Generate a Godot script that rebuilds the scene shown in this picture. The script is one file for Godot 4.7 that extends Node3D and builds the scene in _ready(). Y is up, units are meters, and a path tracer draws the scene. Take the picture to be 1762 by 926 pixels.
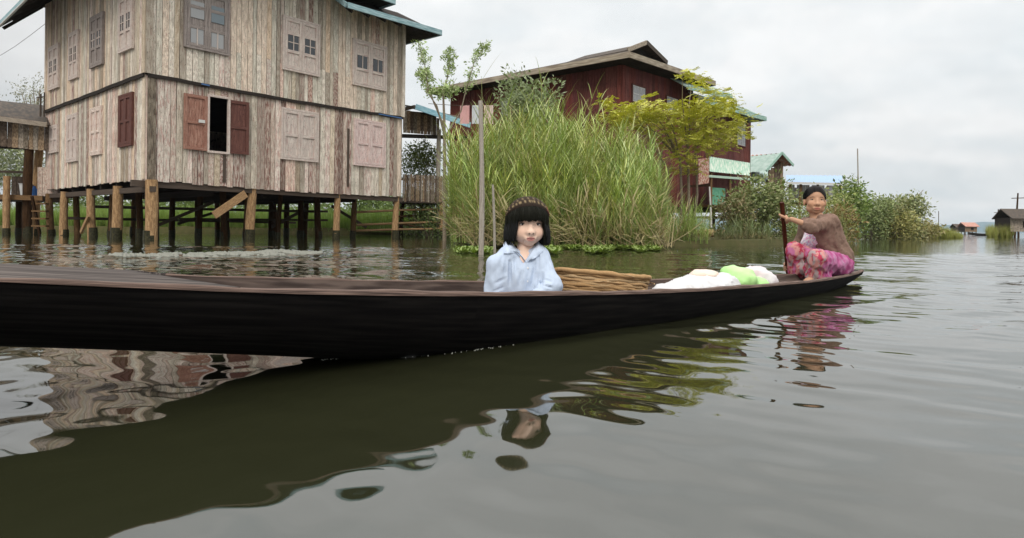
extends Node3D
# A lake village under an overcast sky: a dark dugout canoe with a girl and a paddling woman, houses on stilts, reeds.

const FOC := 760.0        # focal length of the photograph in its own pixels
const SQ := 1.2437        # its pixels are taller than wide
const HOR := 214.0        # row of the horizon at mid-frame
const EYE := 0.42         # camera height above the water
const ROLL := 0.0112      # the camera is held a little askew

var rng := RandomNumberGenerator.new()
var names := {}
var M := {}

func _ready() -> void:
	rng.seed = 7
	setup_camera_and_light()
	make_materials()
	build_water()
	build_land()
	build_grey_house()
	build_left_walkway()
	build_annex()
	build_red_house()
	build_far_buildings()
	build_reeds()
	build_trees()
	build_poles()
	build_canoe()
	build_cargo()
	build_girl()
	build_woman()
	build_far_shore()

func setup_camera_and_light() -> void:
	var cam := Camera3D.new()
	cam.name = "camera"
	cam.projection = Camera3D.PROJECTION_FRUSTUM
	cam.near = 0.1
	cam.far = 9000.0
	cam.size = 0.1 * 507.0 * SQ / FOC
	cam.frustum_offset = Vector2(0, -0.1 * (253.5 - HOR) * SQ / FOC)
	cam.position = Vector3(0, EYE, 0)
	cam.rotation.z = ROLL
	add_child(cam)
	var env := Environment.new()
	env.background_mode = Environment.BG_SKY
	env.tonemap_mode = Environment.TONE_MAPPER_LINEAR
	env.tonemap_exposure = 1.0
	env.sdfgi_enabled = true
	env.ssao_enabled = true
	env.ssil_enabled = true
	env.fog_enabled = true
	env.fog_density = 0.00016
	env.fog_light_color = Color(0.80, 0.84, 0.87)
	var sky := Sky.new()
	var pano := PanoramaSkyMaterial.new()
	pano.panorama = overcast_panorama()
	sky.sky_material = pano
	env.sky = sky
	var we := WorldEnvironment.new()
	we.name = "world_environment"
	we.environment = env
	add_child(we)
	var sun := DirectionalLight3D.new()
	sun.name = "sun"
	sun.light_energy = 0.5
	sun.light_angular_distance = 25.0
	sun.light_color = Color(1.0, 0.97, 0.92)
	sun.shadow_enabled = true
	sun.rotation_degrees = Vector3(-44, -12, 0)
	add_child(sun)

func overcast_panorama() -> ImageTexture:
	var w := 1024
	var h := 512
	var n := FastNoiseLite.new()
	n.seed = 11
	n.frequency = 1.3
	n.fractal_octaves = 5
	n.domain_warp_enabled = true
	n.domain_warp_amplitude = 0.35
	n.domain_warp_frequency = 1.2
	var im := Image.create(w, h, false, Image.FORMAT_RGBF)
	for y in h:
		var el := PI * (0.5 - (y + 0.5) / h)
		for x in w:
			var az := wrapf(TAU * (x + 0.5) / w, -PI, PI)
			var d := Vector3(sin(az) * cos(el), sin(el), -cos(az) * cos(el))
			if el < 0.0:
				im.set_pixel(x, y, Color(0.45, 0.48, 0.48))
				continue
			# cloud layer seen on a flat ceiling: stretched towards the horizon
			var k := 1.0 / (d.y + 0.22)
			var c := n.get_noise_3d(d.x * k * 1.1, d.z * k * 1.5, 3.0)
			var c2 := n.get_noise_3d(d.x * k * 3.3, d.z * k * 4.6, 9.0)
			var s := sin(el)
			var lum := 0.775 + 0.18 * smoothstep(0.0, 0.30, s) + 1.3 * smoothstep(0.30, 1.0, s)
			lum *= 1.0 + 0.15 * c + 0.05 * c2
			lum *= 1.0 - 0.24 * smoothstep(-0.45, -0.75, az) * (1.0 - smoothstep(0.5, 0.9, s))
			var blue := clampf(0.55 - s * 1.6 - c * 0.9, 0.0, 1.0)
			im.set_pixel(x, y, Color(lum * (0.985 - 0.075 * blue), lum * (1.0 - 0.015 * blue), lum * (1.005 + 0.02 * blue)))
	return ImageTexture.create_from_image(im)

# ---------------------------------------------------------------- measuring: a photograph pixel at a distance -> a place
func ray(u: float, v: float) -> Vector3:
	return Vector3((u - 600.0) / FOC, -(v - HOR) * SQ / FOC, -1).rotated(Vector3.BACK, ROLL)

func spot(u: float, v: float, d: float) -> Vector3:
	return Vector3(0, EYE, 0) + ray(u, v) * d

func on_water(u: float, v: float, y := 0.0) -> Vector3:
	var r := ray(u, v)
	return Vector3(0, EYE, 0) + r * ((y - EYE) / r.y)

func on_plane(xf: Transform3D, axis: int, offset: float, u: float, v: float) -> Vector3:
	var inv := xf.affine_inverse()
	var o := inv * Vector3(0, EYE, 0)
	var d := inv.basis * ray(u, v)
	return o + d * ((offset - o[axis]) / d[axis])

# ---------------------------------------------------------------- naming
func numbered(s: String) -> String:
	if not names.has(s):
		names[s] = 0
		return s
	names[s] += 1
	return "%s_%03d" % [s, names[s]]

func tag(o: Node3D, label: String, category: String, group := "", kind := "") -> Node3D:
	if label: o.set_meta("label", label)
	if category: o.set_meta("category", category)
	if group: o.set_meta("group", group)
	if kind: o.set_meta("kind", kind)
	return o

func thing(called: String, label: String, category: String, where := Vector3.ZERO, turn := 0.0, group := "") -> Node3D:
	var o := Node3D.new()
	o.name = numbered(called)
	o.position = where
	o.rotation.y = turn
	add_child(o)
	tag(o, label, category, group)
	return o

func put(called: String, mesh: Mesh, mat: Material, parent: Node = self) -> MeshInstance3D:
	var o := MeshInstance3D.new()
	o.mesh = mesh
	o.material_override = mat
	o.name = numbered(called) if parent == self else called
	parent.add_child(o, true)
	return o

# ---------------------------------------------------------------- mesh building
class MB:
	var v := PackedVector3Array()
	var n := PackedVector3Array()
	var t := PackedVector2Array()
	var c := PackedColorArray()
	var i := PackedInt32Array()
	var col := Color(1, 1, 1)

	func vert(p: Vector3, nn: Vector3, uv := Vector2.ZERO) -> int:
		v.append(p); n.append(nn); t.append(uv); c.append(col)
		return v.size() - 1

	func quad(a: Vector3, b: Vector3, cc: Vector3, d: Vector3, u0 := Vector2(0, 0), u1 := Vector2(1, 1)) -> void:
		# a b c d anticlockwise seen from outside
		var nn := (b - a).cross(d - a)
		if nn.length_squared() < 1e-14:
			nn = (cc - b).cross(a - b)
		nn = nn.normalized()
		var k := v.size()
		vert(a, nn, Vector2(u0.x, u1.y)); vert(b, nn, Vector2(u1.x, u1.y)); vert(cc, nn, Vector2(u1.x, u0.y)); vert(d, nn, Vector2(u0.x, u0.y))
		i.append_array(PackedInt32Array([k, k + 2, k + 1, k, k + 3, k + 2]))

	func tri(a: Vector3, b: Vector3, cc: Vector3) -> void:
		var nn := (b - a).cross(cc - a).normalized()
		var k := v.size()
		vert(a, nn, Vector2(0, 0)); vert(b, nn, Vector2(1, 0)); vert(cc, nn, Vector2(0.5, 1))
		i.append_array(PackedInt32Array([k, k + 2, k + 1]))

	func box(xf: Transform3D, s: Vector3, u0 := Vector2(0, 0), u1 := Vector2(1, 1)) -> void:
		var h := s * 0.5
		var p: Array[Vector3] = []
		for z in [-1, 1]:
			for y in [-1, 1]:
				for x in [-1, 1]:
					p.append(xf * Vector3(x * h.x, y * h.y, z * h.z))
		quad(p[4], p[5], p[7], p[6], u0, u1)
		quad(p[1], p[0], p[2], p[3], u0, u1)
		quad(p[5], p[1], p[3], p[7], u0, u1)
		quad(p[0], p[4], p[6], p[2], u0, u1)
		quad(p[6], p[7], p[3], p[2], u0, Vector2(u1.x, u0.y + 0.1))
		quad(p[0], p[1], p[5], p[4], u0, Vector2(u1.x, u0.y + 0.1))

	func beam(a: Vector3, b: Vector3, w: float, h: float, up := Vector3.UP) -> void:
		var y := (b - a).normalized()
		var x := y.cross(up)
		if x.length() < 0.01:
			x = y.cross(Vector3.FORWARD)
		x = x.normalized()
		var z := x.cross(y)
		box(Transform3D(Basis(x, y, z), (a + b) * 0.5), Vector3(w, a.distance_to(b), h))

	func tube(pts: Array, rads: Array, sides := 8, cap := true) -> void:
		var ref := Vector3.RIGHT
		var k0 := v.size()
		var cnt := pts.size()
		for j in cnt:
			var p: Vector3 = pts[j]
			var d: Vector3 = (pts[mini(j + 1, cnt - 1)] - pts[maxi(j - 1, 0)]).normalized()
			if j == 0 and absf(d.dot(ref)) > 0.9:
				ref = Vector3.FORWARD
			var x := (ref - d * ref.dot(d)).normalized()
			ref = x
			var y := d.cross(x)
			for s in sides + 1:
				var a := TAU * s / sides
				var nn := x * cos(a) + y * sin(a)
				vert(p + nn * float(rads[j]), nn, Vector2(float(s) / sides, float(j) / maxf(1, cnt - 1)))
		for j in cnt - 1:
			for s in sides:
				var a := k0 + j * (sides + 1) + s
				var b := a + sides + 1
				i.append_array(PackedInt32Array([a, b, a + 1, a + 1, b, b + 1]))
		if cap:
			for e in [0, cnt - 1]:
				var p: Vector3 = pts[e]
				var d: Vector3 = (pts[1] - pts[0]).normalized() * -1.0 if e == 0 else (pts[cnt - 1] - pts[cnt - 2]).normalized()
				var m := vert(p, d, Vector2(0.5, 0.5))
				var r0 := k0 + int(e) * (sides + 1)
				var first := v.size()
				for s in sides + 1:
					vert(v[r0 + s], d, Vector2(0.5, 0.5))
				for s in sides:
					if e == 0:
						i.append_array(PackedInt32Array([m, first + s, first + s + 1]))
					else:
						i.append_array(PackedInt32Array([m, first + s + 1, first + s]))

	func grid(rows: Array, closed_u := false) -> void:
		# rows of points joined into a smooth surface
		var k0 := v.size()
		var nr := rows.size()
		var nc: int = rows[0].size()
		for r in nr:
			for s in nc:
				var s1 := (s + 1) % nc if closed_u else mini(s + 1, nc - 1)
				var s0 := (s - 1 + nc) % nc if closed_u else maxi(s - 1, 0)
				var du: Vector3 = rows[r][s1] - rows[r][s0]
				var dv: Vector3 = rows[mini(r + 1, nr - 1)][s] - rows[maxi(r - 1, 0)][s]
				vert(rows[r][s], du.cross(dv).normalized(), Vector2(float(s) / maxf(1, nc - 1), float(r) / maxf(1, nr - 1)))
		for r in nr - 1:
			for s in (nc if closed_u else nc - 1):
				var a := k0 + r * nc + s
				var b := k0 + r * nc + (s + 1) % nc
				i.append_array(PackedInt32Array([a, b + nc, b, a, a + nc, b + nc]))

	func mesh() -> ArrayMesh:
		var arr := []
		arr.resize(Mesh.ARRAY_MAX)
		arr[Mesh.ARRAY_VERTEX] = v
		arr[Mesh.ARRAY_NORMAL] = n
		arr[Mesh.ARRAY_TEX_UV] = t
		arr[Mesh.ARRAY_COLOR] = c
		arr[Mesh.ARRAY_INDEX] = i
		var m := ArrayMesh.new()
		m.add_surface_from_arrays(Mesh.PRIMITIVE_TRIANGLES, arr)
		return m

func boxmesh(s: Vector3, xf := Transform3D()) -> ArrayMesh:
	var b := MB.new()
	b.box(xf, s)
	return b.mesh()

func beam_node(called: String, a: Vector3, b: Vector3, w: float, h: float, mat: Material, parent: Node) -> MeshInstance3D:
	var mb := MB.new()
	mb.beam(a, b, w, h)
	return put(called, mb.mesh(), mat, parent)

# a weathered round post: uneven radius, slight bend
func post_mesh(a: Vector3, b: Vector3, r0: float, r1: float, sides := 9) -> ArrayMesh:
	var mb := MB.new()
	var pts := []
	var rads := []
	var bend := Vector3(rng.randf_range(-1, 1), 0, rng.randf_range(-1, 1)) * a.distance_to(b) * 0.012
	for k in 7:
		var f := k / 6.0
		pts.append(a.lerp(b, f) + bend * sin(f * PI))
		rads.append(lerpf(r0, r1, f) * rng.randf_range(0.93, 1.07))
	mb.tube(pts, rads, sides)
	return mb.mesh()

# ---------------------------------------------------------------- implicit surfaces for bodies
class Blob:
	# bones: [a, ra, b, rb]; balls: [centre, radii, basis]
	var bones := []
	var balls := []
	var k := 0.03
	func bone(a: Vector3, ra: float, b: Vector3, rb: float) -> void:
		bones.append([a, ra, b - a, rb - ra, 1.0 / maxf(1e-9, (b - a).length_squared())])
	func ball(p: Vector3, r: Vector3, b := Basis()) -> void:
		balls.append([p, Vector3.ONE / r, minf(r.x, minf(r.y, r.z)), b.inverse(), b == Basis()])
	func at(p: Vector3) -> float:
		var d := 1e3
		for e in bones:
			var pa: Vector3 = p - e[0]
			var ba: Vector3 = e[2]
			var f := clampf(pa.dot(ba) * e[4], 0.0, 1.0)
			var q: float = (pa - ba * f).length() - e[1] - e[3] * f
			if q < d + k:
				var h := maxf(k - absf(q - d), 0.0) / k
				d = minf(q, d) - h * h * k * 0.25
		for e in balls:
			var pa: Vector3 = p - e[0]
			if not e[4]:
				pa = e[3] * pa
			var s: Vector3 = pa * e[1]
			var k0 := s.length()
			var k1: float = (s * e[1]).length()
			var q: float = k0 * (k0 - 1.0) / k1 if k1 > 1e-6 else -e[2]
			if q < d + k:
				var h := maxf(k - absf(q - d), 0.0) / k
				d = minf(q, d) - h * h * k * 0.25
		return d

func net_mesh(f: Callable, lo: Vector3, hi: Vector3, cell: float, colour: Callable, into: ArrayMesh = null) -> ArrayMesh:
	var nx := int(ceil((hi.x - lo.x) / cell)) + 1
	var ny := int(ceil((hi.y - lo.y) / cell)) + 1
	var nz := int(ceil((hi.z - lo.z) / cell)) + 1
	var val := PackedFloat32Array()
	val.resize(nx * ny * nz)
	val.fill(1.0)
	var B := 6
	var reach := cell * B * 0.9 * 1.25 + cell * 2
	for bz in range(0, nz, B):
		for by in range(0, ny, B):
			for bx in range(0, nx, B):
				var mid := lo + Vector3(bx + B * 0.5, by + B * 0.5, bz + B * 0.5) * cell
				var dm: float = f.call(mid)
				var far := absf(dm) > reach
				for z in range(bz, mini(bz + B, nz)):
					for y in range(by, mini(by + B, ny)):
						var row := (z * ny + y) * nx
						for x in range(bx, mini(bx + B, nx)):
							val[row + x] = dm if far else f.call(lo + Vector3(x, y, z) * cell)
	var index := PackedInt32Array()
	index.resize(nx * ny * nz)
	index.fill(-1)
	var verts := PackedVector3Array()
	var off := [0, 1, nx, nx + 1, nx * ny, nx * ny + 1, nx * ny + nx, nx * ny + nx + 1]
	var cpos := [Vector3(0, 0, 0), Vector3(1, 0, 0), Vector3(0, 1, 0), Vector3(1, 1, 0), Vector3(0, 0, 1), Vector3(1, 0, 1), Vector3(0, 1, 1), Vector3(1, 1, 1)]
	var edges := [[0, 1], [2, 3], [4, 5], [6, 7], [0, 2], [1, 3], [4, 6], [5, 7], [0, 4], [1, 5], [2, 6], [3, 7]]
	for z in nz - 1:
		for y in ny - 1:
			for x in nx - 1:
				var at := (z * ny + y) * nx + x
				var neg := 0
				for o in off:
					if val[at + o] < 0.0: neg += 1
				if neg == 0 or neg == 8:
					continue
				var sum := Vector3.ZERO
				var cnt := 0
				for e in edges:
					var a: float = val[at + off[e[0]]]
					var b: float = val[at + off[e[1]]]
					if (a < 0.0) != (b < 0.0):
						sum += cpos[e[0]].lerp(cpos[e[1]], a / (a - b))
						cnt += 1
				index[at] = verts.size()
				verts.append(lo + (Vector3(x, y, z) + sum / cnt) * cell)
	var idx := PackedInt32Array()
	var steps := [1, nx, nx * ny]
	for z in range(1, nz - 1):
		for y in range(1, ny - 1):
			for x in range(1, nx - 1):
				var at := (z * ny + y) * nx + x
				var inside := val[at] < 0.0
				for ax in 3:
					if inside == (val[at + steps[ax]] < 0.0):
						continue
					var s1: int = steps[(ax + 1) % 3]
					var s2: int = steps[(ax + 2) % 3]
					var q0 := index[at]
					var q1 := index[at - s1]
					var q2 := index[at - s1 - s2]
					var q3 := index[at - s2]
					if q0 < 0 or q1 < 0 or q2 < 0 or q3 < 0:
						continue
					if inside:
						idx.append_array(PackedInt32Array([q0, q2, q1, q0, q3, q2]))
					else:
						idx.append_array(PackedInt32Array([q0, q1, q2, q0, q2, q3]))
	var nor := PackedVector3Array()
	nor.resize(verts.size())
	for k in range(0, idx.size(), 3):
		var a := verts[idx[k]]
		var nn := (verts[idx[k + 2]] - a).cross(verts[idx[k + 1]] - a)
		for m in 3:
			nor[idx[k + m]] += nn
	var cols := PackedColorArray()
	cols.resize(verts.size())
	for k in verts.size():
		nor[k] = nor[k].normalized()
		cols[k] = colour.call(verts[k])
	var arr := []
	arr.resize(Mesh.ARRAY_MAX)
	arr[Mesh.ARRAY_VERTEX] = verts
	arr[Mesh.ARRAY_NORMAL] = nor
	arr[Mesh.ARRAY_COLOR] = cols
	arr[Mesh.ARRAY_INDEX] = idx
	var m := into if into else ArrayMesh.new()
	m.add_surface_from_arrays(Mesh.PRIMITIVE_TRIANGLES, arr)
	return m

# ---------------------------------------------------------------- materials
func lin(r: float, g: float, b: float) -> Color:
	return Color(r, g, b).linear_to_srgb()

func flat_mat(c: Color, rough := 0.85, spec := 0.4) -> StandardMaterial3D:
	var m := StandardMaterial3D.new()
	m.albedo_color = c
	m.roughness = rough
	m.metallic_specular = spec
	return m

func vcol_mat(rough := 0.8, spec := 0.35, back := Color(0, 0, 0)) -> StandardMaterial3D:
	var m := flat_mat(Color.WHITE, rough, spec)
	m.vertex_color_use_as_albedo = true
	if back != Color(0, 0, 0):
		m.backlight_enabled = true
		m.backlight = back
		m.cull_mode = BaseMaterial3D.CULL_DISABLED
	return m

# weathered boards: grain along v, eight boards side by side across u; paint left in flakes
func board_texture(sd: int, base: Color, dark: Color, paint: Color, amount: float, w := 256, h := 512) -> Image:
	var grain := FastNoiseLite.new()
	grain.seed = sd
	grain.frequency = 1.0
	grain.fractal_octaves = 3
	var blot := FastNoiseLite.new()
	blot.seed = sd + 50
	blot.frequency = 1.0
	blot.fractal_octaves = 4
	var im := Image.create(w, h, false, Image.FORMAT_RGB8)
	for x in w:
		var k := x / 32
		for y in h:
			var g := grain.get_noise_2d(x * 0.33, y * 0.012 + k * 31.0)
			var b := blot.get_noise_2d(x * 0.05 + k * 17.0, y * 0.014)
			var p := blot.get_noise_2d(x * 0.09 + 200.0 + k * 9.0, y * 0.018 + 70.0)
			var c := base.lerp(dark, clampf(0.32 + g * 0.7 + b * 0.55, 0.0, 1.0))
			var f := smoothstep(0.0, 0.14, p + g * 0.25 - (0.45 - amount))
			c = c.lerp(paint.lerp(dark, clampf(0.2 + g * 0.5, 0, 1)), f * 0.65)
			var kn := blot.get_noise_2d(x * 0.21 + 500.0, y * 0.06 + k * 3.0)
			if kn > 0.43:
				c = c.lerp(dark * 0.5, clampf((kn - 0.43) * 9.0, 0.0, 0.8))
			im.set_pixel(x, y, c)
	return im

func noise_image(sd: int, fx: float, fy: float, a: Color, b: Color, w := 256, h := 256, oct := 4, sharp := 1.0) -> Image:
	var n := FastNoiseLite.new()
	n.seed = sd
	n.frequency = 1.0
	n.fractal_octaves = oct
	var im := Image.create(w, h, false, Image.FORMAT_RGB8)
	for x in w:
		for y in h:
			# blended with itself so that the edges meet
			var f := smoothstep(0.75, 1.0, float(x) / w)
			var q := n.get_noise_2d(x * fx, y * fy)
			if f > 0.0:
				q = lerpf(q, n.get_noise_2d((x - w) * fx, y * fy), f)
			var e := smoothstep(0.75, 1.0, float(y) / h)
			if e > 0.0:
				q = lerpf(q, n.get_noise_2d(x * fx, (y - h) * fy), e)
			im.set_pixel(x, y, a.lerp(b, clampf(0.5 + q * sharp, 0.0, 1.0)))
	return im

func tex(im: Image) -> ImageTexture:
	return ImageTexture.create_from_image(im)

func bump_of(im: Image, strength: float) -> ImageTexture:
	var c: Image = im.duplicate()
	c.convert(Image.FORMAT_RGBA8)
	c.bump_map_to_normal_map(strength)
	return ImageTexture.create_from_image(c)

func tex_mat(im: Image, tint := Color.WHITE, rough := 0.9, bump := 0.0, tri := 0.0) -> StandardMaterial3D:
	var m := flat_mat(tint, rough, 0.3)
	m.albedo_texture = tex(im)
	if bump > 0.0:
		m.normal_enabled = true
		m.normal_texture = bump_of(im, bump)
		m.normal_scale = 1.0
	if tri > 0.0:
		m.uv1_triplanar = true
		m.uv1_scale = Vector3.ONE * tri
	return m

var board_sets := {}
var plank_meshes: Array[ArrayMesh] = []

func make_materials() -> void:
	for k in 8:
		var b := MB.new()
		b.box(Transform3D(), Vector3.ONE, Vector2(k / 8.0 + 0.004, 0.02), Vector2((k + 1) / 8.0 - 0.004, 0.98))
		plank_meshes.append(b.mesh())
	var t_grey := board_texture(1, Color8(236, 226, 211), Color8(164, 152, 137), Color8(186, 146, 136), 0.10)
	var t_pink := board_texture(2, Color8(236, 222, 209), Color8(166, 148, 136), Color8(196, 150, 142), 0.34)
	var t_red := board_texture(3, Color8(216, 198, 186), Color8(132, 114, 104), Color8(128, 76, 68), 0.40)
	var t_tan := board_texture(4, Color8(230, 215, 194), Color8(168, 150, 130), Color8(196, 168, 146), 0.2)
	var set_a := []
	for im in [t_grey, t_pink, t_red, t_tan]:
		var mats := []
		var first: StandardMaterial3D = null
		for tint in [Color(1, 1, 1), Color(0.9, 0.89, 0.875), Color(0.77, 0.755, 0.74), Color(1, 0.965, 0.945), Color(0.93, 0.94, 0.935)]:
			var m: StandardMaterial3D
			if first == null:
				m = tex_mat(im, tint, 0.92, 0.9)
				first = m
			else:
				m = first.duplicate()
				m.albedo_color = tint
			mats.append(m)
		set_a.append(mats)
	board_sets["grey_house"] = set_a
	var t_dark := board_texture(5, Color8(122, 74, 67), Color8(82, 46, 42), Color8(140, 88, 78), 0.16)
	var darks := []
	var d0 := tex_mat(t_dark, Color.WHITE, 0.8, 2.0)
	for tint in [Color(1, 1, 1), Color(0.86, 0.86, 0.86), Color(1.0, 0.92, 0.9), Color(0.93, 0.9, 0.95)]:
		var m: StandardMaterial3D = d0.duplicate()
		m.albedo_color = tint
		darks.append(m)
	board_sets["red_house"] = [darks]
	var t_slat := board_texture(6, Color8(178, 166, 150), Color8(84, 74, 66), Color8(140, 110, 90), 0.1)
	var slats := []
	var s0 := tex_mat(t_slat, Color.WHITE, 0.93, 3.0)
	for tint in [Color(1, 1, 1), Color(0.8, 0.79, 0.77), Color(0.66, 0.62, 0.6), Color(0.95, 0.88, 0.8)]:
		var m: StandardMaterial3D = s0.duplicate()
		m.albedo_color = tint
		slats.append(m)
	board_sets["slat"] = [slats]
	# shutters
	M.shutter_red = tex_mat(board_texture(8, Color8(158, 116, 100), Color8(120, 82, 70), Color8(190, 152, 134), 0.38), Color.WHITE, 0.8, 0.5)
	M.shutter_dark = tex_mat(board_texture(9, Color8(104, 68, 60), Color8(78, 50, 45), Color8(126, 88, 78), 0.26), Color.WHITE, 0.7, 0.5)
	M.shutter_grey = tex_mat(board_texture(10, Color8(212, 200, 190), Color8(166, 150, 142), Color8(194, 152, 146), 0.2), Color.WHITE, 0.9, 0.5)
	M.shutter_pink = tex_mat(board_texture(12, Color8(226, 208, 202), Color8(182, 158, 152), Color8(206, 166, 160), 0.36), Color.WHITE, 0.9, 0.5)
	M.frame_dark = tex_mat(board_texture(13, Color8(158, 148, 142), Color8(112, 102, 98), Color8(140, 120, 116), 0.1), Color.WHITE, 0.9, 0.5)
	M.window_white = flat_mat(Color8(200, 198, 194), 0.6)
	var glass := flat_mat(Color(0.16, 0.18, 0.2), 0.08, 0.6)
	M.glass_dark = glass
	M.glass_blue = flat_mat(Color8(104, 116, 122), 0.25, 0.6)
	M.glass_pale = flat_mat(Color8(150, 150, 150), 0.25, 0.6)
	# posts and beams
	var post_im := board_texture(14, Color8(186, 152, 112), Color8(104, 78, 54), Color8(140, 110, 80), 0.2)
	M.post = tex_mat(post_im, Color.WHITE, 0.9, 3.0)
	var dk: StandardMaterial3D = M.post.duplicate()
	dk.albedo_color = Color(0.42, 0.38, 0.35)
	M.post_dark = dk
	var md: StandardMaterial3D = M.post.duplicate()
	md.albedo_color = Color(0.72, 0.70, 0.68)
	M.post_grey = md
	M.pole_grey = tex_mat(board_texture(17, Color8(176, 168, 156), Color8(112, 104, 96), Color8(150, 130, 112), 0.1), Color.WHITE, 0.9, 1.5)
	M.beam_dark = tex_mat(board_texture(15, Color8(96, 84, 74), Color8(50, 42, 37), Color8(80, 66, 56), 0.1), Color.WHITE, 0.9, 2.0)
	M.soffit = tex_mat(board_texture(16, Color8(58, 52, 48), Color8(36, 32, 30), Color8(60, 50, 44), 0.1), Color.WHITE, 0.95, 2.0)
	var algae := noise_image(33, 0.05, 0.02, Color8(70, 66, 44), Color8(34, 34, 24))
	M.wet_foot = tex_mat(algae, Color.WHITE, 0.45, 2.0)
	# painted metal edges and roofs
	M.teal = tex_mat(noise_image(21, 0.02, 0.06, Color8(116, 148, 154), Color8(166, 188, 192), 128, 128), Color.WHITE, 0.55)
	M.blue_strip = flat_mat(Color8(70, 104, 150), 0.5)
	M.blue_sheet = tex_mat(noise_image(22, 0.03, 0.05, Color8(128, 176, 194), Color8(170, 206, 216), 128, 128), Color.WHITE, 0.5)
	M.fascia_tan = tex_mat(noise_image(23, 0.02, 0.1, Color8(176, 164, 146), Color8(128, 116, 102), 128, 128), Color.WHITE, 0.85)
	M.fascia_green = tex_mat(noise_image(24, 0.02, 0.1, Color8(120, 160, 146), Color8(176, 196, 184), 128, 128), Color.WHITE, 0.7)
	M.roof_dark = tex_mat(noise_image(25, 0.05, 0.02, Color8(66, 62, 58), Color8(96, 84, 74)), Color.WHITE, 0.8)
	M.roof_green = tex_mat(noise_image(26, 0.05, 0.02, Color8(166, 180, 172), Color8(138, 158, 148)), Color.WHITE, 0.6)
	M.roof_rust = tex_mat(noise_image(27, 0.05, 0.02, Color8(168, 96, 78), Color8(186, 168, 158), 256, 256, 4, 1.6), Color.WHITE, 0.8)
	M.sheet_green = tex_mat(noise_image(28, 0.14, 0.008, Color8(152, 190, 168), Color8(208, 214, 200), 256, 256, 4, 1.6), Color.WHITE, 0.6)
	M.sheet_teal = tex_mat(noise_image(29, 0.04, 0.01, Color8(84, 150, 120), Color8(120, 176, 146)), Color.WHITE, 0.6)
	M.sheet_rust = tex_mat(noise_image(30, 0.05, 0.03, Color8(150, 92, 78), Color8(196, 176, 160), 256, 256, 4, 2.0), Color.WHITE, 0.8)
	# plants
	M.reed = vcol_mat(0.5, 0.4, lin(0.25, 0.30, 0.08))
	M.leaf = vcol_mat(0.5, 0.35, lin(0.17, 0.19, 0.05))
	M.leaf_yellow = vcol_mat(0.5, 0.35, lin(0.34, 0.34, 0.05))
	M.shed_blue = flat_mat(Color8(146, 172, 202), 0.5)
	M.bark = tex_mat(noise_image(31, 0.12, 0.03, Color8(160, 146, 126), Color8(100, 90, 78)), Color.WHITE, 0.95, 3.0, 2.0)
	M.earth = tex_mat(noise_image(32, 0.03, 0.03, Color8(86, 78, 52), Color8(62, 66, 34)), Color.WHITE, 0.95, 2.0, 0.4)
	M.vc = vcol_mat()
	M.cloth = vcol_mat(0.9, 0.2)
	var weave := noise_image(41, 0.6, 0.6, Color(0.45, 0.45, 0.45), Color(0.6, 0.6, 0.6), 128, 128, 2)
	M.cloth.normal_enabled = true
	M.cloth.normal_texture = bump_of(weave, 1.5)
	M.cloth.uv1_triplanar = true
	M.cloth.uv1_scale = Vector3.ONE * 14.0
	M.skin = vcol_mat(0.55, 0.35)
	M.hair = vcol_mat(0.5, 0.22)

func boards_of(key: String, weights: Array) -> Material:
	var r := rng.randf()
	var k := 0
	while k < weights.size() - 1 and r > weights[k]:
		r -= weights[k]
		k += 1
	var mats: Array = board_sets[key][k]
	return mats[rng.randi() % mats.size()]

# one board: unit box scaled; axis 2 = wall facing local z, axis 0 = wall facing local x
func plank(parent: Node, c: Vector3, w: float, h: float, t: float, axis: int, mat: Material, called := "plank") -> void:
	var o := MeshInstance3D.new()
	o.mesh = plank_meshes[rng.randi() % 8]
	o.material_override = mat
	o.name = called
	var b := Basis.from_scale(Vector3(w, h, t))
	b = Basis(Vector3(0, 0, 1), rng.randf_range(-0.004, 0.004)) * b
	if axis == 0:
		b = Basis(Vector3.UP, -PI / 2) * b
	o.transform = Transform3D(b, c)
	parent.add_child(o, true)

# ---------------------------------------------------------------- canoe lines, shared by the water around it
const BOAT_O := Vector3(-0.15, 0, -2.42)
const BOAT_TURN := 0.7714
const BT := [-4.6, -3.0, -2.0, -1.5, -1.0, -0.5, 0.0, 0.6, 1.2, 2.0, 2.8, 3.5, 3.9, 4.15]
const BB := [0.05, 0.18, 0.24, 0.262, 0.28, 0.292, 0.297, 0.292, 0.28, 0.255, 0.215, 0.15, 0.10, 0.055]
const BG := [0.6, 0.46, 0.365, 0.315, 0.268, 0.228, 0.195, 0.162, 0.137, 0.115, 0.098, 0.093, 0.096, 0.10]
const BK := [0.55, 0.36, 0.235, 0.165, 0.085, 0.0, -0.07, -0.10, -0.10, -0.10, -0.08, -0.03, 0.02, 0.05]

func along(xs: Array, ys: Array, x: float) -> float:
	if x <= xs[0]: return ys[0]
	for k in range(1, xs.size()):
		if x <= xs[k]:
			var f: float = (x - xs[k - 1]) / (xs[k] - xs[k - 1])
			# cubic through the neighbours
			var y0: float = ys[maxi(k - 2, 0)]
			var y3: float = ys[mini(k + 1, ys.size() - 1)]
			return cubic_interpolate(ys[k - 1], ys[k], y0, y3, f)
	return ys[ys.size() - 1]

func boat_xf() -> Transform3D:
	return Transform3D(Basis(Vector3.UP, BOAT_TURN), BOAT_O)

# ---------------------------------------------------------------- water
var waves := []

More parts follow.
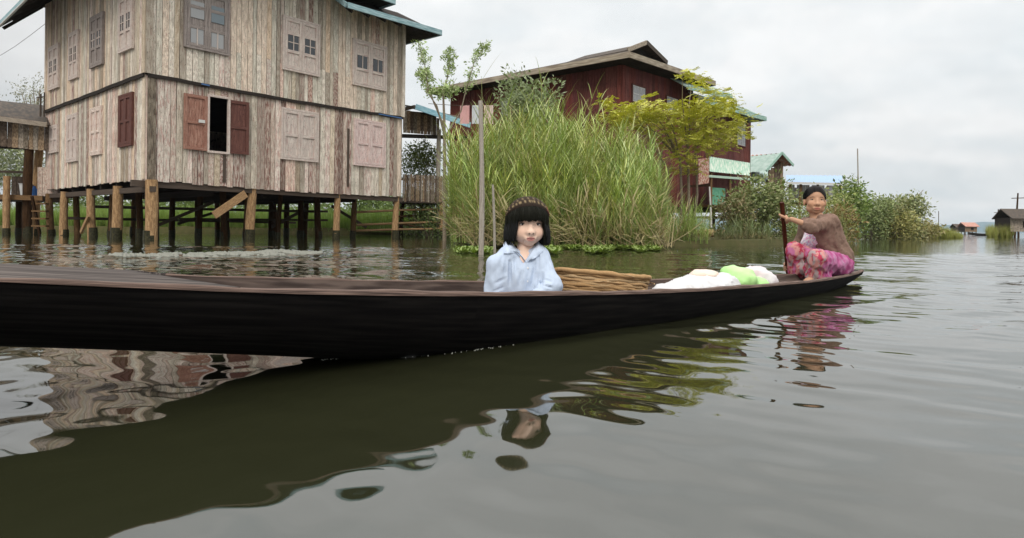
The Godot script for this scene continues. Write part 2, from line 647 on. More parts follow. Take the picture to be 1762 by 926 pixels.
func wave_set() -> void:
	var r := RandomNumberGenerator.new()
	r.seed = 23
	# wavelength, share of slope (calm), share of slope (open)
	for e in [[2.9, 0.016, 0.018], [1.9, 0.014, 0.018], [1.25, 0.014, 0.022], [0.85, 0.012, 0.024], [0.62, 0.009, 0.026], [0.45, 0.004, 0.026], [0.36, 0.004, 0.022], [0.28, 0.004, 0.020], [0.22, 0.003, 0.018], [0.16, 0.005, 0.013], [0.12, 0.004, 0.009]]:
		for q in 2:
			var a := r.randf_range(-0.75, 0.75) + (0.35 if q == 0 else -0.25)
			var k: float = TAU / (e[0] * r.randf_range(0.85, 1.15))
			waves.append([sin(a) * k, cos(a) * k, r.randf() * TAU, e[1] * 0.9 / k, e[2] * 0.9 / k])

func openness(x: float, z: float) -> float:
	var d := Vector2(x * 0.9 - 0.2, z + 0.8).length()
	var o := smoothstep(2.2, 7.0, d)
	return clampf(o + smoothstep(1.2, 4.0, x) * 0.15, 0.0, 1.0)

var gust := FastNoiseLite.new()

func water_height(x: float, z: float, o: float) -> float:
	var y := 0.0
	for w in waves:
		y += sin(x * w[0] + z * w[1] + w[2]) * lerpf(w[3] * 0.8, w[4], o)
	y *= 0.75 + 0.7 * gust.get_noise_2d(x, z)
	# the canoe's own wash: ridges running away from the hull on its near side
	var p := boat_inv * Vector3(x, 0, z)
	if p.z > 0.0:
		var q := p.z - 0.14 - (p.x + 0.6) * 0.10
		var along_ := smoothstep(-0.6, 0.5, p.x) * (1.0 - smoothstep(3.0, 6.0, p.x))
		y += 0.010 * exp(-pow((q - 0.16) / 0.07, 2.0)) * along_
		# older wake trailing off to the right
		var k2 := p.z - 1.15 - (p.x - 1.0) * 0.16
		var far_ := smoothstep(0.8, 2.4, p.x)
		y += far_ * 0.012 * (exp(-pow(k2 / 0.10, 2.0)) + 0.8 * exp(-pow((k2 - 0.34) / 0.11, 2.0)) + 0.6 * exp(-pow((k2 + 0.36) / 0.11, 2.0)))
	# cross wash on the right, its crests fanning out towards the open water
	var fan := smoothstep(0.35, 1.3, x) * smoothstep(0.5, 0.95, -z) * (1.0 - smoothstep(3.0, 5.5, -z))
	if fan > 0.0:
		var turn := lerpf(-1.35, -0.35, smoothstep(0.9, 3.2, -z))
		var q := x * sin(turn) + z * cos(turn) + 0.10 * gust.get_noise_2d(x * 2.0 + 70.0, z * 2.0)
		var lum := 0.5 + 1.1 * gust.get_noise_2d(x * 1.4 + 20.0, z * 2.6)
		y += fan * clampf(lum, 0.0, 1.2) * (0.0021 * sin(q * TAU / 0.42) + 0.0011 * sin(q * TAU / 0.23 + 1.0))
	# wash left by a passing boat between canoe and house
	var wz := z + 8.43 + (x + 4.0) * 1.125
	if absf(wz) < 1.5:
		var on := smoothstep(-5.4, -4.6, x) * (1.0 - smoothstep(-3.4, -2.6, x))
		y += on * 0.022 * exp(-pow(wz / 0.3, 2.0)) * (1.0 + 0.5 * sin(x * 9.0) * sin(x * 5.3 + 1.0))
	return y

var boat_inv := Transform3D()

func build_water() -> void:
	wave_set()
	gust.seed = 5
	gust.frequency = 0.35
	boat_inv = boat_xf().affine_inverse()
	var x0 := -14.0
	var x1 := 14.0
	var z0 := 1.6
	var z1 := -13.0
	var nx := 560
	var nz := 400
	var xs := PackedFloat32Array()
	for i in nx + 1:
		xs.append(14.0 * sinh(2.2 * (2.0 * i / nx - 1.0)) / sinh(2.2))
	var zs := PackedFloat32Array()
	for j in nz + 1:
		zs.append(z0 - (z0 - z1) * (exp(1.4 * j / nz) - 1.0) / (exp(1.4) - 1.0))
	var v := PackedVector3Array()
	var hgt := PackedFloat32Array()
	var keep := PackedByteArray()
	for j in nz + 1:
		for i in nx + 1:
			var x := xs[i]
			var z := zs[j]
			var edge := minf(minf(x - x0, x1 - x), minf(z0 - z, z - z1))
			var o := openness(x, z)
			var y := water_height(x, z, o) * smoothstep(0.0, 1.2, edge)
			var p := boat_inv * Vector3(x, 0, z)
			var inside := 0
			if p.x > -0.4 and p.x < 3.9 and absf(p.z) < along(BT, BB, p.x) * 0.62 - 0.03:
				inside = 1
			v.append(Vector3(x, y, z))
			hgt.append(y)
			keep.append(inside)
	var n := PackedVector3Array()
	var t := PackedVector2Array()
	var w := nx + 1
	for j in nz + 1:
		for i in w:
			var i0 := maxi(i - 1, 0)
			var i1 := mini(i + 1, nx)
			var j0 := maxi(j - 1, 0)
			var j1 := mini(j + 1, nz)
			var dx := (hgt[j * w + i1] - hgt[j * w + i0]) / (xs[i1] - xs[i0])
			var dz := (hgt[j1 * w + i] - hgt[j0 * w + i]) / (zs[j1] - zs[j0])
			n.append(Vector3(-dx, 1, -dz).normalized())
			t.append(Vector2(xs[i], zs[j]) / 5.0)
	var idx := PackedInt32Array()
	for j in nz:
		for i in nx:
			var a := j * w + i
			if keep[a] or keep[a + 1] or keep[a + w] or keep[a + w + 1]:
				continue
			idx.append_array(PackedInt32Array([a, a + w, a + 1, a + 1, a + w, a + w + 1]))
	# the open water beyond, out to the horizon
	var far := 3500.0
	for r in [[-far, -far, far, z1], [-far, z1, x0, far], [x1, z1, far, far], [x0, z0, x1, far]]:
		var k := v.size()
		for q in [[0, 1], [2, 1], [0, 3], [2, 3]]:
			var p := Vector3(r[q[0]], 0, r[q[1]])
			v.append(p)
			n.append(Vector3.UP)
			t.append(Vector2(p.x, p.z) / 5.0)
		idx.append_array(PackedInt32Array([k, k + 1, k + 2, k + 1, k + 3, k + 2]))
	var arr := []
	arr.resize(Mesh.ARRAY_MAX)
	arr[Mesh.ARRAY_VERTEX] = v
	arr[Mesh.ARRAY_NORMAL] = n
	arr[Mesh.ARRAY_TEX_UV] = t
	arr[Mesh.ARRAY_INDEX] = idx
	var near_arr := ArrayMesh.new()
	near_arr.add_surface_from_arrays(Mesh.PRIMITIVE_TRIANGLES, arr)
	var m := flat_mat(lin(0.020, 0.021, 0.010), 0.03, 0.62)
	m.refraction_enabled = true
	m.refraction_scale = 0.085
	m.normal_enabled = true
	m.normal_texture = ripple_map()
	m.normal_scale = 0.7
	M.water = m
	tag(put("water", near_arr, m), "dark green rippled lake water under the canoe and the houses", "", "", "structure")

func ripple_map() -> ImageTexture:
	var s := 384
	var r := RandomNumberGenerator.new()
	r.seed = 3
	var comps := []
	for q in 26:
		var k := r.randf_range(7.0, 52.0)
		var a := r.randfn(0.0, 0.55)
		var kx := roundf(k * sin(a))
		var ky := roundf(k * cos(a))
		var kk := Vector2(kx, ky).length()
		var slope := 0.0085 * r.randf_range(0.6, 1.3)
		comps.append([kx, ky, r.randf() * TAU, slope * kx / kk, slope * ky / kk])
	var im := Image.create(s, s, false, Image.FORMAT_RGBF)
	for y in s:
		for x in s:
			var gx := 0.0
			var gy := 0.0
			for c in comps:
				var q := cos((c[0] * x + c[1] * y) * TAU / s + c[2])
				gx += c[3] * q
				gy += c[4] * q
			var nn := Vector3(-gx, gy, 1.0).normalized()
			im.set_pixel(x, y, Color(nn.x * 0.5 + 0.5, nn.y * 0.5 + 0.5, nn.z * 0.5 + 0.5))
	return ImageTexture.create_from_image(im)

# ---------------------------------------------------------------- banks
func land(called: String, outline: Array, top: float, label: String) -> void:
	var poly := PackedVector2Array()
	for k in outline.size():
		var a: Vector2 = outline[k]
		var b: Vector2 = outline[(k + 1) % outline.size()]
		var cnt := maxi(1, int(a.distance_to(b) / 0.9))
		for j in cnt:
			var f := float(j) / cnt
			poly.append(a.lerp(b, f) + Vector2(rng.randf_range(-0.15, 0.15), rng.randf_range(-0.15, 0.15)))
	var mb := MB.new()
	var ids := Geometry2D.triangulate_polygon(poly)
	var mid := Vector2.ZERO
	for p in poly: mid += p / poly.size()
	var ups := []
	for p in poly:
		var q := p.lerp(mid, clampf(0.35 / p.distance_to(mid), 0.0, 0.4))
		ups.append(Vector3(q.x, top * rng.randf_range(0.7, 1.2), q.y))
	for k in range(0, ids.size(), 3):
		mb.tri(ups[ids[k]], ups[ids[k + 2]], ups[ids[k + 1]])
	for k in poly.size():
		var k1 := (k + 1) % poly.size()
		mb.quad(Vector3(poly[k].x, -0.3, poly[k].y), Vector3(poly[k1].x, -0.3, poly[k1].y), ups[k1], ups[k])
	tag(put(called, mb.mesh(), M.earth), label, "", "", "structure")

func flat(u: float, v: float) -> Vector2:
	var p := on_water(u, v)
	return Vector2(p.x, p.z)

func build_land() -> void:
	land("reed_bank", [flat(548, 233), flat(600, 233.5), flat(660, 234), flat(720, 234), flat(775, 233), flat(800, 232.6), flat(870, 231.6), flat(930, 230.5), flat(996, 228), flat(1003, 225.5), Vector2(11, -42), Vector2(-2, -42), Vector2(-1.5, -22)], 0.14, "muddy bank under the reeds beside the channel")
	land("far_bank", [flat(985, 224.2), flat(1040, 223.9), flat(1090, 223.8), Vector2(30, -60), Vector2(34, -90), Vector2(12, -90), Vector2(10, -45)], 0.2, "low far bank with scrub along the channel")
	land("meadow_bank", [Vector2(-45, -33), Vector2(-20, -30.5), Vector2(-8, -31), Vector2(-1.2, -33), Vector2(3, -48), Vector2(-10, -60), Vector2(-60, -60)], 0.25, "green bank behind the stilts of the wooden house")
	# bright grass on the bank behind the stilts
	var blades := blade_tuft(1.5, 26, [Color(0.22, 0.31, 0.07), Color(0.28, 0.35, 0.10), Color(0.17, 0.26, 0.06)])
	var xs := []
	for k in 4200:
		var x := rng.randf_range(-42, 0.5)
		var z := -31.2 - rng.randf() * rng.randf() * 10.0 - (1.5 if x > -4 or x < -20 else 0.0)
		xs.append(Transform3D(Basis(Vector3.UP, rng.randf() * TAU).scaled(Vector3.ONE * rng.randf_range(0.55, 1.15)), Vector3(x, 0.1, z)))
	tag(scatter("grass", blades, M.reed, xs), "bright green grass on the bank behind the stilts", "grass", "", "stuff")

func blade_tuft(h: float, count: int, cols: Array) -> ArrayMesh:
	var mb := MB.new()
	for k in count:
		mb.col = cols[k % cols.size()]
		var a := rng.randf() * TAU
		var out := Vector3(cos(a), 0, sin(a))
		var base := out * rng.randf() * 0.16
		var hh := h * rng.randf_range(0.5, 1.0)
		leaf_strip(mb, base, (Vector3.UP + out * rng.randf_range(0.1, 0.5)).normalized(), hh, 0.022, rng.randf_range(0.2, 0.9), 3)
	return mb.mesh()

# a grass-like leaf: starts along dir, bends down by droop
func leaf_strip(mb: MB, base: Vector3, dir: Vector3, length: float, width: float, droop: float, seg := 4) -> void:
	var p := base
	var d := dir
	var side := d.cross(Vector3.UP)
	if side.length() < 0.05: side = Vector3(1, 0, 0).rotated(Vector3.UP, rng.randf() * TAU)
	side = side.normalized()
	var k0 := mb.v.size()
	for j in seg + 1:
		var f := float(j) / seg
		var w := width * 0.5 * (1.0 - pow(f, 1.8)) * (0.6 + 0.4 * minf(1.0, f * 4.0))
		var nn := side.cross(d).normalized()
		mb.vert(p - side * w, nn)
		mb.vert(p + side * w, nn)
		p += d * length / seg
		d = (d + Vector3.DOWN * droop / seg * (0.4 + f)).normalized()
	for j in seg:
		var a := k0 + j * 2
		mb.i.append_array(PackedInt32Array([a, a + 2, a + 1, a + 1, a + 2, a + 3]))

func scatter(called: String, mesh: Mesh, mat: Material, xs: Array, cols: Array = [], parent: Node = self) -> MultiMeshInstance3D:
	var mm := MultiMesh.new()
	mm.transform_format = MultiMesh.TRANSFORM_3D
	mm.use_colors = cols.size() > 0
	mm.mesh = mesh
	mm.instance_count = xs.size()
	for k in xs.size():
		mm.set_instance_transform(k, xs[k])
		if cols.size() > 0:
			mm.set_instance_color(k, cols[k])
	var o := MultiMeshInstance3D.new()
	o.multimesh = mm
	o.material_override = mat
	o.name = numbered(called) if parent == self else called
	parent.add_child(o, true)
	return o

# ---------------------------------------------------------------- the grey wooden house
func slab(mb: MB, a: Vector3, b: Vector3, c: Vector3, d: Vector3, t: float) -> void:
	var dn := Vector3(0, -t, 0)
	mb.quad(a, b, c, d)
	mb.quad(d + dn, c + dn, b + dn, a + dn)
	mb.quad(a + dn, b + dn, b, a)
	mb.quad(b + dn, c + dn, c, b)
	mb.quad(c + dn, d + dn, d, c)
	mb.quad(d + dn, a + dn, a, d)

func slab_node(called: String, a: Vector3, b: Vector3, c: Vector3, d: Vector3, t: float, mat: Material, parent: Node) -> MeshInstance3D:
	var mb := MB.new()
	slab(mb, a, b, c, d, t)
	return put(called, mb.mesh(), mat, parent)

# corrugated sheet between eave a-b and ridge side d-c
func corrugated(a: Vector3, b: Vector3, c: Vector3, d: Vector3, pitch := 0.16, depth := 0.03) -> ArrayMesh:
	var mb := MB.new()
	var n := maxi(2, int(a.distance_to(b) / pitch) * 4)
	var up := (b - a).cross(d - a).normalized()
	var rows := [[], []]
	for k in n + 1:
		var f := float(k) / n
		var o := up * depth * 0.5 * sin(k * PI * 0.5)
		rows[0].append(a.lerp(b, f) + o)
		rows[1].append(d.lerp(c, f) + o)
	mb.grid(rows)
	return mb.mesh()

func wall_rect(xf: Transform3D, axis: int, off: float, u0: float, v0: float, u1: float, v1: float) -> Array:
	# place and size of a rectangle on a wall
	var um := (u0 + u1) * 0.5
	var vm := (v0 + v1) * 0.5
	var a := on_plane(xf, axis, off, u0, vm)
	var b := on_plane(xf, axis, off, u1, vm)
	var t := on_plane(xf, axis, off, um, v0)
	var d := on_plane(xf, axis, off, um, v1)
	var w := absf(b.x - a.x) if axis == 2 else absf(b.z - a.z)
	var mid := (a + b) * 0.5
	mid.y = (t.y + d.y) * 0.5
	return [mid, w, absf(t.y - d.y)]

func wall_basis(axis: int) -> Basis:
	return Basis() if axis == 2 else Basis(Vector3(0, 0, 1), Vector3.UP, Vector3(-1, 0, 0))

func frame_mesh(w: float, h: float, bar: float, depth: float) -> ArrayMesh:
	var mb := MB.new()
	for s in [-1, 1]:
		mb.box(Transform3D(Basis(), Vector3(s * (w - bar) * 0.5, 0, 0)), Vector3(bar, h, depth), Vector2(0, 0), Vector2(0.12, 1))
		mb.box(Transform3D(Basis(Vector3.BACK, PI / 2), Vector3(0, s * (h - bar) * 0.5, 0)), Vector3(bar, w - bar * 2 - 0.004, depth * 0.94), Vector2(0.25, 0), Vector2(0.37, 1))
	return mb.mesh()

# a leaf with rails, stiles and sunk panels (rows of them, from the top: share of the height)
func shutter_mesh(w: float, h: float, rails: Array) -> ArrayMesh:
	var mb := MB.new()
	var bar := minf(0.085, w * 0.17)
	var o := rng.randi() % 5 / 8.0
	for s in [-1, 1]:
		mb.box(Transform3D(Basis(), Vector3(s * (w - bar) * 0.5, 0, 0)), Vector3(bar, h, 0.045), Vector2(o, 0), Vector2(o + 0.12, 0.35))
	for f in rails:
		var y := h * 0.5 - bar * 0.5 - float(f) * (h - bar)
		mb.box(Transform3D(Basis(Vector3.BACK, PI / 2), Vector3(0, y, 0)), Vector3(bar, w - bar * 2 - 0.004, 0.042), Vector2(o + 0.13, 0), Vector2(o + 0.24, 0.15))
	mb.box(Transform3D(Basis(), Vector3(0, 0, -0.012)), Vector3(w - bar, h - bar, 0.014), Vector2(o, 0.4), Vector2(o + 0.37, 0.75))
	return mb.mesh()

# window kinds: "closed" two shut leaves, "glass" two leaves with a small pane each, "open" leaves swung back
func window(house: Node3D, xf: Transform3D, axis: int, off: float, r: Array, kind: String, mat: Material, label := "") -> void:
	var a := wall_rect(xf, axis, off, r[0], r[1], r[2], r[3])
	var w: float = a[1]
	var h: float = a[2]
	var fr := put("window", frame_mesh(w, h, 0.06, 0.07), M.frame_dark if kind == "dark" else mat, house)
	fr.transform = Transform3D(wall_basis(axis), a[0])
	if label: fr.set_meta("label", label)
	var iw := w - 0.13
	var ih := h - 0.13
	for s in [-1, 1]:
		var lw := iw * 0.5 - 0.006
		var rails: Array = [0.0, 0.52, 1.0]
		if kind != "closed": rails = [0.0, 0.28, 0.66, 1.0]
		var leaf := put("shutter", shutter_mesh(lw, ih, rails), mat, fr)
		leaf.position = Vector3(s * iw * 0.25, 0, 0.012)
		if kind != "closed":
			var ph := ih * (0.34 if kind != "tall_pale" else 0.3)
			var py := ih * 0.5 - ih * (0.47 if kind != "tall_pale" else 0.82)
			if kind == "tall_pale":
				var upper := put("pane", boxmesh(Vector3(lw * 0.66, ih * 0.3, 0.012)), M.glass_pale if s < 0 else M.glass_blue, fr)
				upper.position = Vector3(s * iw * 0.25, ih * 0.16, 0.02)
			var pane := put("pane", boxmesh(Vector3(lw * 0.62, ph, 0.012)), M.glass_dark if kind != "tall_pale" else M.glass_pale, fr)
			pane.position = Vector3(s * iw * 0.25, py, 0.014)
			var mb := MB.new()
			mb.box(Transform3D(Basis(), Vector3(0, 0, 0)), Vector3(0.025, ph, 0.02))
			if kind == "cross": mb.box(Transform3D(Basis(), Vector3(0, 0, 0.0)), Vector3(lw * 0.62, 0.025, 0.018))
			var bar := put("glazing_bar", mb.mesh(), M.shutter_grey, fr)
			bar.position = Vector3(s * iw * 0.25, py, 0.026)

func grey_xf() -> Transform3D:
	var p := spot(170.2, 214, 16.3)
	return Transform3D(Basis(Vector3.UP, 0.876), Vector3(p.x, 0, p.z))

func stilt(house: Node3D, a: Vector3, top: float, r: float, mat: Material) -> void:
	var lean := Vector3(rng.randf_range(-0.1, 0.1), 0, rng.randf_range(-0.1, 0.1))
	var p := put("stilt", post_mesh(Vector3(a.x, -0.5, a.z) + lean, Vector3(a.x, top, a.z), r * 1.08, r * 0.95), mat, house)
	var foot := MB.new()
	var q0 := Vector3(a.x, -0.4, a.z) + lean * 0.95
	var q1 := Vector3(a.x, 0.16 + rng.randf() * 0.14, a.z) + lean * 0.7
	foot.tube([q0, q0.lerp(q1, 0.6), q1], [r * 1.17, r * 1.15, r * 1.1], 9)
	put("wet_foot", foot.mesh(), M.wet_foot, p)

func build_grey_house() -> void:
	var xf := grey_xf()
	var hs := thing("grey_house", "big weathered grey plank house on stilts with red shutters open on a dark window", "house", xf.origin, 0.876)
	var f_b0 := on_plane(xf, 2, 0, 170.2, 169.2)
	var f_b1 := on_plane(xf, 2, 0, 469.0, 185.3)
	var f_t0 := on_plane(xf, 2, 0, 170.2, 69.5)
	var f_t1 := on_plane(xf, 2, 0, 471.3, 110.6)
	var l_b1 := on_plane(xf, 0, 0, 55.5, 178.8)
	var l_t1 := on_plane(xf, 0, 0, 54.0, 105.5)
	var len_f := f_t1.x
	var len_l := -l_t1.z
	var fy := func(x: float, top: bool) -> float:
		var f := x / len_f
		var sag := 0.05 * sin(f * PI)
		return lerpf(f_t0.y, f_t1.y, f) - sag if top else lerpf(f_b0.y, f_b1.y, f) - sag
	var ly := func(z: float, top: bool) -> float:
		var f := -z / len_l
		return lerpf(f_t0.y, l_t1.y, f) if top else lerpf(f_b0.y, l_b1.y, f)
	var main_corner := on_plane(xf, 2, 1.0, 463, 5.5)
	var eave := main_corner.y + 0.1
	var hole := wall_rect(xf, 2, 0, 244, 92, 266.5, 143)
	var hx0: float = hole[0].x - hole[1] * 0.5
	var hx1: float = hole[0].x + hole[1] * 0.5
	var hy0: float = hole[0].y - hole[2] * 0.5
	var hy1: float = hole[0].y + hole[2] * 0.5
	# front boards
	for up in 2:
		var x := 0.0
		while x < len_f - 0.03:
			var w := minf(rng.randf_range(0.115, 0.185), len_f - x)
			if up == 0 and x < hx0 and x + w > hx0 - 0.05: w = hx0 - x
			if up == 0 and x >= hx0 - 0.001 and x < hx1 and x + w > hx1 - 0.05: w = hx1 - x
			var c := x + w * 0.5
			var m := boards_of("grey_house", [0.46, 0.36, 0.14, 0.04] if up == 0 else [0.78, 0.12, 0.05, 0.05])
			var z := rng.randf_range(-0.008, 0.008)
			var gap := rng.randf_range(0.006, 0.02)
			if up == 0:
				var y0: float = fy.call(c, false) + rng.randf_range(-0.03, 0.02)
				var y1: float = fy.call(c, true) - 0.015
				if c > hx0 and c < hx1:
					plank(hs, Vector3(c, (y0 + hy0) * 0.5, z), w - gap, hy0 - y0, 0.028, 2, m)
					plank(hs, Vector3(c, (y1 + hy1) * 0.5, z), w - gap, y1 - hy1, 0.028, 2, m)
				else:
					plank(hs, Vector3(c, (y0 + y1) * 0.5, z), w - gap, y1 - y0, 0.028, 2, m)
			else:
				var y0: float = fy.call(c, true) + rng.randf_range(-0.02, 0.02)
				# many upper boards are pieced: a shorter board under the window line
				if rng.randf() < 0.5:
					var j := y0 + rng.randf_range(1.02, 1.12)
					plank(hs, Vector3(c, (y0 + j) * 0.5, 0.05 + z), w - gap, j - y0 - 0.006, 0.028, 2, m)
					plank(hs, Vector3(c, (j + eave) * 0.5, 0.047 + z), w - gap, eave - j - 0.006, 0.028, 2, boards_of("grey_house", [0.7, 0.1, 0.05, 0.15]))
				else:
					plank(hs, Vector3(c, (y0 + eave) * 0.5, 0.05 + z), w - gap, eave - y0, 0.028, 2, m)
			x += w
	# left boards
	for up in 2:
		var z := 0.0
		while z < len_l - 0.03:
			var w := minf(rng.randf_range(0.13, 0.2), len_l - z)
			var c := -(z + w * 0.5)
			var m := boards_of("grey_house", [0.36, 0.34, 0.06, 0.24] if up == 0 else [0.45, 0.1, 0.03, 0.42])
			var o := rng.randf_range(-0.008, 0.008)
			var gap := rng.randf_range(0.006, 0.02)
			var y0: float = ly.call(c, up == 1) + rng.randf_range(-0.025, 0.02)
			var y1: float = ly.call(c, true) - 0.015 if up == 0 else eave
			plank(hs, Vector3(-0.05 * up + o, (y0 + y1) * 0.5, c), w - gap, y1 - y0, 0.028, 0, m)
			z += w
	# dark gap behind the boards: inner sheathing, floors, back walls
	var yb := f_b0.y
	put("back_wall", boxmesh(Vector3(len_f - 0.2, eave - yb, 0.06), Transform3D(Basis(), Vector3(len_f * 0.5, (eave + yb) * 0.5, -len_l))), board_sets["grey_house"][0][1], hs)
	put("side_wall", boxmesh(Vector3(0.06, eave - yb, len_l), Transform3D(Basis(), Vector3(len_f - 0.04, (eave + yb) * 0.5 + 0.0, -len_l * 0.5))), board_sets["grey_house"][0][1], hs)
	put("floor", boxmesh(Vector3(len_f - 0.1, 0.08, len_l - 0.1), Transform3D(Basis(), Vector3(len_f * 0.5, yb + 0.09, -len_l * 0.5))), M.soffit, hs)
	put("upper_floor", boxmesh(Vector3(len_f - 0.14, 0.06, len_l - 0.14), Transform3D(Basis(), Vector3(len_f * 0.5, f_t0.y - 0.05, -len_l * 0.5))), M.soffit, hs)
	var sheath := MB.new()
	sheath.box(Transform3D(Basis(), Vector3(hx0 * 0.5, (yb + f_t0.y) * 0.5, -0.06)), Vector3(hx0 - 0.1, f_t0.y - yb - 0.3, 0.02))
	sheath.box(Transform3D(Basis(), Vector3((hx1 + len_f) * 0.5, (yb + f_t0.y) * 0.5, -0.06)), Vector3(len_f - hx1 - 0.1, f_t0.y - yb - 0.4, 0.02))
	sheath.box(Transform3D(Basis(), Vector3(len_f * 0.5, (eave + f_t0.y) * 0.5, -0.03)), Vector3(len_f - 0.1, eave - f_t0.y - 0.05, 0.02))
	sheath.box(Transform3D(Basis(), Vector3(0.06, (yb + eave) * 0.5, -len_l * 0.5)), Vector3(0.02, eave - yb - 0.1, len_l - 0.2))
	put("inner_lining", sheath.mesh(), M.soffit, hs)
	# drip edge between the storeys
	var drip := MB.new()
	var last := Vector3.ZERO
	for k in 25:
		var x := len_f * k / 24.0
		var p := Vector3(x, fy.call(x, true) - 0.02 + rng.randf_range(-0.012, 0.012), 0.06)
		if k > 0: drip.beam(last, p, 0.028, 0.09, Vector3.UP)
		last = p
	put("drip_board", drip.mesh(), M.soffit, hs)
	var drip2 := MB.new()
	for k in 20:
		var z := -len_l * k / 19.0
		var p := Vector3(-0.07, ly.call(z, true) - 0.02 + rng.randf_range(-0.012, 0.012), z)
		if k > 0: drip2.beam(last, p, 0.03, 0.1, Vector3.UP)
		last = p
	put("drip_board", drip2.mesh(), M.soffit, hs)
	for seg in [[236, 245], [444, 470]]:
		var a := on_plane(xf, 2, 0.085, seg[0], lerpf(69.5, 110.6, (seg[0] - 170.0) / 301.0) + 0.6)
		var b := on_plane(xf, 2, 0.085, seg[1], lerpf(69.5, 110.6, (seg[1] - 170.0) / 301.0) + 1.0)
		beam_node("blue_strip", a, b, 0.075, 0.035, M.blue_strip, hs)
	# corner boards
	plank(hs, Vector3(0.11, (f_b0.y + f_t0.y) * 0.5, 0.032), 0.2, f_t0.y - f_b0.y - 0.02, 0.03, 2, board_sets["slat"][0][1], "corner_board")
	plank(hs, Vector3(-0.036, (f_b0.y + f_t0.y) * 0.5, -0.09), 0.15, f_t0.y - f_b0.y - 0.02, 0.03, 0, board_sets["grey_house"][3][0], "corner_board")
	plank(hs, Vector3(len_f - 0.02, (f_t1.y + eave) * 0.5, 0.085), 0.12, eave - f_t1.y, 0.03, 2, board_sets["grey_house"][0][0], "corner_board")
	plank(hs, Vector3(0.02, (f_t0.y + eave) * 0.5, 0.082), 0.17, eave - f_t0.y - 0.03, 0.03, 2, board_sets["grey_house"][0][2], "corner_board")
	plank(hs, Vector3(-0.086, (f_t0.y + eave) * 0.5, -0.01), 0.16, eave - f_t0.y - 0.03, 0.03, 0, board_sets["grey_house"][3][1], "corner_board")
	# dark battens where a board is missing
	for r in [[263, 146, 172, 0.02], [408, 121, 176, 0.02]]:
		var a := on_plane(xf, 2, 0.022, r[0], r[1])
		var b := on_plane(xf, 2, 0.022, r[0], r[2])
		put("batten", boxmesh(Vector3(0.085, a.y - b.y, 0.012), Transform3D(Basis(), (a + b) * 0.5)), M.beam_dark, hs)
	# windows: front
	window(hs, xf, 2, 0.04, [329, 103.5, 373, 151.5], "closed", M.shutter_grey)
	window(hs, xf, 2, 0.04, [414.5, 113.5, 451.5, 157], "closed", M.shutter_pink, "faded pink shutters")
	window(hs, xf, 2, 0.1, [215.5, -8, 269, 48.5], "tall_pale", M.frame_dark)
	window(hs, xf, 2, 0.1, [331, 18.5, 374.6, 69], "cross", M.shutter_grey)
	window(hs, xf, 2, 0.1, [413, 40, 453, 83], "glass", M.shutter_grey)
	# windows: left wall
	for r in [[57, 43, 69, 84], [81, 30, 92, 74.5], [106, 14, 121, 62.5], [139.5, -4, 156, 48]]:
		window(hs, xf, 0, -0.1, r, "cross", M.frame_dark if r[0] in [106] else M.shutter_grey)
	window(hs, xf, 0, -0.04, [58, 118, 68, 144], "closed", M.shutter_grey)
	window(hs, xf, 0, -0.04, [79, 107.5, 91, 152.5], "closed", M.shutter_grey)
	window(hs, xf, 0, -0.04, [106, 101, 119.5, 146], "closed", board_sets["grey_house"][1][0])
	window(hs, xf, 0, -0.04, [139.5, 88.5, 155.5, 138], "closed", M.shutter_dark, "dark red shutters")
	# the open window: shutters folded back flat against the boards
	var jamb := put("window", frame_mesh(hole[1] + 0.1, hole[2] + 0.1, 0.06, 0.08), M.shutter_grey, hs)
	jamb.position = hole[0] + Vector3(0, 0, 0.025)
	jamb.set_meta("label", "open window showing the dark room")
	for e in [[[215, 89.3, 243.2, 141.3], M.shutter_red, "worn orange red shutter"], [[267.4, 95.2, 291, 145.2], M.shutter_dark, "dark red shutter"]]:
		var r: Array = e[0]
		var a := wall_rect(xf, 2, 0.06, r[0], r[1], r[2], r[3])
		var leaf := put("shutter", shutter_mesh(a[1], a[2], [0.0, 0.5, 1.0]), e[1], jamb)
		leaf.position = a[0] - jamb.position
		leaf.rotation.y = 0.05 if e[2].begins_with("worn") else -0.12
		leaf.set_meta("label", e[2])
	var note := put("paper_scrap", boxmesh(Vector3(0.17, 0.08, 0.004)), M.window_white, hs)
	note.position = on_plane(xf, 2, 0.095, 236.5, 114.3)
	# roof: main eave over the front, skirt roofs at the left and at the right end
	var top := eave + 2.6
	var rb := MB.new()
	var e0 := Vector3(-0.5, eave, 1.0)
	var e1 := Vector3(main_corner.x, eave, 1.0)
	var e2 := Vector3(main_corner.x, eave, -len_l - 0.6)
	var e3 := Vector3(-0.5, eave, -len_l - 0.6)
	var r0 := Vector3(2.6, top, -len_l * 0.5)
	var r1 := Vector3(len_f - 3.2, top, -len_l * 0.5)
	rb.quad(e0, e1, r1, r0); rb.quad(e2, e3, r0, r1); rb.tri(e1, e2, r1); rb.tri(e3, e0, r0)
	rb.quad(e3, e2, e1, e0)
	put("roof", rb.mesh(), M.soffit, hs)
	for e in [[e0, e1], [e1, e2], [e3, e0]]:
		var up := Vector3(0, 0.03, 0)
		beam_node("fascia", e[0] + up, e[1] + up, 0.05, 0.17, M.teal, hs)
	# left skirt roof
	var s_in0 := Vector3(-0.08, 8.05, 1.0)
	var s_in1 := Vector3(-0.08, 7.75, -len_l - 1.5)
	var p_rear := on_plane(xf, 0, -1.15, 0.5, 24.0)
	var p_mid := on_plane(xf, 0, -1.15, 30.5, 0.0)
	var dirn := (p_mid - p_rear)
	var p_front := p_rear + dirn * ((1.1 - p_rear.z) / dirn.z)
	slab_node("skirt_roof", p_rear, p_front, s_in0, s_in1 + Vector3(0, 0, p_rear.z + len_l + 1.5), 0.05, M.soffit, hs)
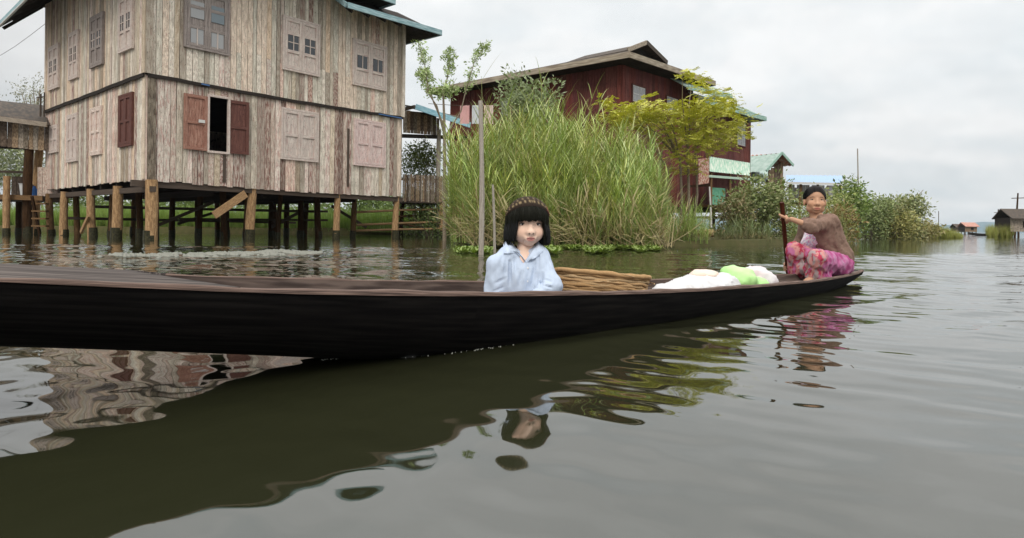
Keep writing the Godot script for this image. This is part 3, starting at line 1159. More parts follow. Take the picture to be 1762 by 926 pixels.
	beam_node("fascia", p_rear + Vector3(-0.03, 0.02, 0), p_front + Vector3(-0.03, 0.02, 0), 0.05, 0.16, M.teal, hs)
	beam_node("fascia_strip", p_rear + Vector3(-0.06, -0.075, 0), p_front + Vector3(-0.06, -0.075, 0), 0.05, 0.035, M.window_white, hs)
	var raf := 0
	while raf < 9:
		var z := lerpf(p_rear.z + 0.1, -0.2, raf / 8.0)
		var f := (z - p_rear.z) / (p_front.z - p_rear.z)
		var a := p_rear.lerp(p_front, f) + Vector3(0.05, -0.11, 0)
		beam_node("rafter", a, Vector3(-0.06, lerpf(s_in1.y, s_in0.y, f) - 0.12, z), 0.06, 0.1, M.soffit, hs)
		raf += 1
	# right skirt roof on the front
	var q1 := on_plane(xf, 2, 1.0, 516.8, 31.5)
	var q0 := on_plane(xf, 2, 1.0, 407.0, 5.6)
	var w0 := on_plane(xf, 2, 0.1, 388.6, 11.5)
	var wi0 := Vector3(w0.x, q0.y + 0.62, 0.06)
	var wi1 := Vector3(len_f - 0.3, q1.y + 0.62, 0.06)
	slab_node("skirt_roof", q0, q1, wi1, wi0, 0.05, M.soffit, hs)
	var back := q1 + Vector3(0, 0.0, -len_l - 2.0)
	slab_node("skirt_roof", q1, back, Vector3(len_f - 0.3, q1.y + 0.62, -len_l), wi1, 0.05, M.soffit, hs)
	beam_node("fascia", q0 + Vector3(0, 0.02, 0.03), q1 + Vector3(0, 0.02, 0.03), 0.05, 0.17, M.teal, hs)
	beam_node("fascia", q0 + Vector3(-0.03, 0.02, 0), wi0 + Vector3(-0.03, -0.02, 0), 0.05, 0.15, M.teal, hs)
	beam_node("fascia", q1 + Vector3(0.03, 0.02, 0), back + Vector3(0.03, 0.02, 0), 0.05, 0.17, M.teal, hs)
	for k in 6:
		var f := (k + 0.3) / 6.0
		beam_node("rafter", q0.lerp(q1, f) + Vector3(0, -0.11, -0.04), wi0.lerp(wi1, f) + Vector3(0, -0.11, 0.02), 0.06, 0.1, M.soffit, hs)
	# sill beams and joists under the floor
	beam_node("sill_beam", Vector3(-0.3, yb - 0.1, -0.1), Vector3(len_f + 0.1, f_b1.y - 0.1, -0.1), 0.14, 0.16, M.beam_dark, hs)
	beam_node("sill_beam", Vector3(0.08, yb - 0.24, 0.25), Vector3(0.08, l_b1.y - 0.2, -len_l - 0.2), 0.14, 0.14, M.beam_dark, hs)
	for k in 6:
		var z := -0.9 - k * (len_l - 1.0) / 6.0
		beam_node("joist", Vector3(0.05, yb - 0.06, z), Vector3(len_f - 0.05, yb - 0.06, z), 0.1, 0.16, M.soffit, hs)
	for k in 4:
		var x := 1.8 + k * (len_f - 2.0) / 4.0
		beam_node("joist", Vector3(x, yb - 0.24, -0.3), Vector3(x, yb - 0.24, -len_l), 0.12, 0.16, M.soffit, hs)
	# stilts: front row, left row, inner rows
	var front_u := [173.0, 296.0, 395.5, 465.0]
	for k in 4:
		var p := on_plane(xf, 2, -0.12, front_u[k], 200)
		stilt(hs, Vector3(p.x, 0, -0.12 + (0.22 if k == 0 else 0.0)), yb - 0.0 if k == 0 else yb - 0.05, [0.15, 0.125, 0.105, 0.11][k], M.post)
	var left_u := [138.0, 106.0, 75.5, 57.0]
	for k in 4:
		var p := on_plane(xf, 0, 0.02, left_u[k], 200)
		stilt(hs, Vector3(0.02, 0, p.z), yb - 0.1 - k * 0.02, [0.13, 0.11, 0.115, 0.11][k], M.post if k < 3 else M.post_grey)
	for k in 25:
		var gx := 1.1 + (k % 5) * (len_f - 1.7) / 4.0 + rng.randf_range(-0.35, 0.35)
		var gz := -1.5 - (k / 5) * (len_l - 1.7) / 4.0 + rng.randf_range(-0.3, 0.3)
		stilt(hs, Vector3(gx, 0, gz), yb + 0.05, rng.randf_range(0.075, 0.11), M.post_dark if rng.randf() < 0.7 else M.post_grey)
	# braces
	beam_node("brace", on_plane(xf, 2, 0.16, 250.5, 203), on_plane(xf, 2, 0.16, 288, 182.5), 0.035, 0.21, M.post, hs)
	beam_node("brace", on_plane(xf, 0, -0.1, 95, 219), on_plane(xf, 0, -0.1, 104, 203), 0.06, 0.1, M.post, hs)
	beam_node("brace", Vector3(5.2, 0.35, -3.0), Vector3(6.6, 1.0, -3.2), 0.06, 0.1, M.beam_dark, hs)
	for e in [[1.2, 0.3, -2.6, 3.0, 1.1, -2.7], [7.0, 1.1, -2.2, 8.6, 0.35, -2.3], [3.4, 0.4, -6.2, 5.4, 1.05, -6.3], [0.4, 0.9, -5.0, 8.4, 0.95, -5.2], [0.3, 0.55, -7.0, 8.6, 0.5, -7.1]]:
		beam_node("brace", Vector3(e[0], e[1], e[2]), Vector3(e[3], e[4], e[5]), 0.06, 0.09, M.beam_dark, hs)
	for y in [0.62, 1.0]:
		beam_node("rail", Vector3(2.6, y * 0.9, -4.2), Vector3(len_f, y * 0.9 + 0.05, -4.4), 0.06, 0.08, M.beam_dark, hs)

# ---------------------------------------------------------------- covered walkway at the left edge
func build_left_walkway() -> void:
	var d := 21.0
	var o := spot(20, 214, d)
	var turn := 0.12
	var t := thing("covered_walkway", "dark roofed wooden walkway on posts left of the grey house", "walkway", Vector3(o.x, 0, o.z), turn)
	var xf := t.transform
	var at := func(u: float, v: float, off := 0.0) -> Vector3: return on_plane(xf, 2, off, u, v)
	slab_node("roof", at.call(-40, 104.5, 0.4), at.call(55, 115.5, 0.4), at.call(55, 106, -2.6) + Vector3(0, 0.25, 0), at.call(-40, 98, -2.6) + Vector3(0, 0.25, 0), 0.08, M.roof_dark, t)
	beam_node("fascia", at.call(-40, 107.5, 0.42), at.call(55, 117.5, 0.42), 0.05, 0.15, board_sets["slat"][0][0], t)
	var a: Vector3 = at.call(-40, 120)
	var x1: float = at.call(54, 120).x
	var x := a.x
	while x < x1:
		var w := rng.randf_range(0.14, 0.2)
		var top: float = lerpf(at.call(-40, 110).y, at.call(54, 118).y, (x - a.x) / (x1 - a.x))
		plank(t, Vector3(x + w * 0.5, top - 0.42, rng.randf_range(-0.01, 0.01)), w - 0.012, 0.84, 0.025, 2, boards_of("slat", [1.0]))
		x += w
	beam_node("beam", at.call(-40, 135.5, -0.1), at.call(55, 139, -0.1), 0.1, 0.2, M.soffit, t)
	beam_node("beam", at.call(-40, 131, -2.2), at.call(55, 135, -2.2), 0.1, 0.16, M.soffit, t)
	# deck, rail wall and posts
	var dk := MB.new()
	dk.box(Transform3D(Basis(), (at.call(-40, 186, -1.2) + at.call(52, 188, -1.2)) * 0.5), Vector3(absf(at.call(52, 188).x - at.call(-40, 188).x), 0.16, 2.6))
	put("deck", dk.mesh(), M.beam_dark, t)
	beam_node("deck_edge", at.call(-40, 184.5, 0.16), at.call(50, 186.8, 0.16), 0.05, 0.16, M.post_grey, t)
	x = a.x
	while x < x1 - 0.25:
		var w := rng.randf_range(0.14, 0.2)
		plank(t, Vector3(x + w * 0.5, at.call(20, 173).y, -2.3), w - 0.014, 0.75, 0.025, 2, M.beam_dark)
		x += w
	beam_node("hand_rail", at.call(-40, 160.5, -2.25), at.call(52, 163, -2.25), 0.08, 0.08, M.beam_dark, t)
	var kind := [[34.5, 133, -0.15, 0.13, M.post_dark], [46.5, 138, -0.9, 0.13, M.post], [8, 166, 0.35, 0.1, M.post], [-25, 133, -0.15, 0.12, M.post_dark], [22, 190, -2.2, 0.1, M.post_dark]]
	for k in kind:
		var p: Vector3 = at.call(k[0], 200, k[2])
		var q: Vector3 = at.call(k[0], k[1], k[2])
		stilt(t, Vector3(q.x, 0, k[2]), q.y, k[3], k[4])
	# steps down to the water
	var st := put("steps", boxmesh(Vector3(0.06, 1.3, 0.08), Transform3D(Basis(Vector3.RIGHT, 0.35), at.call(42, 203, 0.3))), M.post_dark, t)
	for k in 4:
		var p: Vector3 = at.call(47, 192 + k * 7.0, 0.15 + k * 0.16)
		put("tread", boxmesh(Vector3(0.42, 0.05, 0.2), Transform3D(Basis(), p)), M.post_grey, st)
	# boards of the side wall between walkway and house
	x = at.call(43, 170, -0.3).x
	for k in 4:
		plank(t, Vector3(x + 0.1 + k * 0.16, at.call(46, 174.0, -0.3).y + 0.1, -0.3), 0.15, 0.95, 0.025, 2, board_sets["grey_house"][1][1])
	# bucket and a blue jug on the deck
	var bp: Vector3 = xf * Vector3(at.call(30, 180, -0.6).x, at.call(30, 184.2, -0.6).y, -0.6)
	var b := thing("bucket", "pale grey plastic bucket standing on the dark walkway deck", "bucket", bp)
	var mb := MB.new()
	mb.tube([Vector3(0, 0, 0), Vector3(0, 0.02, 0), Vector3(0, 0.36, 0), Vector3(0, 0.38, 0)], [0.13, 0.14, 0.18, 0.185], 20)
	put("bucket_body", mb.mesh(), flat_mat(Color8(190, 190, 188), 0.5), b)
	var rim := MB.new()
	var pts := []
	var rr := []
	for k in 21:
		pts.append(Vector3(cos(TAU * k / 20) * 0.187, 0.38, sin(TAU * k / 20) * 0.187)); rr.append(0.012)
	rim.tube(pts, rr, 6)
	put("rim", rim.mesh(), flat_mat(Color8(180, 180, 178), 0.5), b)
	var jp: Vector3 = xf * Vector3(at.call(40.2, 180, -0.5).x, at.call(40.2, 184.2, -0.5).y, -0.5)
	var j := thing("water_jug", "small blue plastic jug beside the grey bucket on the deck", "jug", jp)
	mb = MB.new()
	mb.tube([Vector3(0, 0, 0), Vector3(0, 0.03, 0), Vector3(0, 0.18, 0), Vector3(0, 0.24, 0), Vector3(0, 0.27, 0)], [0.09, 0.1, 0.1, 0.05, 0.04], 14)
	put("jug_body", mb.mesh(), flat_mat(Color8(70, 120, 190), 0.4), j)
	mb = MB.new()
	mb.tube([Vector3(0, 0.27, 0), Vector3(0, 0.31, 0)], [0.045, 0.045], 12)
	put("cap", mb.mesh(), flat_mat(Color8(60, 100, 170), 0.4), j)
	# a wire crossing the sky from beyond the frame to the house
	var wa := spot(-60, 62, 30.0)
	var wb := spot(53.5, 22, 21.6)
	var wm := MB.new()
	var wp := []
	var wr := []
	for k in 9:
		var f := k / 8.0
		wp.append(wa.lerp(wb, f) - Vector3(0, 0.5 * sin(f * PI), 0))
		wr.append(0.007)
	wm.tube(wp, wr, 5)
	tag(put("power_line", wm.mesh(), M.beam_dark), "thin sagging wire crossing the sky left of the grey house", "wire")
	# lantern bracket at the house corner above the walkway roof
	var lp := spot(49.5, 110, 21.3)
	var l := thing("lantern_bracket", "small dark bracket frame on the walkway roof by the house corner", "bracket", lp)
	beam_node("upright", Vector3(-0.06, 0, 0), Vector3(-0.06, 0.75, 0), 0.04, 0.04, M.beam_dark, l)
	beam_node("upright", Vector3(0.06, 0, 0), Vector3(0.06, 0.8, 0), 0.03, 0.03, M.beam_dark, l)
	beam_node("cross_bar", Vector3(-0.2, 0.62, 0), Vector3(0.07, 0.66, 0), 0.03, 0.03, M.beam_dark, l)

# ---------------------------------------------------------------- annex between the grey house and the reeds
func build_annex() -> void:
	var xf := grey_xf()
	var o: Vector3 = xf * on_plane(xf, 2, -1.2, 472, 214)
	var t := thing("annex", "low plank porch with a light blue roof edge right of the grey house", "porch", Vector3(o.x, 0, o.z), 0.45)
	var x := t.transform
	var at := func(u: float, v: float, off := 0.0) -> Vector3: return on_plane(x, 2, off, u, v)
	# roof with its blue edge
	var a: Vector3 = at.call(487, 100.5, 0.9)
	var b: Vector3 = at.call(551, 118, 0.9)
	var c: Vector3 = at.call(551, 112, -2.5)
	var d: Vector3 = at.call(470, 98, -2.5)
	slab_node("roof", a, b, c, d, 0.05, M.roof_dark, t)
	beam_node("roof_edge", a, b, 0.05, 0.2, M.blue_sheet, t)
	beam_node("roof_edge", a + Vector3(-0.02, 0, -0.02), at.call(473, 103, 0.1), 0.05, 0.12, M.roof_dark, t)
	# slatted gable wall
	var xx: float = at.call(472.5, 120, 0.0).x
	var x1: float = at.call(512, 120, 0.0).x
	var cnt := 0
	while xx < x1:
		var w := rng.randf_range(0.1, 0.15)
		var f: float = (xx - at.call(472.5, 120).x) / (x1 - at.call(472.5, 120).x)
		var top: float = at.call(472.5, 103).y - f * 0.22
		var low: float = at.call(472.5, 125).y
		plank(t, Vector3(xx + w * 0.5, (top + low) * 0.5, rng.randf_range(-0.01, 0.01)), w - 0.012, top - low, 0.02, 2, boards_of("slat", [1.0]))
		xx += w
	var bk: Vector3 = at.call(492, 114.5, -0.04)
	put("inner_lining", boxmesh(Vector3(at.call(512, 120).x - at.call(472.5, 120).x - 0.02, 0.72, 0.02), Transform3D(Basis(), bk)), M.beam_dark, t)
	beam_node("beam", at.call(470, 128, -0.1), at.call(548, 130, -0.1), 0.08, 0.14, M.soffit, t)
	# balustrade of narrow slats
	xx = at.call(471.5, 178, 0.3).x
	x1 = at.call(522.5, 178, 0.3).x
	while xx < x1:
		var w := rng.randf_range(0.055, 0.09)
		var top: float = at.call(495, 165 + rng.randf_range(-0.6, 0.8), 0.3).y
		var low: float = at.call(495, 190 + rng.randf_range(-0.5, 0.8), 0.3).y
		plank(t, Vector3(xx + w * 0.5, (top + low) * 0.5, 0.3 + rng.randf_range(-0.012, 0.012)), w - 0.012, top - low, 0.02, 2, boards_of("slat", [1.0]), "slat")
		xx += w
	beam_node("rail", at.call(470, 169, 0.26), at.call(523, 169.5, 0.26), 0.05, 0.07, M.post_grey, t)
	beam_node("rail", at.call(470, 188, 0.26), at.call(523, 188.5, 0.26), 0.05, 0.07, M.post_grey, t)
	put("deck", boxmesh(Vector3(at.call(523, 190).x - at.call(468, 190).x, 0.1, 2.2), Transform3D(Basis(), at.call(496, 191, -0.8))), M.beam_dark, t)
	for k in [[517.5, 190, 0.2, 0.12, M.post], [514.5, 122, -0.1, 0.09, M.pole_grey], [472, 190, -1.2, 0.09, M.post_dark], [519, 190, -1.8, 0.09, M.post_dark], [494, 190, -1.8, 0.08, M.post_dark]]:
		var q: Vector3 = at.call(k[0], k[1], k[2])
		stilt(t, Vector3(q.x, 0, k[2]), q.y, k[3], k[4])
	# cross poles below the deck
	for k in [[418, 200, 520, 197, 0.0], [418, 212, 520, 209, 0.1], [416, 217.5, 520, 215.5, 0.2], [466, 204, 520, 203, -0.6], [466, 210, 525, 219, -0.4], [500, 216, 545, 216.5, 0.1]]:
		var mb := MB.new()
		var p: Vector3 = at.call(k[0], k[1], k[4])
		var q: Vector3 = at.call(k[2], k[3], k[4])
		mb.tube([p, p.lerp(q, 0.5) + Vector3(0, rng.randf_range(-0.03, 0.03), 0), q], [0.045, 0.04, 0.035], 7)
		put("pole", mb.mesh(), M.post if k[4] >= 0.0 else M.post_grey, t)

# ---------------------------------------------------------------- the dark red house
func red_xf() -> Transform3D:
	var p := spot(727, 214, 24.0)
	return Transform3D(Basis(Vector3.UP, 0.8366), Vector3(p.x, 0, p.z))

func pane_window(house: Node3D, xf: Transform3D, axis: int, off: float, r: Array, leaves: int, rows: int) -> void:
	var a := wall_rect(xf, axis, off, r[0], r[1], r[2], r[3])
	var fr := put("window", frame_mesh(a[1], a[2], 0.05, 0.05), M.shutter_dark, house)
	fr.transform = Transform3D(wall_basis(axis), a[0])
	for k in leaves:
		var w: float = (a[1] - 0.12) / leaves
		var x: float = -a[1] * 0.5 + 0.06 + w * (k + 0.5)
		var h: float = a[2] - 0.1
		put("backing", boxmesh(Vector3(w - 0.02, h, 0.01), Transform3D(Basis(), Vector3(x, 0, 0.004))), M.window_white, fr)
		for i in 2:
			for j in rows:
				var pw := (w - 0.1) / 2.0
				var ph := (h - 0.04 - 0.03 * rows) / rows
				var p := Vector3(x + (i - 0.5) * (pw + 0.03), (j - (rows - 1) * 0.5) * (ph + 0.03), 0.012)
				put("pane", boxmesh(Vector3(pw, ph, 0.01), Transform3D(Basis(), p)), M.glass_pale, fr)

func build_red_house() -> void:
	var xf := red_xf()
	var hs := thing("red_house", "dark red plank house with hipped roof rising behind the tall reeds", "house", xf.origin, 0.8366)
	var len_r := on_plane(xf, 2, 0, 879.5, 140).x
	var len_l := -on_plane(xf, 0, 0, 528, 90).z
	var t0 := on_plane(xf, 2, 0.75, 728, 47.5)
	var t1 := on_plane(xf, 2, 0.75, 837, 77.5)
	var x_t1 := t1.x - 0.4
	var top1 := t0.y + 0.12
	var low := 1.35
	# boards, right wall
	var x := 0.0
	while x < len_r - 0.03:
		var w := minf(rng.randf_range(0.2, 0.3), len_r - x)
		var c := x + w * 0.5
		var top := top1 if c < x_t1 else (on_plane(xf, 2, 0.75, 850, 91).y if c < x_t1 + 1.6 else on_plane(xf, 2, 0.75, 890, 111).y + 0.3)
		plank(hs, Vector3(c, (top + low) * 0.5, rng.randf_range(-0.006, 0.006)), w - rng.randf_range(0.006, 0.014), top - low, 0.025, 2, boards_of("red_house", [1.0]))
		x += w
	var z := 0.0
	while z < len_l - 0.03:
		var w := minf(rng.randf_range(0.2, 0.3), len_l - z)
		plank(hs, Vector3(rng.randf_range(-0.006, 0.006), (top1 + low) * 0.5, -z - w * 0.5), w - rng.randf_range(0.006, 0.014), top1 - low, 0.025, 0, boards_of("red_house", [1.0]))
		z += w
	plank(hs, Vector3(0.08, (top1 + low) * 0.5, 0.025), 0.18, top1 - low, 0.03, 2, board_sets["red_house"][0][2], "corner_board")
	plank(hs, Vector3(-0.03, (top1 + low) * 0.5, -0.1), 0.16, top1 - low, 0.03, 0, board_sets["red_house"][0][2], "corner_board")
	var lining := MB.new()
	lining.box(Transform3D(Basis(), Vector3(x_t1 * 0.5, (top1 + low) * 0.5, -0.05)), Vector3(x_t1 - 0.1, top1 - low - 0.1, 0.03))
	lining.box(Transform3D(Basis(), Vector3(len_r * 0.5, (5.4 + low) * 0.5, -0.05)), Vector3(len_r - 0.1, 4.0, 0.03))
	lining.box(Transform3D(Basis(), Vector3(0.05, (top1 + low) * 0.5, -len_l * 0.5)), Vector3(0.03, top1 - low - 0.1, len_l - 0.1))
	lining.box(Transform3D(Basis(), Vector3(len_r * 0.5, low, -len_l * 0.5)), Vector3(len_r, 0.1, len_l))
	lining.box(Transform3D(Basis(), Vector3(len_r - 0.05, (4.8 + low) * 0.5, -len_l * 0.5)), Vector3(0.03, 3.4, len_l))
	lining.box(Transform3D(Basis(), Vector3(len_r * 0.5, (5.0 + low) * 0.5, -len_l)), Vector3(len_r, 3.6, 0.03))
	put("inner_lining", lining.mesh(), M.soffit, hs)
	# hipped roof
	var ov := 0.8
	var ey := t0.y
	var a := Vector3(-ov, ey, ov)
	var b := Vector3(t1.x, t1.y, ov)
	var c := Vector3(t1.x, t1.y, -len_l - ov)
	var d := Vector3(-ov, on_plane(xf, 0, -ov, 533, 79.5).y, -len_l - ov)
	var gz := -0.4
	var gp := on_plane(xf, 2, gz, 757.5, 40.5)
	var gl := on_plane(xf, 2, gz, 735.5, 47.0)
	var gr := on_plane(xf, 2, gz, 782.0, 59.0)
	var ry := gp.y - 0.12
	var r0 := Vector3(gp.x, ry, gz - 0.9)
	var r1 := Vector3(gp.x, ry, -len_l - ov + 2.5)
	var rb := MB.new()
	rb.tri(a, b, r0); rb.quad(b, c, r1, r0); rb.tri(c, d, r1); rb.quad(d, a, r0, r1)
	put("roof", rb.mesh(), M.roof_dark, hs)
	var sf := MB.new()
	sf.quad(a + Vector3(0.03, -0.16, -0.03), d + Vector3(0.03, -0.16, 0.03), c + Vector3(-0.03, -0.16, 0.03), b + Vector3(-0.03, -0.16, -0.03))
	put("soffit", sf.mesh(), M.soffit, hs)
	for e in [[a, b], [d, a], [b, c]]:
		beam_node("fascia", e[0] + Vector3(0, -0.06, 0), e[1] + Vector3(0, -0.06, 0), 0.05, 0.21, M.fascia_tan, hs)
	# gablet near the ridge
	var gm := MB.new()
	var inw := Vector3(0, 0, -3.0)
	slab(gm, gl, gp, gp + inw, gl + inw, 0.06)
	slab(gm, gp, gr, gr + inw, gp + inw, 0.06)
	put("gablet_roof", gm.mesh(), M.roof_dark, hs)
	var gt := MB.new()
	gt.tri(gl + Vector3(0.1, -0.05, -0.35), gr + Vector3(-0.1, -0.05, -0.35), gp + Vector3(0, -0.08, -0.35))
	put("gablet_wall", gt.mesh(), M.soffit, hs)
	beam_node("barge_board", gl, gp + Vector3(0, 0.02, 0.01), 0.05, 0.17, M.fascia_tan, hs)
	beam_node("barge_board", gp + Vector3(0, 0.02, 0.02), gr, 0.05, 0.17, M.roof_dark, hs)
	# the two lower roofs at the far end
	var s := [[806, 81.5, 857.5, 90.5, M.fascia_green], [829, 96.0, 897.5, 111.5, M.fascia_green]]
	for e in s:
		var p := on_plane(xf, 2, 0.9, e[0], e[1])
		var q := on_plane(xf, 2, 0.9, e[2], e[3])
		slab_node("lower_roof", p, q, Vector3(q.x, q.y + 0.55, 0.02), Vector3(p.x, p.y + 0.55, 0.02), 0.06, M.roof_green, hs)
		beam_node("fascia", p + Vector3(0, -0.03, 0.02), q + Vector3(0, -0.03, 0.02), 0.05, 0.2, e[4], hs)
		beam_node("fascia", q + Vector3(0.02, -0.03, 0), Vector3(q.x + 0.02, q.y, -len_l), 0.05, 0.2, e[4], hs)
		slab_node("lower_roof", q, Vector3(q.x, q.y, -len_l), Vector3(len_r - 2.6, q.y + 0.6, -len_l), Vector3(len_r - 2.6, q.y + 0.6, 0.0), 0.06, M.roof_green, hs)
	# windows
	pane_window(hs, xf, 2, 0.03, [740.5, 80.5, 757, 98], 2, 2)
	pane_window(hs, xf, 2, 0.03, [780.5, 91, 795, 107], 2, 2)
	pane_window(hs, xf, 2, 0.03, [863, 112.5, 874, 138], 2, 3)
	pane_window(hs, xf, 0, -0.03, [586, 94, 598, 110], 2, 2)
	# stilts
	for k in 14:
		var px := (k % 7) * len_r / 6.0
		var pz := -0.1 - (k / 7) * 3.5
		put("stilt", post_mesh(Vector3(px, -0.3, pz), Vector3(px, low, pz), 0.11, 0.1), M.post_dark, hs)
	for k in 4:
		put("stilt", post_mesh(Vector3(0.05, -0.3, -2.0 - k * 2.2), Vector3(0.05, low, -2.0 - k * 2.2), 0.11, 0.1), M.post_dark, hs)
	# porch sheets in front of the right end
	var at := func(u: float, v: float, off: float) -> Vector3: return on_plane(xf, 2, off, u, v)
	var pr := put("awning", corrugated(at.call(831.5, 161.5, 0.9), at.call(879, 165.5, 0.9), at.call(879, 153.5, 0.35), at.call(831.5, 147.5, 0.35)), M.sheet_green, hs)
	pr.set_meta("label", "pale green corrugated awning")
	put("side_sheet", corrugated(at.call(818.6, 174, 0.8), at.call(831, 172.5, 0.85), at.call(831, 148.5, 0.85), at.call(818.6, 150, 0.8)), M.sheet_rust, hs)
	put("lower_sheet", corrugated(at.call(831.5, 193, 0.6), at.call(850, 193.5, 0.6), at.call(850, 177.5, 0.6), at.call(831.5, 176.5, 0.6)), M.sheet_teal, hs)
	beam_node("awning_rail", at.call(831, 166, 0.86), at.call(880, 169, 0.86), 0.06, 0.1, M.sheet_green, hs)
	for u in [833.0, 855.0, 878.0]:
		var p: Vector3 = at.call(u, 200, 0.82)
		put("stilt", post_mesh(Vector3(p.x, 0, 0.82), Vector3(p.x, at.call(u, 163, 0.82).y, 0.82), 0.06, 0.05), M.post_grey, hs)
	beam_node("rail", at.call(800, 176, 0.5), at.call(832, 174.5, 0.5), 0.07, 0.1, M.post_dark, hs)
	put("porch_deck", boxmesh(Vector3(4.6, 0.1, 1.2), Transform3D(Basis(), at.call(845, 195.5, 0.4))), M.post_dark, hs)
	# washing on a line at the left end, seen past the reeds
	var wl := thing("washing", "pink and pale cloths hanging on a line left of the red house", "laundry", spot(540, 214, 23.0) * Vector3(1, 0, 1))
	var y := spot(540, 98, 23.0).y
	var lm := MB.new()
	lm.tube([Vector3(-1.2, y, 0), Vector3(0, y - 0.1, 0.2), Vector3(1.2, y + 0.05, 0.4)], [0.01, 0.01, 0.01], 5)
	put("line", lm.mesh(), M.beam_dark, wl)
	for k in [2, 3, 4]:
		var rows := []
		for r in 6:
			var row := []
			for q in 7:
				row.append(Vector3(-0.9 + k * 0.42 + q * 0.055, y - 0.07 - r * 0.13, 0.05 + 0.15 * k / 4.0 + 0.03 * sin(q * 1.9 + k + r * 0.3)))
			rows.append(row)
		var cm := MB.new()
		cm.grid(rows)
		var col: Color = [Color8(210, 170, 168), Color8(205, 205, 205), Color8(206, 160, 158), Color8(196, 200, 204), Color8(215, 190, 184)][k]
		var cm_mat := flat_mat(col, 0.9)
		cm_mat.cull_mode = BaseMaterial3D.CULL_DISABLED
		put("cloth", cm.mesh(), cm_mat, wl)

# ---------------------------------------------------------------- sheds beyond the red house
func build_far_buildings() -> void:
	# shack with rusty and green sheet roof, gable towards the channel
	var o := spot(908, 214, 36.0) * Vector3(1, 0, 1)
	var t := thing("shack", "small shack with rusty and pale green sheet roof beside the red house", "shack", o, 0.55)
	var x := t.transform
	var at := func(u: float, v: float, off := 0.0) -> Vector3: return on_plane(x, 2, off, u, v)
	var pk: Vector3 = at.call(916.5, 144, 0.5)
	var re: Vector3 = at.call(930, 156, 0.5)
	var le: Vector3 = at.call(898, 161, 0.5)
	var bk := Vector3(0, 0, -6.5)
	put("roof_sheet", corrugated(le + bk, le, pk, pk + bk, 0.3, 0.05), M.roof_green, t)
	put("roof_sheet", corrugated(re, re + bk, pk + bk, pk, 0.3, 0.05), M.roof_rust, t)
	var rust: Vector3 = at.call(882, 152, -3.0)
	put("rear_roof", corrugated(rust, at.call(912, 150, -3.0), at.call(914, 144.5, -5.5), at.call(876, 146.5, -5.5), 0.3, 0.05), M.roof_rust, t)
	put("rear_roof", corrugated(at.call(874, 172, -0.5), at.call(899, 172, -0.5), at.call(905, 152.5, -3.2), at.call(874, 153.0, -3.2), 0.3, 0.05), M.roof_green, t)
	beam_node("barge_board", le, pk, 0.05, 0.14, M.fascia_green, t)
	beam_node("barge_board", pk, re, 0.05, 0.14, M.fascia_green, t)
	var lx: float = at.call(900, 165).x
	var rx: float = at.call(917, 165).x
	var k := lx
	while k < rx:
		var f := (k - lx) / (rx - lx)
		var top: float = lerpf(le.y + 0.15, pk.y - 0.35, f)
		plank(t, Vector3(k + 0.13, (top + 1.2) * 0.5, 0), 0.24, top - 1.2, 0.03, 2, boards_of("slat", [1.0]))
		k += 0.26
	for u in [900.0, 917.0]:
		var p: Vector3 = at.call(u, 200)
		put("post", post_mesh(Vector3(p.x, -0.2, -0.05), Vector3(p.x, 3.2, -0.05), 0.09, 0.08), M.post_dark, t)
	put("floor", boxmesh(Vector3(rx - lx + 0.4, 0.12, 6), Transform3D(Basis(), Vector3((lx + rx) * 0.5, 1.15, -3.0))), M.post_dark, t)
	# blue roofed shed
	o = spot(955, 214, 44.0) * Vector3(1, 0, 1)
	t = thing("boat_shed", "low shed with a light blue sheet roof behind the paddling woman", "shed", o, 0.12)
	x = t.transform
	var e0: Vector3 = at.call(922, 171.5, 1.0) if false else on_plane(x, 2, 1.0, 922, 171.5)
	var e1 := on_plane(x, 2, 1.0, 985, 172.5)
	var g1 := on_plane(x, 2, -4.0, 988, 165.5)
	var g0 := on_plane(x, 2, -4.0, 921, 165.0)
	put("roof", corrugated(e0, e1, g1, g0, 0.3, 0.05), M.shed_blue, t)
	beam_node("fascia", e0 + Vector3(0, -0.06, 0), e1 + Vector3(0, -0.06, 0), 0.05, 0.14, M.window_white, t)
	for u in [926.0, 938.0, 958.0, 980.0, 985.0]:
		var p := on_plane(x, 2, 0.7, u, 200)
		put("post", post_mesh(Vector3(p.x, -0.2, 0.7), Vector3(p.x, e0.y - 0.1, 0.7), 0.09, 0.08), M.post_grey, t)
	for q in 24:
		var p := on_plane(x, 2, -2.0, 925 + q * 2.5, 180)
		var hh := 1.3 if q % 7 != 3 else 0.9
		plank(t, Vector3(p.x, on_plane(x, 2, -2.0, 950, 183).y, -2.0), 0.14, hh, 0.03, 2, M.window_white if q % 3 else M.shutter_grey)
	put("deck", boxmesh(Vector3(e1.x - e0.x, 0.12, 4), Transform3D(Basis(), Vector3((e0.x + e1.x) * 0.5, on_plane(x, 2, -1.0, 950, 192).y, -1.5))), M.post_dark, t)

# ---------------------------------------------------------------- reeds and trees
func hor(u: float) -> float:
	return HOR + 0.009 * (u - 600.0)

func tall_at(u: float, v: float, d: float) -> float:
	return spot(u, v, d).y

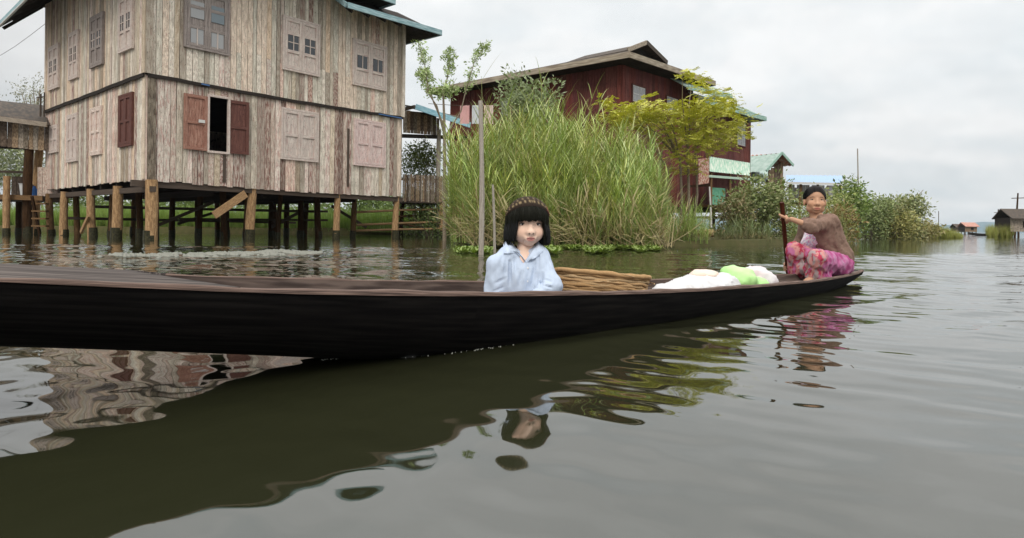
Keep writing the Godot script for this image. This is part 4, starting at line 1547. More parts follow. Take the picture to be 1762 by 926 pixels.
func reed_stalk(h: float, leaves: int, tone: Array, plume := false) -> ArrayMesh:
	var mb := MB.new()
	var lean := Vector3(rng.randf_range(-0.12, 0.12), 0, rng.randf_range(-0.12, 0.12)) * h
	var pts := []
	var rad := []
	for k in 6:
		var f := k / 5.0
		pts.append(Vector3(0, h * f, 0) + lean * f * f)
		rad.append(lerpf(0.014, 0.003, f))
	mb.col = tone[0]
	mb.tube(pts, rad, 4, false)
	for k in leaves:
		var f := 0.12 + 0.86 * (k + rng.randf()) / leaves
		var p := Vector3(0, h * f, 0) + lean * f * f
		var a := (PI if k % 2 else 0.0) + rng.randf_range(-0.6, 0.6) + h
		var out := Vector3(cos(a), 0, sin(a))
		var up := 0.7 + f * 0.9
		mb.col = tone[rng.randi() % tone.size()]
		if f < 0.28 and rng.randf() < 0.6: mb.col = Color(0.33, 0.26, 0.13)
		leaf_strip(mb, p, (Vector3.UP * up + out).normalized(), rng.randf_range(0.45, 0.8) * (0.75 + 0.25 * h / 3.0), rng.randf_range(0.014, 0.028), rng.randf_range(0.5, 1.7), 4)
	if plume:
		mb.col = Color(0.40, 0.33, 0.24)
		for k in 16:
			var a := rng.randf() * TAU
			leaf_strip(mb, pts[5] - Vector3(0, rng.randf() * 0.3, 0), (Vector3.UP * 2.0 + Vector3(cos(a), 0, sin(a))).normalized(), 0.28, 0.012, 1.2, 3)
	return mb.mesh()

func build_reeds() -> void:
	var us := [528, 540, 560, 580, 600, 620, 640, 660, 680, 700, 720, 740, 755, 770, 782]
	var ts := [164, 139, 126, 118, 109, 103, 107, 111, 117, 123, 128, 135, 147, 164, 186]
	var tones := [[Color(0.29, 0.38, 0.10), Color(0.36, 0.45, 0.13), Color(0.43, 0.46, 0.17)], [Color(0.25, 0.34, 0.11), Color(0.33, 0.42, 0.15), Color(0.40, 0.46, 0.22)], [Color(0.40, 0.42, 0.17), Color(0.46, 0.43, 0.20), Color(0.37, 0.42, 0.13)]]
	var heights := [3.3, 2.7, 2.1, 1.5]
	var variants := []
	for h in heights:
		for q in 3:
			variants.append(reed_stalk(h, int(7 + h * 5.5), tones[q]))
	var patch := FastNoiseLite.new()
	patch.seed = 9
	patch.frequency = 0.03
	var buckets := []
	var shades := []
	for k in variants.size():
		buckets.append([])
		shades.append([])
	for k in 1900:
		var u := rng.randf_range(528, 784)
		var d := 13.1 + 6.0 * rng.randf() * rng.randf() + (1.5 if u > 765 else 0.0) + (2.0 * smoothstep(560, 530, u))
		var top: float = along(us, ts, u) - 34.0 * patch.get_noise_2d(u * 2.6, 40.0 + d * 3.0)
		if patch.get_noise_2d(u * 2.2, d * 14.0) < -0.30: continue
		var h := tall_at(u, top, d) * (0.45 + 0.6 * pow(rng.randf(), 0.8)) * (1.0 if rng.randf() > 0.03 else 1.1)
		h *= clampf(0.35 + (d - 13.0) * 0.55, 0.35, 1.0) if d < 14.3 else 1.0
		var best := 0
		for q in heights.size():
			if absf(heights[q] - h) < absf(heights[best] - h): best = q
		var p := spot(u, 214, d)
		var b := Basis(Vector3.UP, rng.randf() * TAU)
		b = Basis(Vector3(rng.randf_range(-1, 1), 0, rng.randf_range(-1, 1)).normalized(), rng.randf_range(0, 0.16)) * b
		var s: float = h / heights[best]
		var which := best * 3 + clampi(int(1.5 + 3.2 * patch.get_noise_2d(u * 1.2, d * 9.0) + rng.randf_range(-0.9, 0.9)), 0, 2)
		shades[which].append(0.98 + 0.7 * patch.get_noise_2d(u * 1.6 + 300.0, d * 12.0) + rng.randf_range(-0.15, 0.2))
		buckets[which].append(Transform3D(b.scaled(Vector3.ONE * s), Vector3(p.x, 0.06, p.z)))
	var mass := thing("reeds", "big clump of tall green reeds in front of the red house", "reeds")
	mass.set_meta("kind", "stuff")
	for k in variants.size():
		if buckets[k].size() == 0: continue
		var cols := []
		for q in buckets[k].size():
			var b: float = shades[k][q]
			cols.append(Color(b * rng.randf_range(0.92, 1.12), b, b * rng.randf_range(0.8, 1.1)))
		scatter("stalks", variants[k], M.reed, buckets[k], cols, mass).set_meta("kind", "stuff")
	# single tall canes standing out above the clump
	var spec := [[636, 66, 15.0], [641, 84, 14.6], [684, 93, 14.4], [567, 78, 14.0], [583, 96, 15.5], [660, 96, 14.0], [715, 108, 15.0]]
	var where := ["tallest cane, reaching up to the red house eave", "cane next to the tallest one, slightly lower", "cane with spread leaves in front of the red corner", "yellowish cane beside the tall grey pole", "short broad cane just right of the grey pole", "cane with leaves like a feather near the clump's middle", "thin cane at the right end of the clump"]
	for k in spec.size():
		var e: Array = spec[k]
		var p := spot(e[0], 214, e[2])
		var o := put("reed_cane", reed_stalk(tall_at(e[0], e[1], e[2]), 16, tones[2 if k in [3, 0] else 0]), M.reed)
		o.position = Vector3(p.x, 0.05, p.z)
		o.rotation.y = rng.randf() * TAU
		tag(o, where[k], "reed", "")
	# dry leaning stems along the water's edge
	var dry := reed_stalk(1.3, 9, [Color(0.36, 0.29, 0.15), Color(0.30, 0.25, 0.12), Color(0.28, 0.27, 0.10)])
	var xs := []
	for k in 260:
		var u := rng.randf_range(552, 790)
		var d := rng.randf_range(12.7, 14.2)
		var p := spot(u, 214, d)
		var b := Basis(Vector3(rng.randf_range(-1, 1), 0, rng.randf_range(-0.3, 1)).normalized(), rng.randf_range(0.3, 1.2)) * Basis(Vector3.UP, rng.randf() * TAU)
		xs.append(Transform3D(b.scaled(Vector3.ONE * rng.randf_range(0.5, 1.0)), Vector3(p.x, 0.05, p.z)))
	tag(scatter("dry_reeds", dry, M.reed, xs), "dry straw coloured reeds leaning over the bank edge", "reeds", "", "stuff")
	# floating plants along the bank
	var ros := MB.new()
	for k in 9:
		var a := TAU * k / 9.0 + rng.randf()
		ros.col = [Color(0.22, 0.29, 0.07), Color(0.28, 0.34, 0.10), Color(0.18, 0.24, 0.06)][k % 3]
		leaf_strip(ros, Vector3.ZERO, Vector3(cos(a), rng.randf_range(0.4, 1.4), sin(a)).normalized(), 0.13, 0.075, 0.9, 4)
	xs = []
	for k in 640:
		var u := rng.randf_range(640, 772)
		var v := 234.5 + (2.6 + 2.2 * sin(u * 0.11) + 1.4 * sin(u * 0.31 + 1.0)) * pow(rng.randf(), 0.8) * (1.0 if u < 745 else 0.6)
		if sin(u * 0.23 + v * 1.3) + 0.6 * sin(u * 0.57) < -0.75: continue
		if rng.randf() < 0.12:
			u = rng.randf_range(535, 575); v = rng.randf_range(236, 239.5)
		var p := on_water(u, v)
		xs.append(Transform3D(Basis(Vector3.UP, rng.randf() * TAU).scaled(Vector3.ONE * rng.randf_range(0.6, 1.25)), Vector3(p.x, 0.0, p.z)))
	tag(scatter("water_plants", ros.mesh(), M.reed, xs), "bright green floating water plants along the reed bank", "water plants", "", "stuff")
	# bits of straw and weed drifting on the water
	var bit := MB.new()
	bit.col = Color(0.30, 0.27, 0.12)
	leaf_strip(bit, Vector3(-0.06, 0.004, 0), Vector3(1, 0.0, 0.2).normalized(), 0.14, 0.012, 0.0, 3)
	bit.col = Color(0.22, 0.30, 0.08)
	leaf_strip(bit, Vector3(0.0, 0.004, 0.02), Vector3(0.4, 0.0, -1).normalized(), 0.07, 0.02, 0.0, 3)
	xs = []
	for k in 170:
		var p := on_water(rng.randf_range(470, 960), rng.randf_range(233, 246))
		if rng.randf() < 0.5: p = on_water(rng.randf_range(490, 600), rng.randf_range(234, 241))
		xs.append(Transform3D(Basis(Vector3.UP, rng.randf() * TAU).scaled(Vector3(1, 1, 1) * rng.randf_range(0.4, 1.3)), Vector3(p.x, water_height(p.x, p.z, openness(p.x, p.z)) if p.z > -12 else 0.0, p.z)))
	tag(scatter("drifting_weed", bit.mesh(), M.reed, xs), "bits of straw and weed drifting on the water before the reeds", "weed", "", "stuff")
	# separate lower clumps right of the big one
	clump("young_reeds", "fresh green low reeds at the red house foot, right of the big clump", [782, 830], [15.9, 17.6], 188, 1.7, tones[0], 190)
	clump("young_reeds", "grey green mixed grass between the pale pole and the brown post", [838, 905], [18.2, 20.0], 205, 1.3, [Color(0.22, 0.24, 0.11), Color(0.28, 0.26, 0.13), Color(0.16, 0.22, 0.08)], 150)
	clump("young_reeds", "low grass at the bank's right end behind the paddling woman", [925, 998], [20.5, 24.5], 196, 1.6, [Color(0.22, 0.25, 0.08), Color(0.28, 0.27, 0.10), Color(0.16, 0.22, 0.06)], 190)

func clump(called: String, label: String, ur: Array, dr: Array, top: float, h0: float, tone: Array, count: int) -> void:
	var mesh := reed_stalk(h0, 13, tone)
	var xs := []
	var cols := []
	for k in count:
		var u := rng.randf_range(ur[0], ur[1])
		var d := rng.randf_range(dr[0], dr[1])
		var mid: float = 1.0 - 0.4 * absf((u - (ur[0] + ur[1]) * 0.5) / ((ur[1] - ur[0]) * 0.5))
		var h := tall_at(u, top, d) * rng.randf_range(0.5, 1.05) * mid
		var p := spot(u, 214, d)
		var b := Basis(Vector3(rng.randf_range(-1, 1), 0, rng.randf_range(-1, 1)).normalized(), rng.randf_range(0, 0.35)) * Basis(Vector3.UP, rng.randf() * TAU)
		xs.append(Transform3D(b.scaled(Vector3.ONE * h / h0), Vector3(p.x, 0.06, p.z)))
		var c := rng.randf_range(0.75, 1.15)
		cols.append(Color(c, c, c))
	tag(scatter(called, mesh, M.reed, xs, cols), label, "reeds", "", "stuff")

func pinnate(n: int, length: float, lw: float, ll: float, cols: Array) -> ArrayMesh:
	# a stalk with paired leaflets, along +z
	var mb := MB.new()
	for k in n:
		var f := (k + 0.5) / n
		for s in [-1, 1]:
			var p := Vector3(0, -0.10 * f * f * length, f * length)
			mb.col = cols[(k + (1 if s > 0 else 0)) % cols.size()]
			var d := Vector3(s * 0.9, rng.randf_range(-0.25, 0.3), 0.45).normalized()
			var side := d.cross(Vector3(rng.randf_range(-0.4, 0.4), 1, rng.randf_range(-0.4, 0.4))).normalized()
			var q := p + d * ll
			var m := p + d * ll * 0.5
			var nn := side.cross(d).normalized()
			var k0 := mb.v.size()
			mb.vert(p, nn); mb.vert(m + side * lw * 0.5, nn); mb.vert(q, nn); mb.vert(m - side * lw * 0.5, nn)
			mb.i.append_array(PackedInt32Array([k0, k0 + 2, k0 + 1, k0, k0 + 3, k0 + 2]))
	return mb.mesh()

func leaf_spray(cols: Array, n: int, size: float, spread: float) -> ArrayMesh:
	var mb := MB.new()
	for k in n:
		mb.col = cols[rng.randi() % cols.size()]
		var p := Vector3(rng.randfn(0, 1), rng.randfn(0, 0.8), rng.randfn(0, 1)) * spread
		var d := (p.normalized() + Vector3(rng.randf_range(-1, 1), rng.randf_range(-0.6, 1), rng.randf_range(-1, 1))).normalized()
		var side := d.cross(Vector3(rng.randf_range(-1, 1), rng.randf_range(-1, 1), rng.randf_range(-1, 1))).normalized()
		var nn := side.cross(d).normalized()
		var s := size * rng.randf_range(0.6, 1.2)
		var k0 := mb.v.size()
		mb.vert(p, nn); mb.vert(p + d * s * 0.5 + side * s * 0.22, nn); mb.vert(p + d * s, nn); mb.vert(p + d * s * 0.5 - side * s * 0.22, nn)
		mb.i.append_array(PackedInt32Array([k0, k0 + 2, k0 + 1, k0, k0 + 3, k0 + 2]))
	return mb.mesh()

# limbs from a base through given tips; each limb is one tube in the trunk mesh
func limbs(mb: MB, base: Vector3, fork: Vector3, tips: Array, r: float) -> void:
	var bend := Vector3(rng.randf_range(-0.1, 0.1), 0, rng.randf_range(-0.1, 0.1))
	mb.tube([base, base.lerp(fork, 0.5) + bend, fork], [r, r * 0.85, r * 0.7], 8)
	for t in tips:
		var tip: Vector3 = t
		var m := fork.lerp(tip, 0.5) + Vector3(rng.randf_range(-0.1, 0.1), 0.12 * fork.distance_to(tip), rng.randf_range(-0.1, 0.1))
		mb.tube([fork, fork.lerp(m, 0.6), m, tip], [r * 0.55, r * 0.45, r * 0.32, r * 0.1], 6)

func build_trees() -> void:
	# yellow green spreading tree in front of the red house
	var d := 17.0
	var o := spot(800, 214, d) * Vector3(1, 0, 1)
	var t := thing("spreading_tree", "yellow green spreading tree with thin stems before the red house wall", "tree", o)
	var px := [[716, 99], [722, 106], [733, 112], [741, 104], [752, 101], [757, 112], [766, 108], [775, 101], [782, 112], [792, 106], [800, 112], [806, 101], [815, 108], [822, 115], [830, 104], [839, 99], [848, 101], [857, 106], [862, 118], [852, 122], [842, 128], [830, 124], [812, 124], [796, 126], [776, 120], [756, 120], [744, 116], [800, 69], [812, 72], [818, 77], [822, 84], [830, 88], [840, 88], [848, 92], [856, 97], [792, 140], [804, 148], [846, 136], [826, 138], [796, 158], [812, 160], [784, 132], [818, 130], [860, 128], [726, 116]]
	var tips := []
	for p in px:
		tips.append(spot(p[0], p[1], d + rng.randf_range(-1.3, 1.3)) - o)
	var mb := MB.new()
	var pick := func(list: Array) -> Array: return list.map(func(k): return tips[k])
	limbs(mb, Vector3(-0.1, 0, 0), spot(797, 150, d) - o, pick.call([0, 2, 4, 5, 7, 8, 24, 25, 35, 41]), 0.042)
	limbs(mb, Vector3(0.15, 0, 0.1), spot(806, 140, d) - o, pick.call([9, 11, 12, 22, 36, 39, 40, 27, 28]), 0.045)
	limbs(mb, Vector3(0.25, 0, -0.1), spot(815, 138, d + 0.3) - o, pick.call([14, 15, 17, 18, 20, 32, 34, 37, 38, 43, 30]), 0.036)
	limbs(mb, Vector3(-0.45, 0, 0.1), spot(783, 160, d) - o, pick.call([1, 3, 26, 44]), 0.025)
	put("trunk", mb.mesh(), M.bark, t)
	var yl := [Color(0.55, 0.56, 0.10), Color(0.62, 0.60, 0.12), Color(0.46, 0.51, 0.09), Color(0.60, 0.54, 0.11)]
	var leaf := pinnate(12, 0.28, 0.03, 0.07, yl)
	var xs := []
	var cols := []
	for k in tips.size():
		var small: bool = k in range(27, 35) or k in [39, 40]
		for q in (46 if not small else 16):
			var off := Vector3(rng.randfn(0, 0.23), rng.randfn(0, 0.12), rng.randfn(0, 0.25)) * (1.0 if not small else 0.55)
			var b := Basis(Vector3.UP, rng.randf() * TAU) * Basis(Vector3.RIGHT, rng.randf_range(-0.5, 0.6)) * Basis(Vector3.BACK, rng.randf_range(-0.5, 0.5))
			xs.append(Transform3D(b.scaled(Vector3.ONE * rng.randf_range(0.6, 1.1)), tips[k] + off))
			var c := rng.randf_range(0.75, 1.1)
			cols.append(Color(c, c, c))
	scatter("crown", leaf, M.leaf_yellow, xs, cols, t).set_meta("kind", "stuff")
	# slim feathery tree left of the red house
	d = 19.0
	o = spot(521, 214, d) * Vector3(1, 0, 1)
	t = thing("feathery_tree", "slim feathery tree with three plumes against the sky beside the grey house", "tree", o)
	mb = MB.new()
	var at := func(u: float, v: float, dd := 0.0) -> Vector3: return spot(u, v, 19.0 + dd) - o
	mb.tube([Vector3.ZERO, at.call(521, 150), at.call(520.5, 110), at.call(519, 84)], [0.06, 0.05, 0.04, 0.025], 7)
	var stems := [[at.call(520, 125), at.call(512, 100, -0.2), at.call(502, 88, -0.3), at.call(498, 62, -0.3), at.call(490, 40, -0.3)], [at.call(519, 90), at.call(524, 74, 0.1), at.call(527, 60, 0.2), at.call(526, 47, 0.2)], [at.call(521, 130), at.call(540, 105, 0.2), at.call(547, 82, 0.2), at.call(556, 58, 0.2), at.call(569, 42, 0.2)], [at.call(521, 120), at.call(508, 96, 0.3), at.call(500, 74, 0.4), at.call(494, 68, 0.4)]]
	for s in stems:
		var rad := []
		for k in s.size(): rad.append(lerpf(0.028, 0.006, float(k) / (s.size() - 1)))
		mb.tube(s, rad, 6)
	put("trunk", mb.mesh(), M.bark, t)
	leaf = leaf_spray([Color(0.36, 0.44, 0.20), Color(0.30, 0.39, 0.15), Color(0.42, 0.48, 0.26)], 7, 0.12, 0.05)
	xs = []
	for s in stems:
		for k in 110:
			var f := 0.45 + 0.55 * pow(rng.randf(), 0.8)
			var q: float = f * (s.size() - 1)
			var i0 := mini(int(q), s.size() - 2)
			var p: Vector3 = s[i0].lerp(s[i0 + 1], q - i0)
			p += Vector3(rng.randfn(0, 0.085), rng.randfn(0, 0.05), rng.randfn(0, 0.085)) * (1.2 - 1.4 * absf(f - 0.78))
			xs.append(Transform3D(Basis.from_euler(Vector3(rng.randf() * TAU, rng.randf() * TAU, 0)).scaled(Vector3.ONE * rng.randf_range(0.45, 0.9)), p))
	for k in 45:
		var p: Vector3 = at.call(rng.randf_range(507, 537), rng.randf_range(80, 90))
		xs.append(Transform3D(Basis.from_euler(Vector3(rng.randf() * TAU, rng.randf() * TAU, 0)).scaled(Vector3.ONE * rng.randf_range(0.8, 1.4)), p + Vector3(0, 0, rng.randfn(0, 0.2))))
	scatter("crown", leaf, M.leaf, xs, [], t).set_meta("kind", "stuff")
	# bushes
	bush("grey_bush", "grey green rounded bush rising above the reeds before the red house", 617, 100, 16.2, Vector3(0.75, 0.9, 0.6), [Color(0.22, 0.27, 0.14), Color(0.28, 0.32, 0.18)], 240)
	bush("feathery_bush", "big feathery grey green bush between awning and paddling woman", 892, 190, 20.5, Vector3(1.15, 0.9, 0.9), [Color(0.24, 0.28, 0.11), Color(0.19, 0.25, 0.09), Color(0.30, 0.30, 0.14)], 420)
	bush("feathery_bush", "lower bushy shrub left of the big feathery bush under the awning", 862, 203, 20.0, Vector3(0.7, 0.8, 0.6), [Color(0.22, 0.24, 0.10), Color(0.30, 0.24, 0.13)], 200)
	bush("bank_bush", "bushy green shrub right behind the woman's head and shoulder", 960, 204, 25.0, Vector3(1.5, 1.1, 0.9), [Color(0.27, 0.31, 0.10), Color(0.33, 0.34, 0.13)], 360)
	bush("bank_bush", "rusty tinged shrub at the tip of the bank right of the woman", 986, 210, 22.5, Vector3(0.55, 0.7, 0.5), [Color(0.22, 0.24, 0.07), Color(0.28, 0.20, 0.09)], 180)
	bush("porch_bush", "bush behind the slatted porch balustrade, left of the reeds", 492, 150, 27.0, Vector3(1.0, 0.9, 0.8), [Color(0.17, 0.22, 0.07), Color(0.22, 0.27, 0.09)], 260)
	bush("porch_bush", "lower bush hanging behind the porch post by the reed clump", 505, 205, 25.0, Vector3(1.3, 0.8, 0.8), [Color(0.12, 0.17, 0.06), Color(0.17, 0.21, 0.07)], 220)
	bush("reed_shrub", "leafy shrub filling the left foot of the big reed clump", 560, 196, 15.2, Vector3(0.7, 0.8, 0.5), [Color(0.19, 0.25, 0.07), Color(0.24, 0.27, 0.09)], 220)
	bush("meadow_tree", "pale green tree crowns seen beneath the left walkway roof", 12, 155, 46.0, Vector3(3.4, 2.0, 1.6), [Color(0.28, 0.30, 0.18), Color(0.22, 0.26, 0.13)], 420, 0.22)
	for k in 7:
		var u: float = [100.0, 165.0, 235.0, 305.0, 370.0, 440.0, 490.0][k]
		bush("bank_hedge", ["dark leafy hedge seen under the left end of the grey house", "dark leafy hedge seen behind the corner stilt", "leafy hedge seen just right of the corner stilt", "leafy hedge seen behind the second front stilt", "leafy hedge seen left of the third front stilt", "leafy hedge seen between the two right front stilts", "leafy hedge seen below the slatted porch"][k], u, 196.0 + 3.0 * sin(k * 2.0), 46.0 + 2.0 * (k % 2), Vector3(2.7, 1.5, 1.2), [Color(0.14, 0.20, 0.06), Color(0.20, 0.26, 0.09)], 260, 0.24)
	# bare grey tree behind the walkway
	o = spot(40, 214, 40.0) * Vector3(1, 0, 1)
	t = thing("bare_tree", "bare grey twiggy tree behind the walkway roof at the left", "tree", o)
	mb = MB.new()
	var fork := spot(38, 135, 40.0) - o
	var far_tips := []
	for k in 16:
		far_tips.append(spot(rng.randf_range(24, 52), rng.randf_range(80, 115), 40.0 + rng.randf_range(-1, 1)) - o)
	limbs(mb, Vector3.ZERO, fork, far_tips, 0.14)
	put("trunk", mb.mesh(), M.bark, t)
	xs = []
	for tp in far_tips:
		for q in 12:
			xs.append(Transform3D(Basis.from_euler(Vector3(rng.randf() * TAU, rng.randf() * TAU, 0)), tp + Vector3(rng.randfn(0, 0.35), rng.randfn(0, 0.35), rng.randfn(0, 0.3))))
	scatter("crown", leaf_spray([Color(0.30, 0.30, 0.24), Color(0.36, 0.35, 0.28)], 6, 0.14, 0.12), M.leaf, xs, [], t).set_meta("kind", "stuff")

func bush(called: String, label: String, u: float, v: float, d: float, r: Vector3, cols: Array, count: int, size := 0.11) -> void:
	var c := spot(u, v, d)
	var t := thing(called, label, "tree" if called.ends_with("tree") else "bush", Vector3(c.x, 0, c.z))
	var mb := MB.new()
	var tips := []
	for k in 9:
		var q := Vector3(rng.randf_range(-0.8, 0.8) * r.x, c.y + rng.randf_range(-0.5, 0.7) * r.y, rng.randf_range(-0.7, 0.7) * r.z)
		tips.append(q)
		mb.tube([Vector3(q.x * 0.15, 0, q.z * 0.15), Vector3(q.x * 0.5, c.y * 0.5, q.z * 0.5), q], [0.035, 0.022, 0.007], 5)
	put("stems", mb.mesh(), M.bark, t)
	var leaf := leaf_spray(cols, 12, size, 0.10 * size / 0.11)
	var xs := []
	var tint := []
	var n := FastNoiseLite.new()
	n.seed = int(u)
	n.frequency = 1.1 / r.x
	while xs.size() < count:
		var p := Vector3(rng.randf_range(-1, 1), rng.randf_range(-1, 1), rng.randf_range(-1, 1))
		var lim := 0.8 + 0.45 * n.get_noise_3d(p.x * r.x, p.y * r.y, p.z * r.z)
		if p.length() > lim or n.get_noise_3d(p.x * 3.0 * r.x, p.y * 3.0 * r.y, 5.0) < -0.28: continue
		xs.append(Transform3D(Basis.from_euler(Vector3(rng.randf() * TAU, rng.randf() * TAU, 0)).scaled(Vector3.ONE * rng.randf_range(0.7, 1.4)), p * r + Vector3(0, c.y, 0)))
		var b := rng.randf_range(0.75, 1.15)
		tint.append(Color(b, b, b))
	# skirts of leaves down to the ground
	for k in count / 3:
		var a := rng.randf() * TAU
		var q := Vector3(cos(a) * r.x * rng.randf_range(0.2, 0.8), rng.randf() * (c.y - r.y * 0.4), sin(a) * r.z * 0.7)
		if q.y < 0.02: continue
		xs.append(Transform3D(Basis.from_euler(Vector3(rng.randf() * TAU, rng.randf() * TAU, 0)), q))
		tint.append(Color(0.8, 0.8, 0.8))
	scatter("crown", leaf, M.leaf, xs, tint, t).set_meta("kind", "stuff")

# ---------------------------------------------------------------- poles standing in the water and on the bank
func build_poles() -> void:
	var spec := [
		["water_pole", "tall grey weathered pole at the left edge of the reed clump", 563.0, 240.0, 563.0, 95.0, 0.045, M.pole_grey],
		["water_pole", "short pale pole just right of the tall grey pole", 579.5, 238.0, 577.5, 174.0, 0.026, M.pole_grey],
		["bank_pole", "thin white pole below the pale green awning", 834.0, 226.5, 831.5, 176.0, 0.045, M.window_white],
		["bank_pole", "stout brown post on the bank below the awning's right end", 874.0, 228.5, 872.5, 190.0, 0.07, M.post],
		["bank_pole", "thin slanting stake at the water beside the young reeds", 788.0, 226.0, 792.5, 206.0, 0.03, M.post_grey],
		["channel_pole", "very tall thin pole rising from the water right of the woman", 1007.0, 224.0, 1005.0, 140.0, 0.05, M.pole_grey],
	]
	for e in spec:
		var a := on_water(e[2], e[3])
		var d := -a.z
		var b := spot(e[4], e[5], d)
		var o := put(e[0], post_mesh(a - Vector3(0, 0.5, 0), b, e[6], e[6] * 0.7, 8), e[7])
		tag(o, e[1], "pole")
	# log edging the bank under the awning
	var a := on_water(820, 227.5) + Vector3(0, 0.28, 0)
	var b := on_water(850, 227.5) + Vector3(0, 0.3, 0)
	var o := put("bank_log", post_mesh(a, b, 0.14, 0.13, 10), M.post)
	tag(o, "pale brown log edging the muddy bank below the awning", "log")

# ---------------------------------------------------------------- the far shore
func far_hut(called: String, label: String, u0: float, u1: float, base_v: float, top_v: float, d: float, wall: Material, roof: Material) -> void:
	var o := spot((u0 + u1) * 0.5, 214, d)
	var t := thing(called, label, "hut", Vector3(o.x, 0, o.z))
	var w := (u1 - u0) / FOC * d
	var h := spot(600, top_v - 0.009 * ((u0 + u1) * 0.5 - 600.0), d).y
	var eave := h * 0.68
	var k := -w * 0.5
	while k < w * 0.5 - 0.05:
		plank(t, Vector3(k + 0.15, (eave + h * 0.2) * 0.5, 0), 0.28, eave - h * 0.2, 0.04, 2, wall)
		k += 0.3
	put("back_wall", boxmesh(Vector3(w, eave - h * 0.2, w * 0.8), Transform3D(Basis(), Vector3(0, (eave + h * 0.2) * 0.5, -w * 0.42))), M.soffit, t)
	var rb := MB.new()
	slab(rb, Vector3(-w * 0.6, eave - 0.05, 0.5), Vector3(w * 0.6, eave - 0.05, 0.5), Vector3(w * 0.6, h, -w * 0.4), Vector3(-w * 0.6, h, -w * 0.4), 0.08)
	slab(rb, Vector3(w * 0.6, eave - 0.05, -w * 0.85), Vector3(-w * 0.6, eave - 0.05, -w * 0.85), Vector3(-w * 0.6, h - 0.01, -w * 0.4), Vector3(w * 0.6, h - 0.01, -w * 0.4), 0.08)
	put("roof", rb.mesh(), roof, t)
	put("window", boxmesh(Vector3(w * 0.24, (eave - h * 0.2) * 0.45, 0.03), Transform3D(Basis(), Vector3(w * 0.1, (eave + h * 0.22) * 0.5, 0.03))), M.soffit, t)
	for s in [-0.45, -0.15, 0.15, 0.45]:
		put("stilt", post_mesh(Vector3(w * s, -0.3, -0.1), Vector3(w * s, h * 0.22, -0.1), 0.09, 0.08, 6), M.post_dark, t)

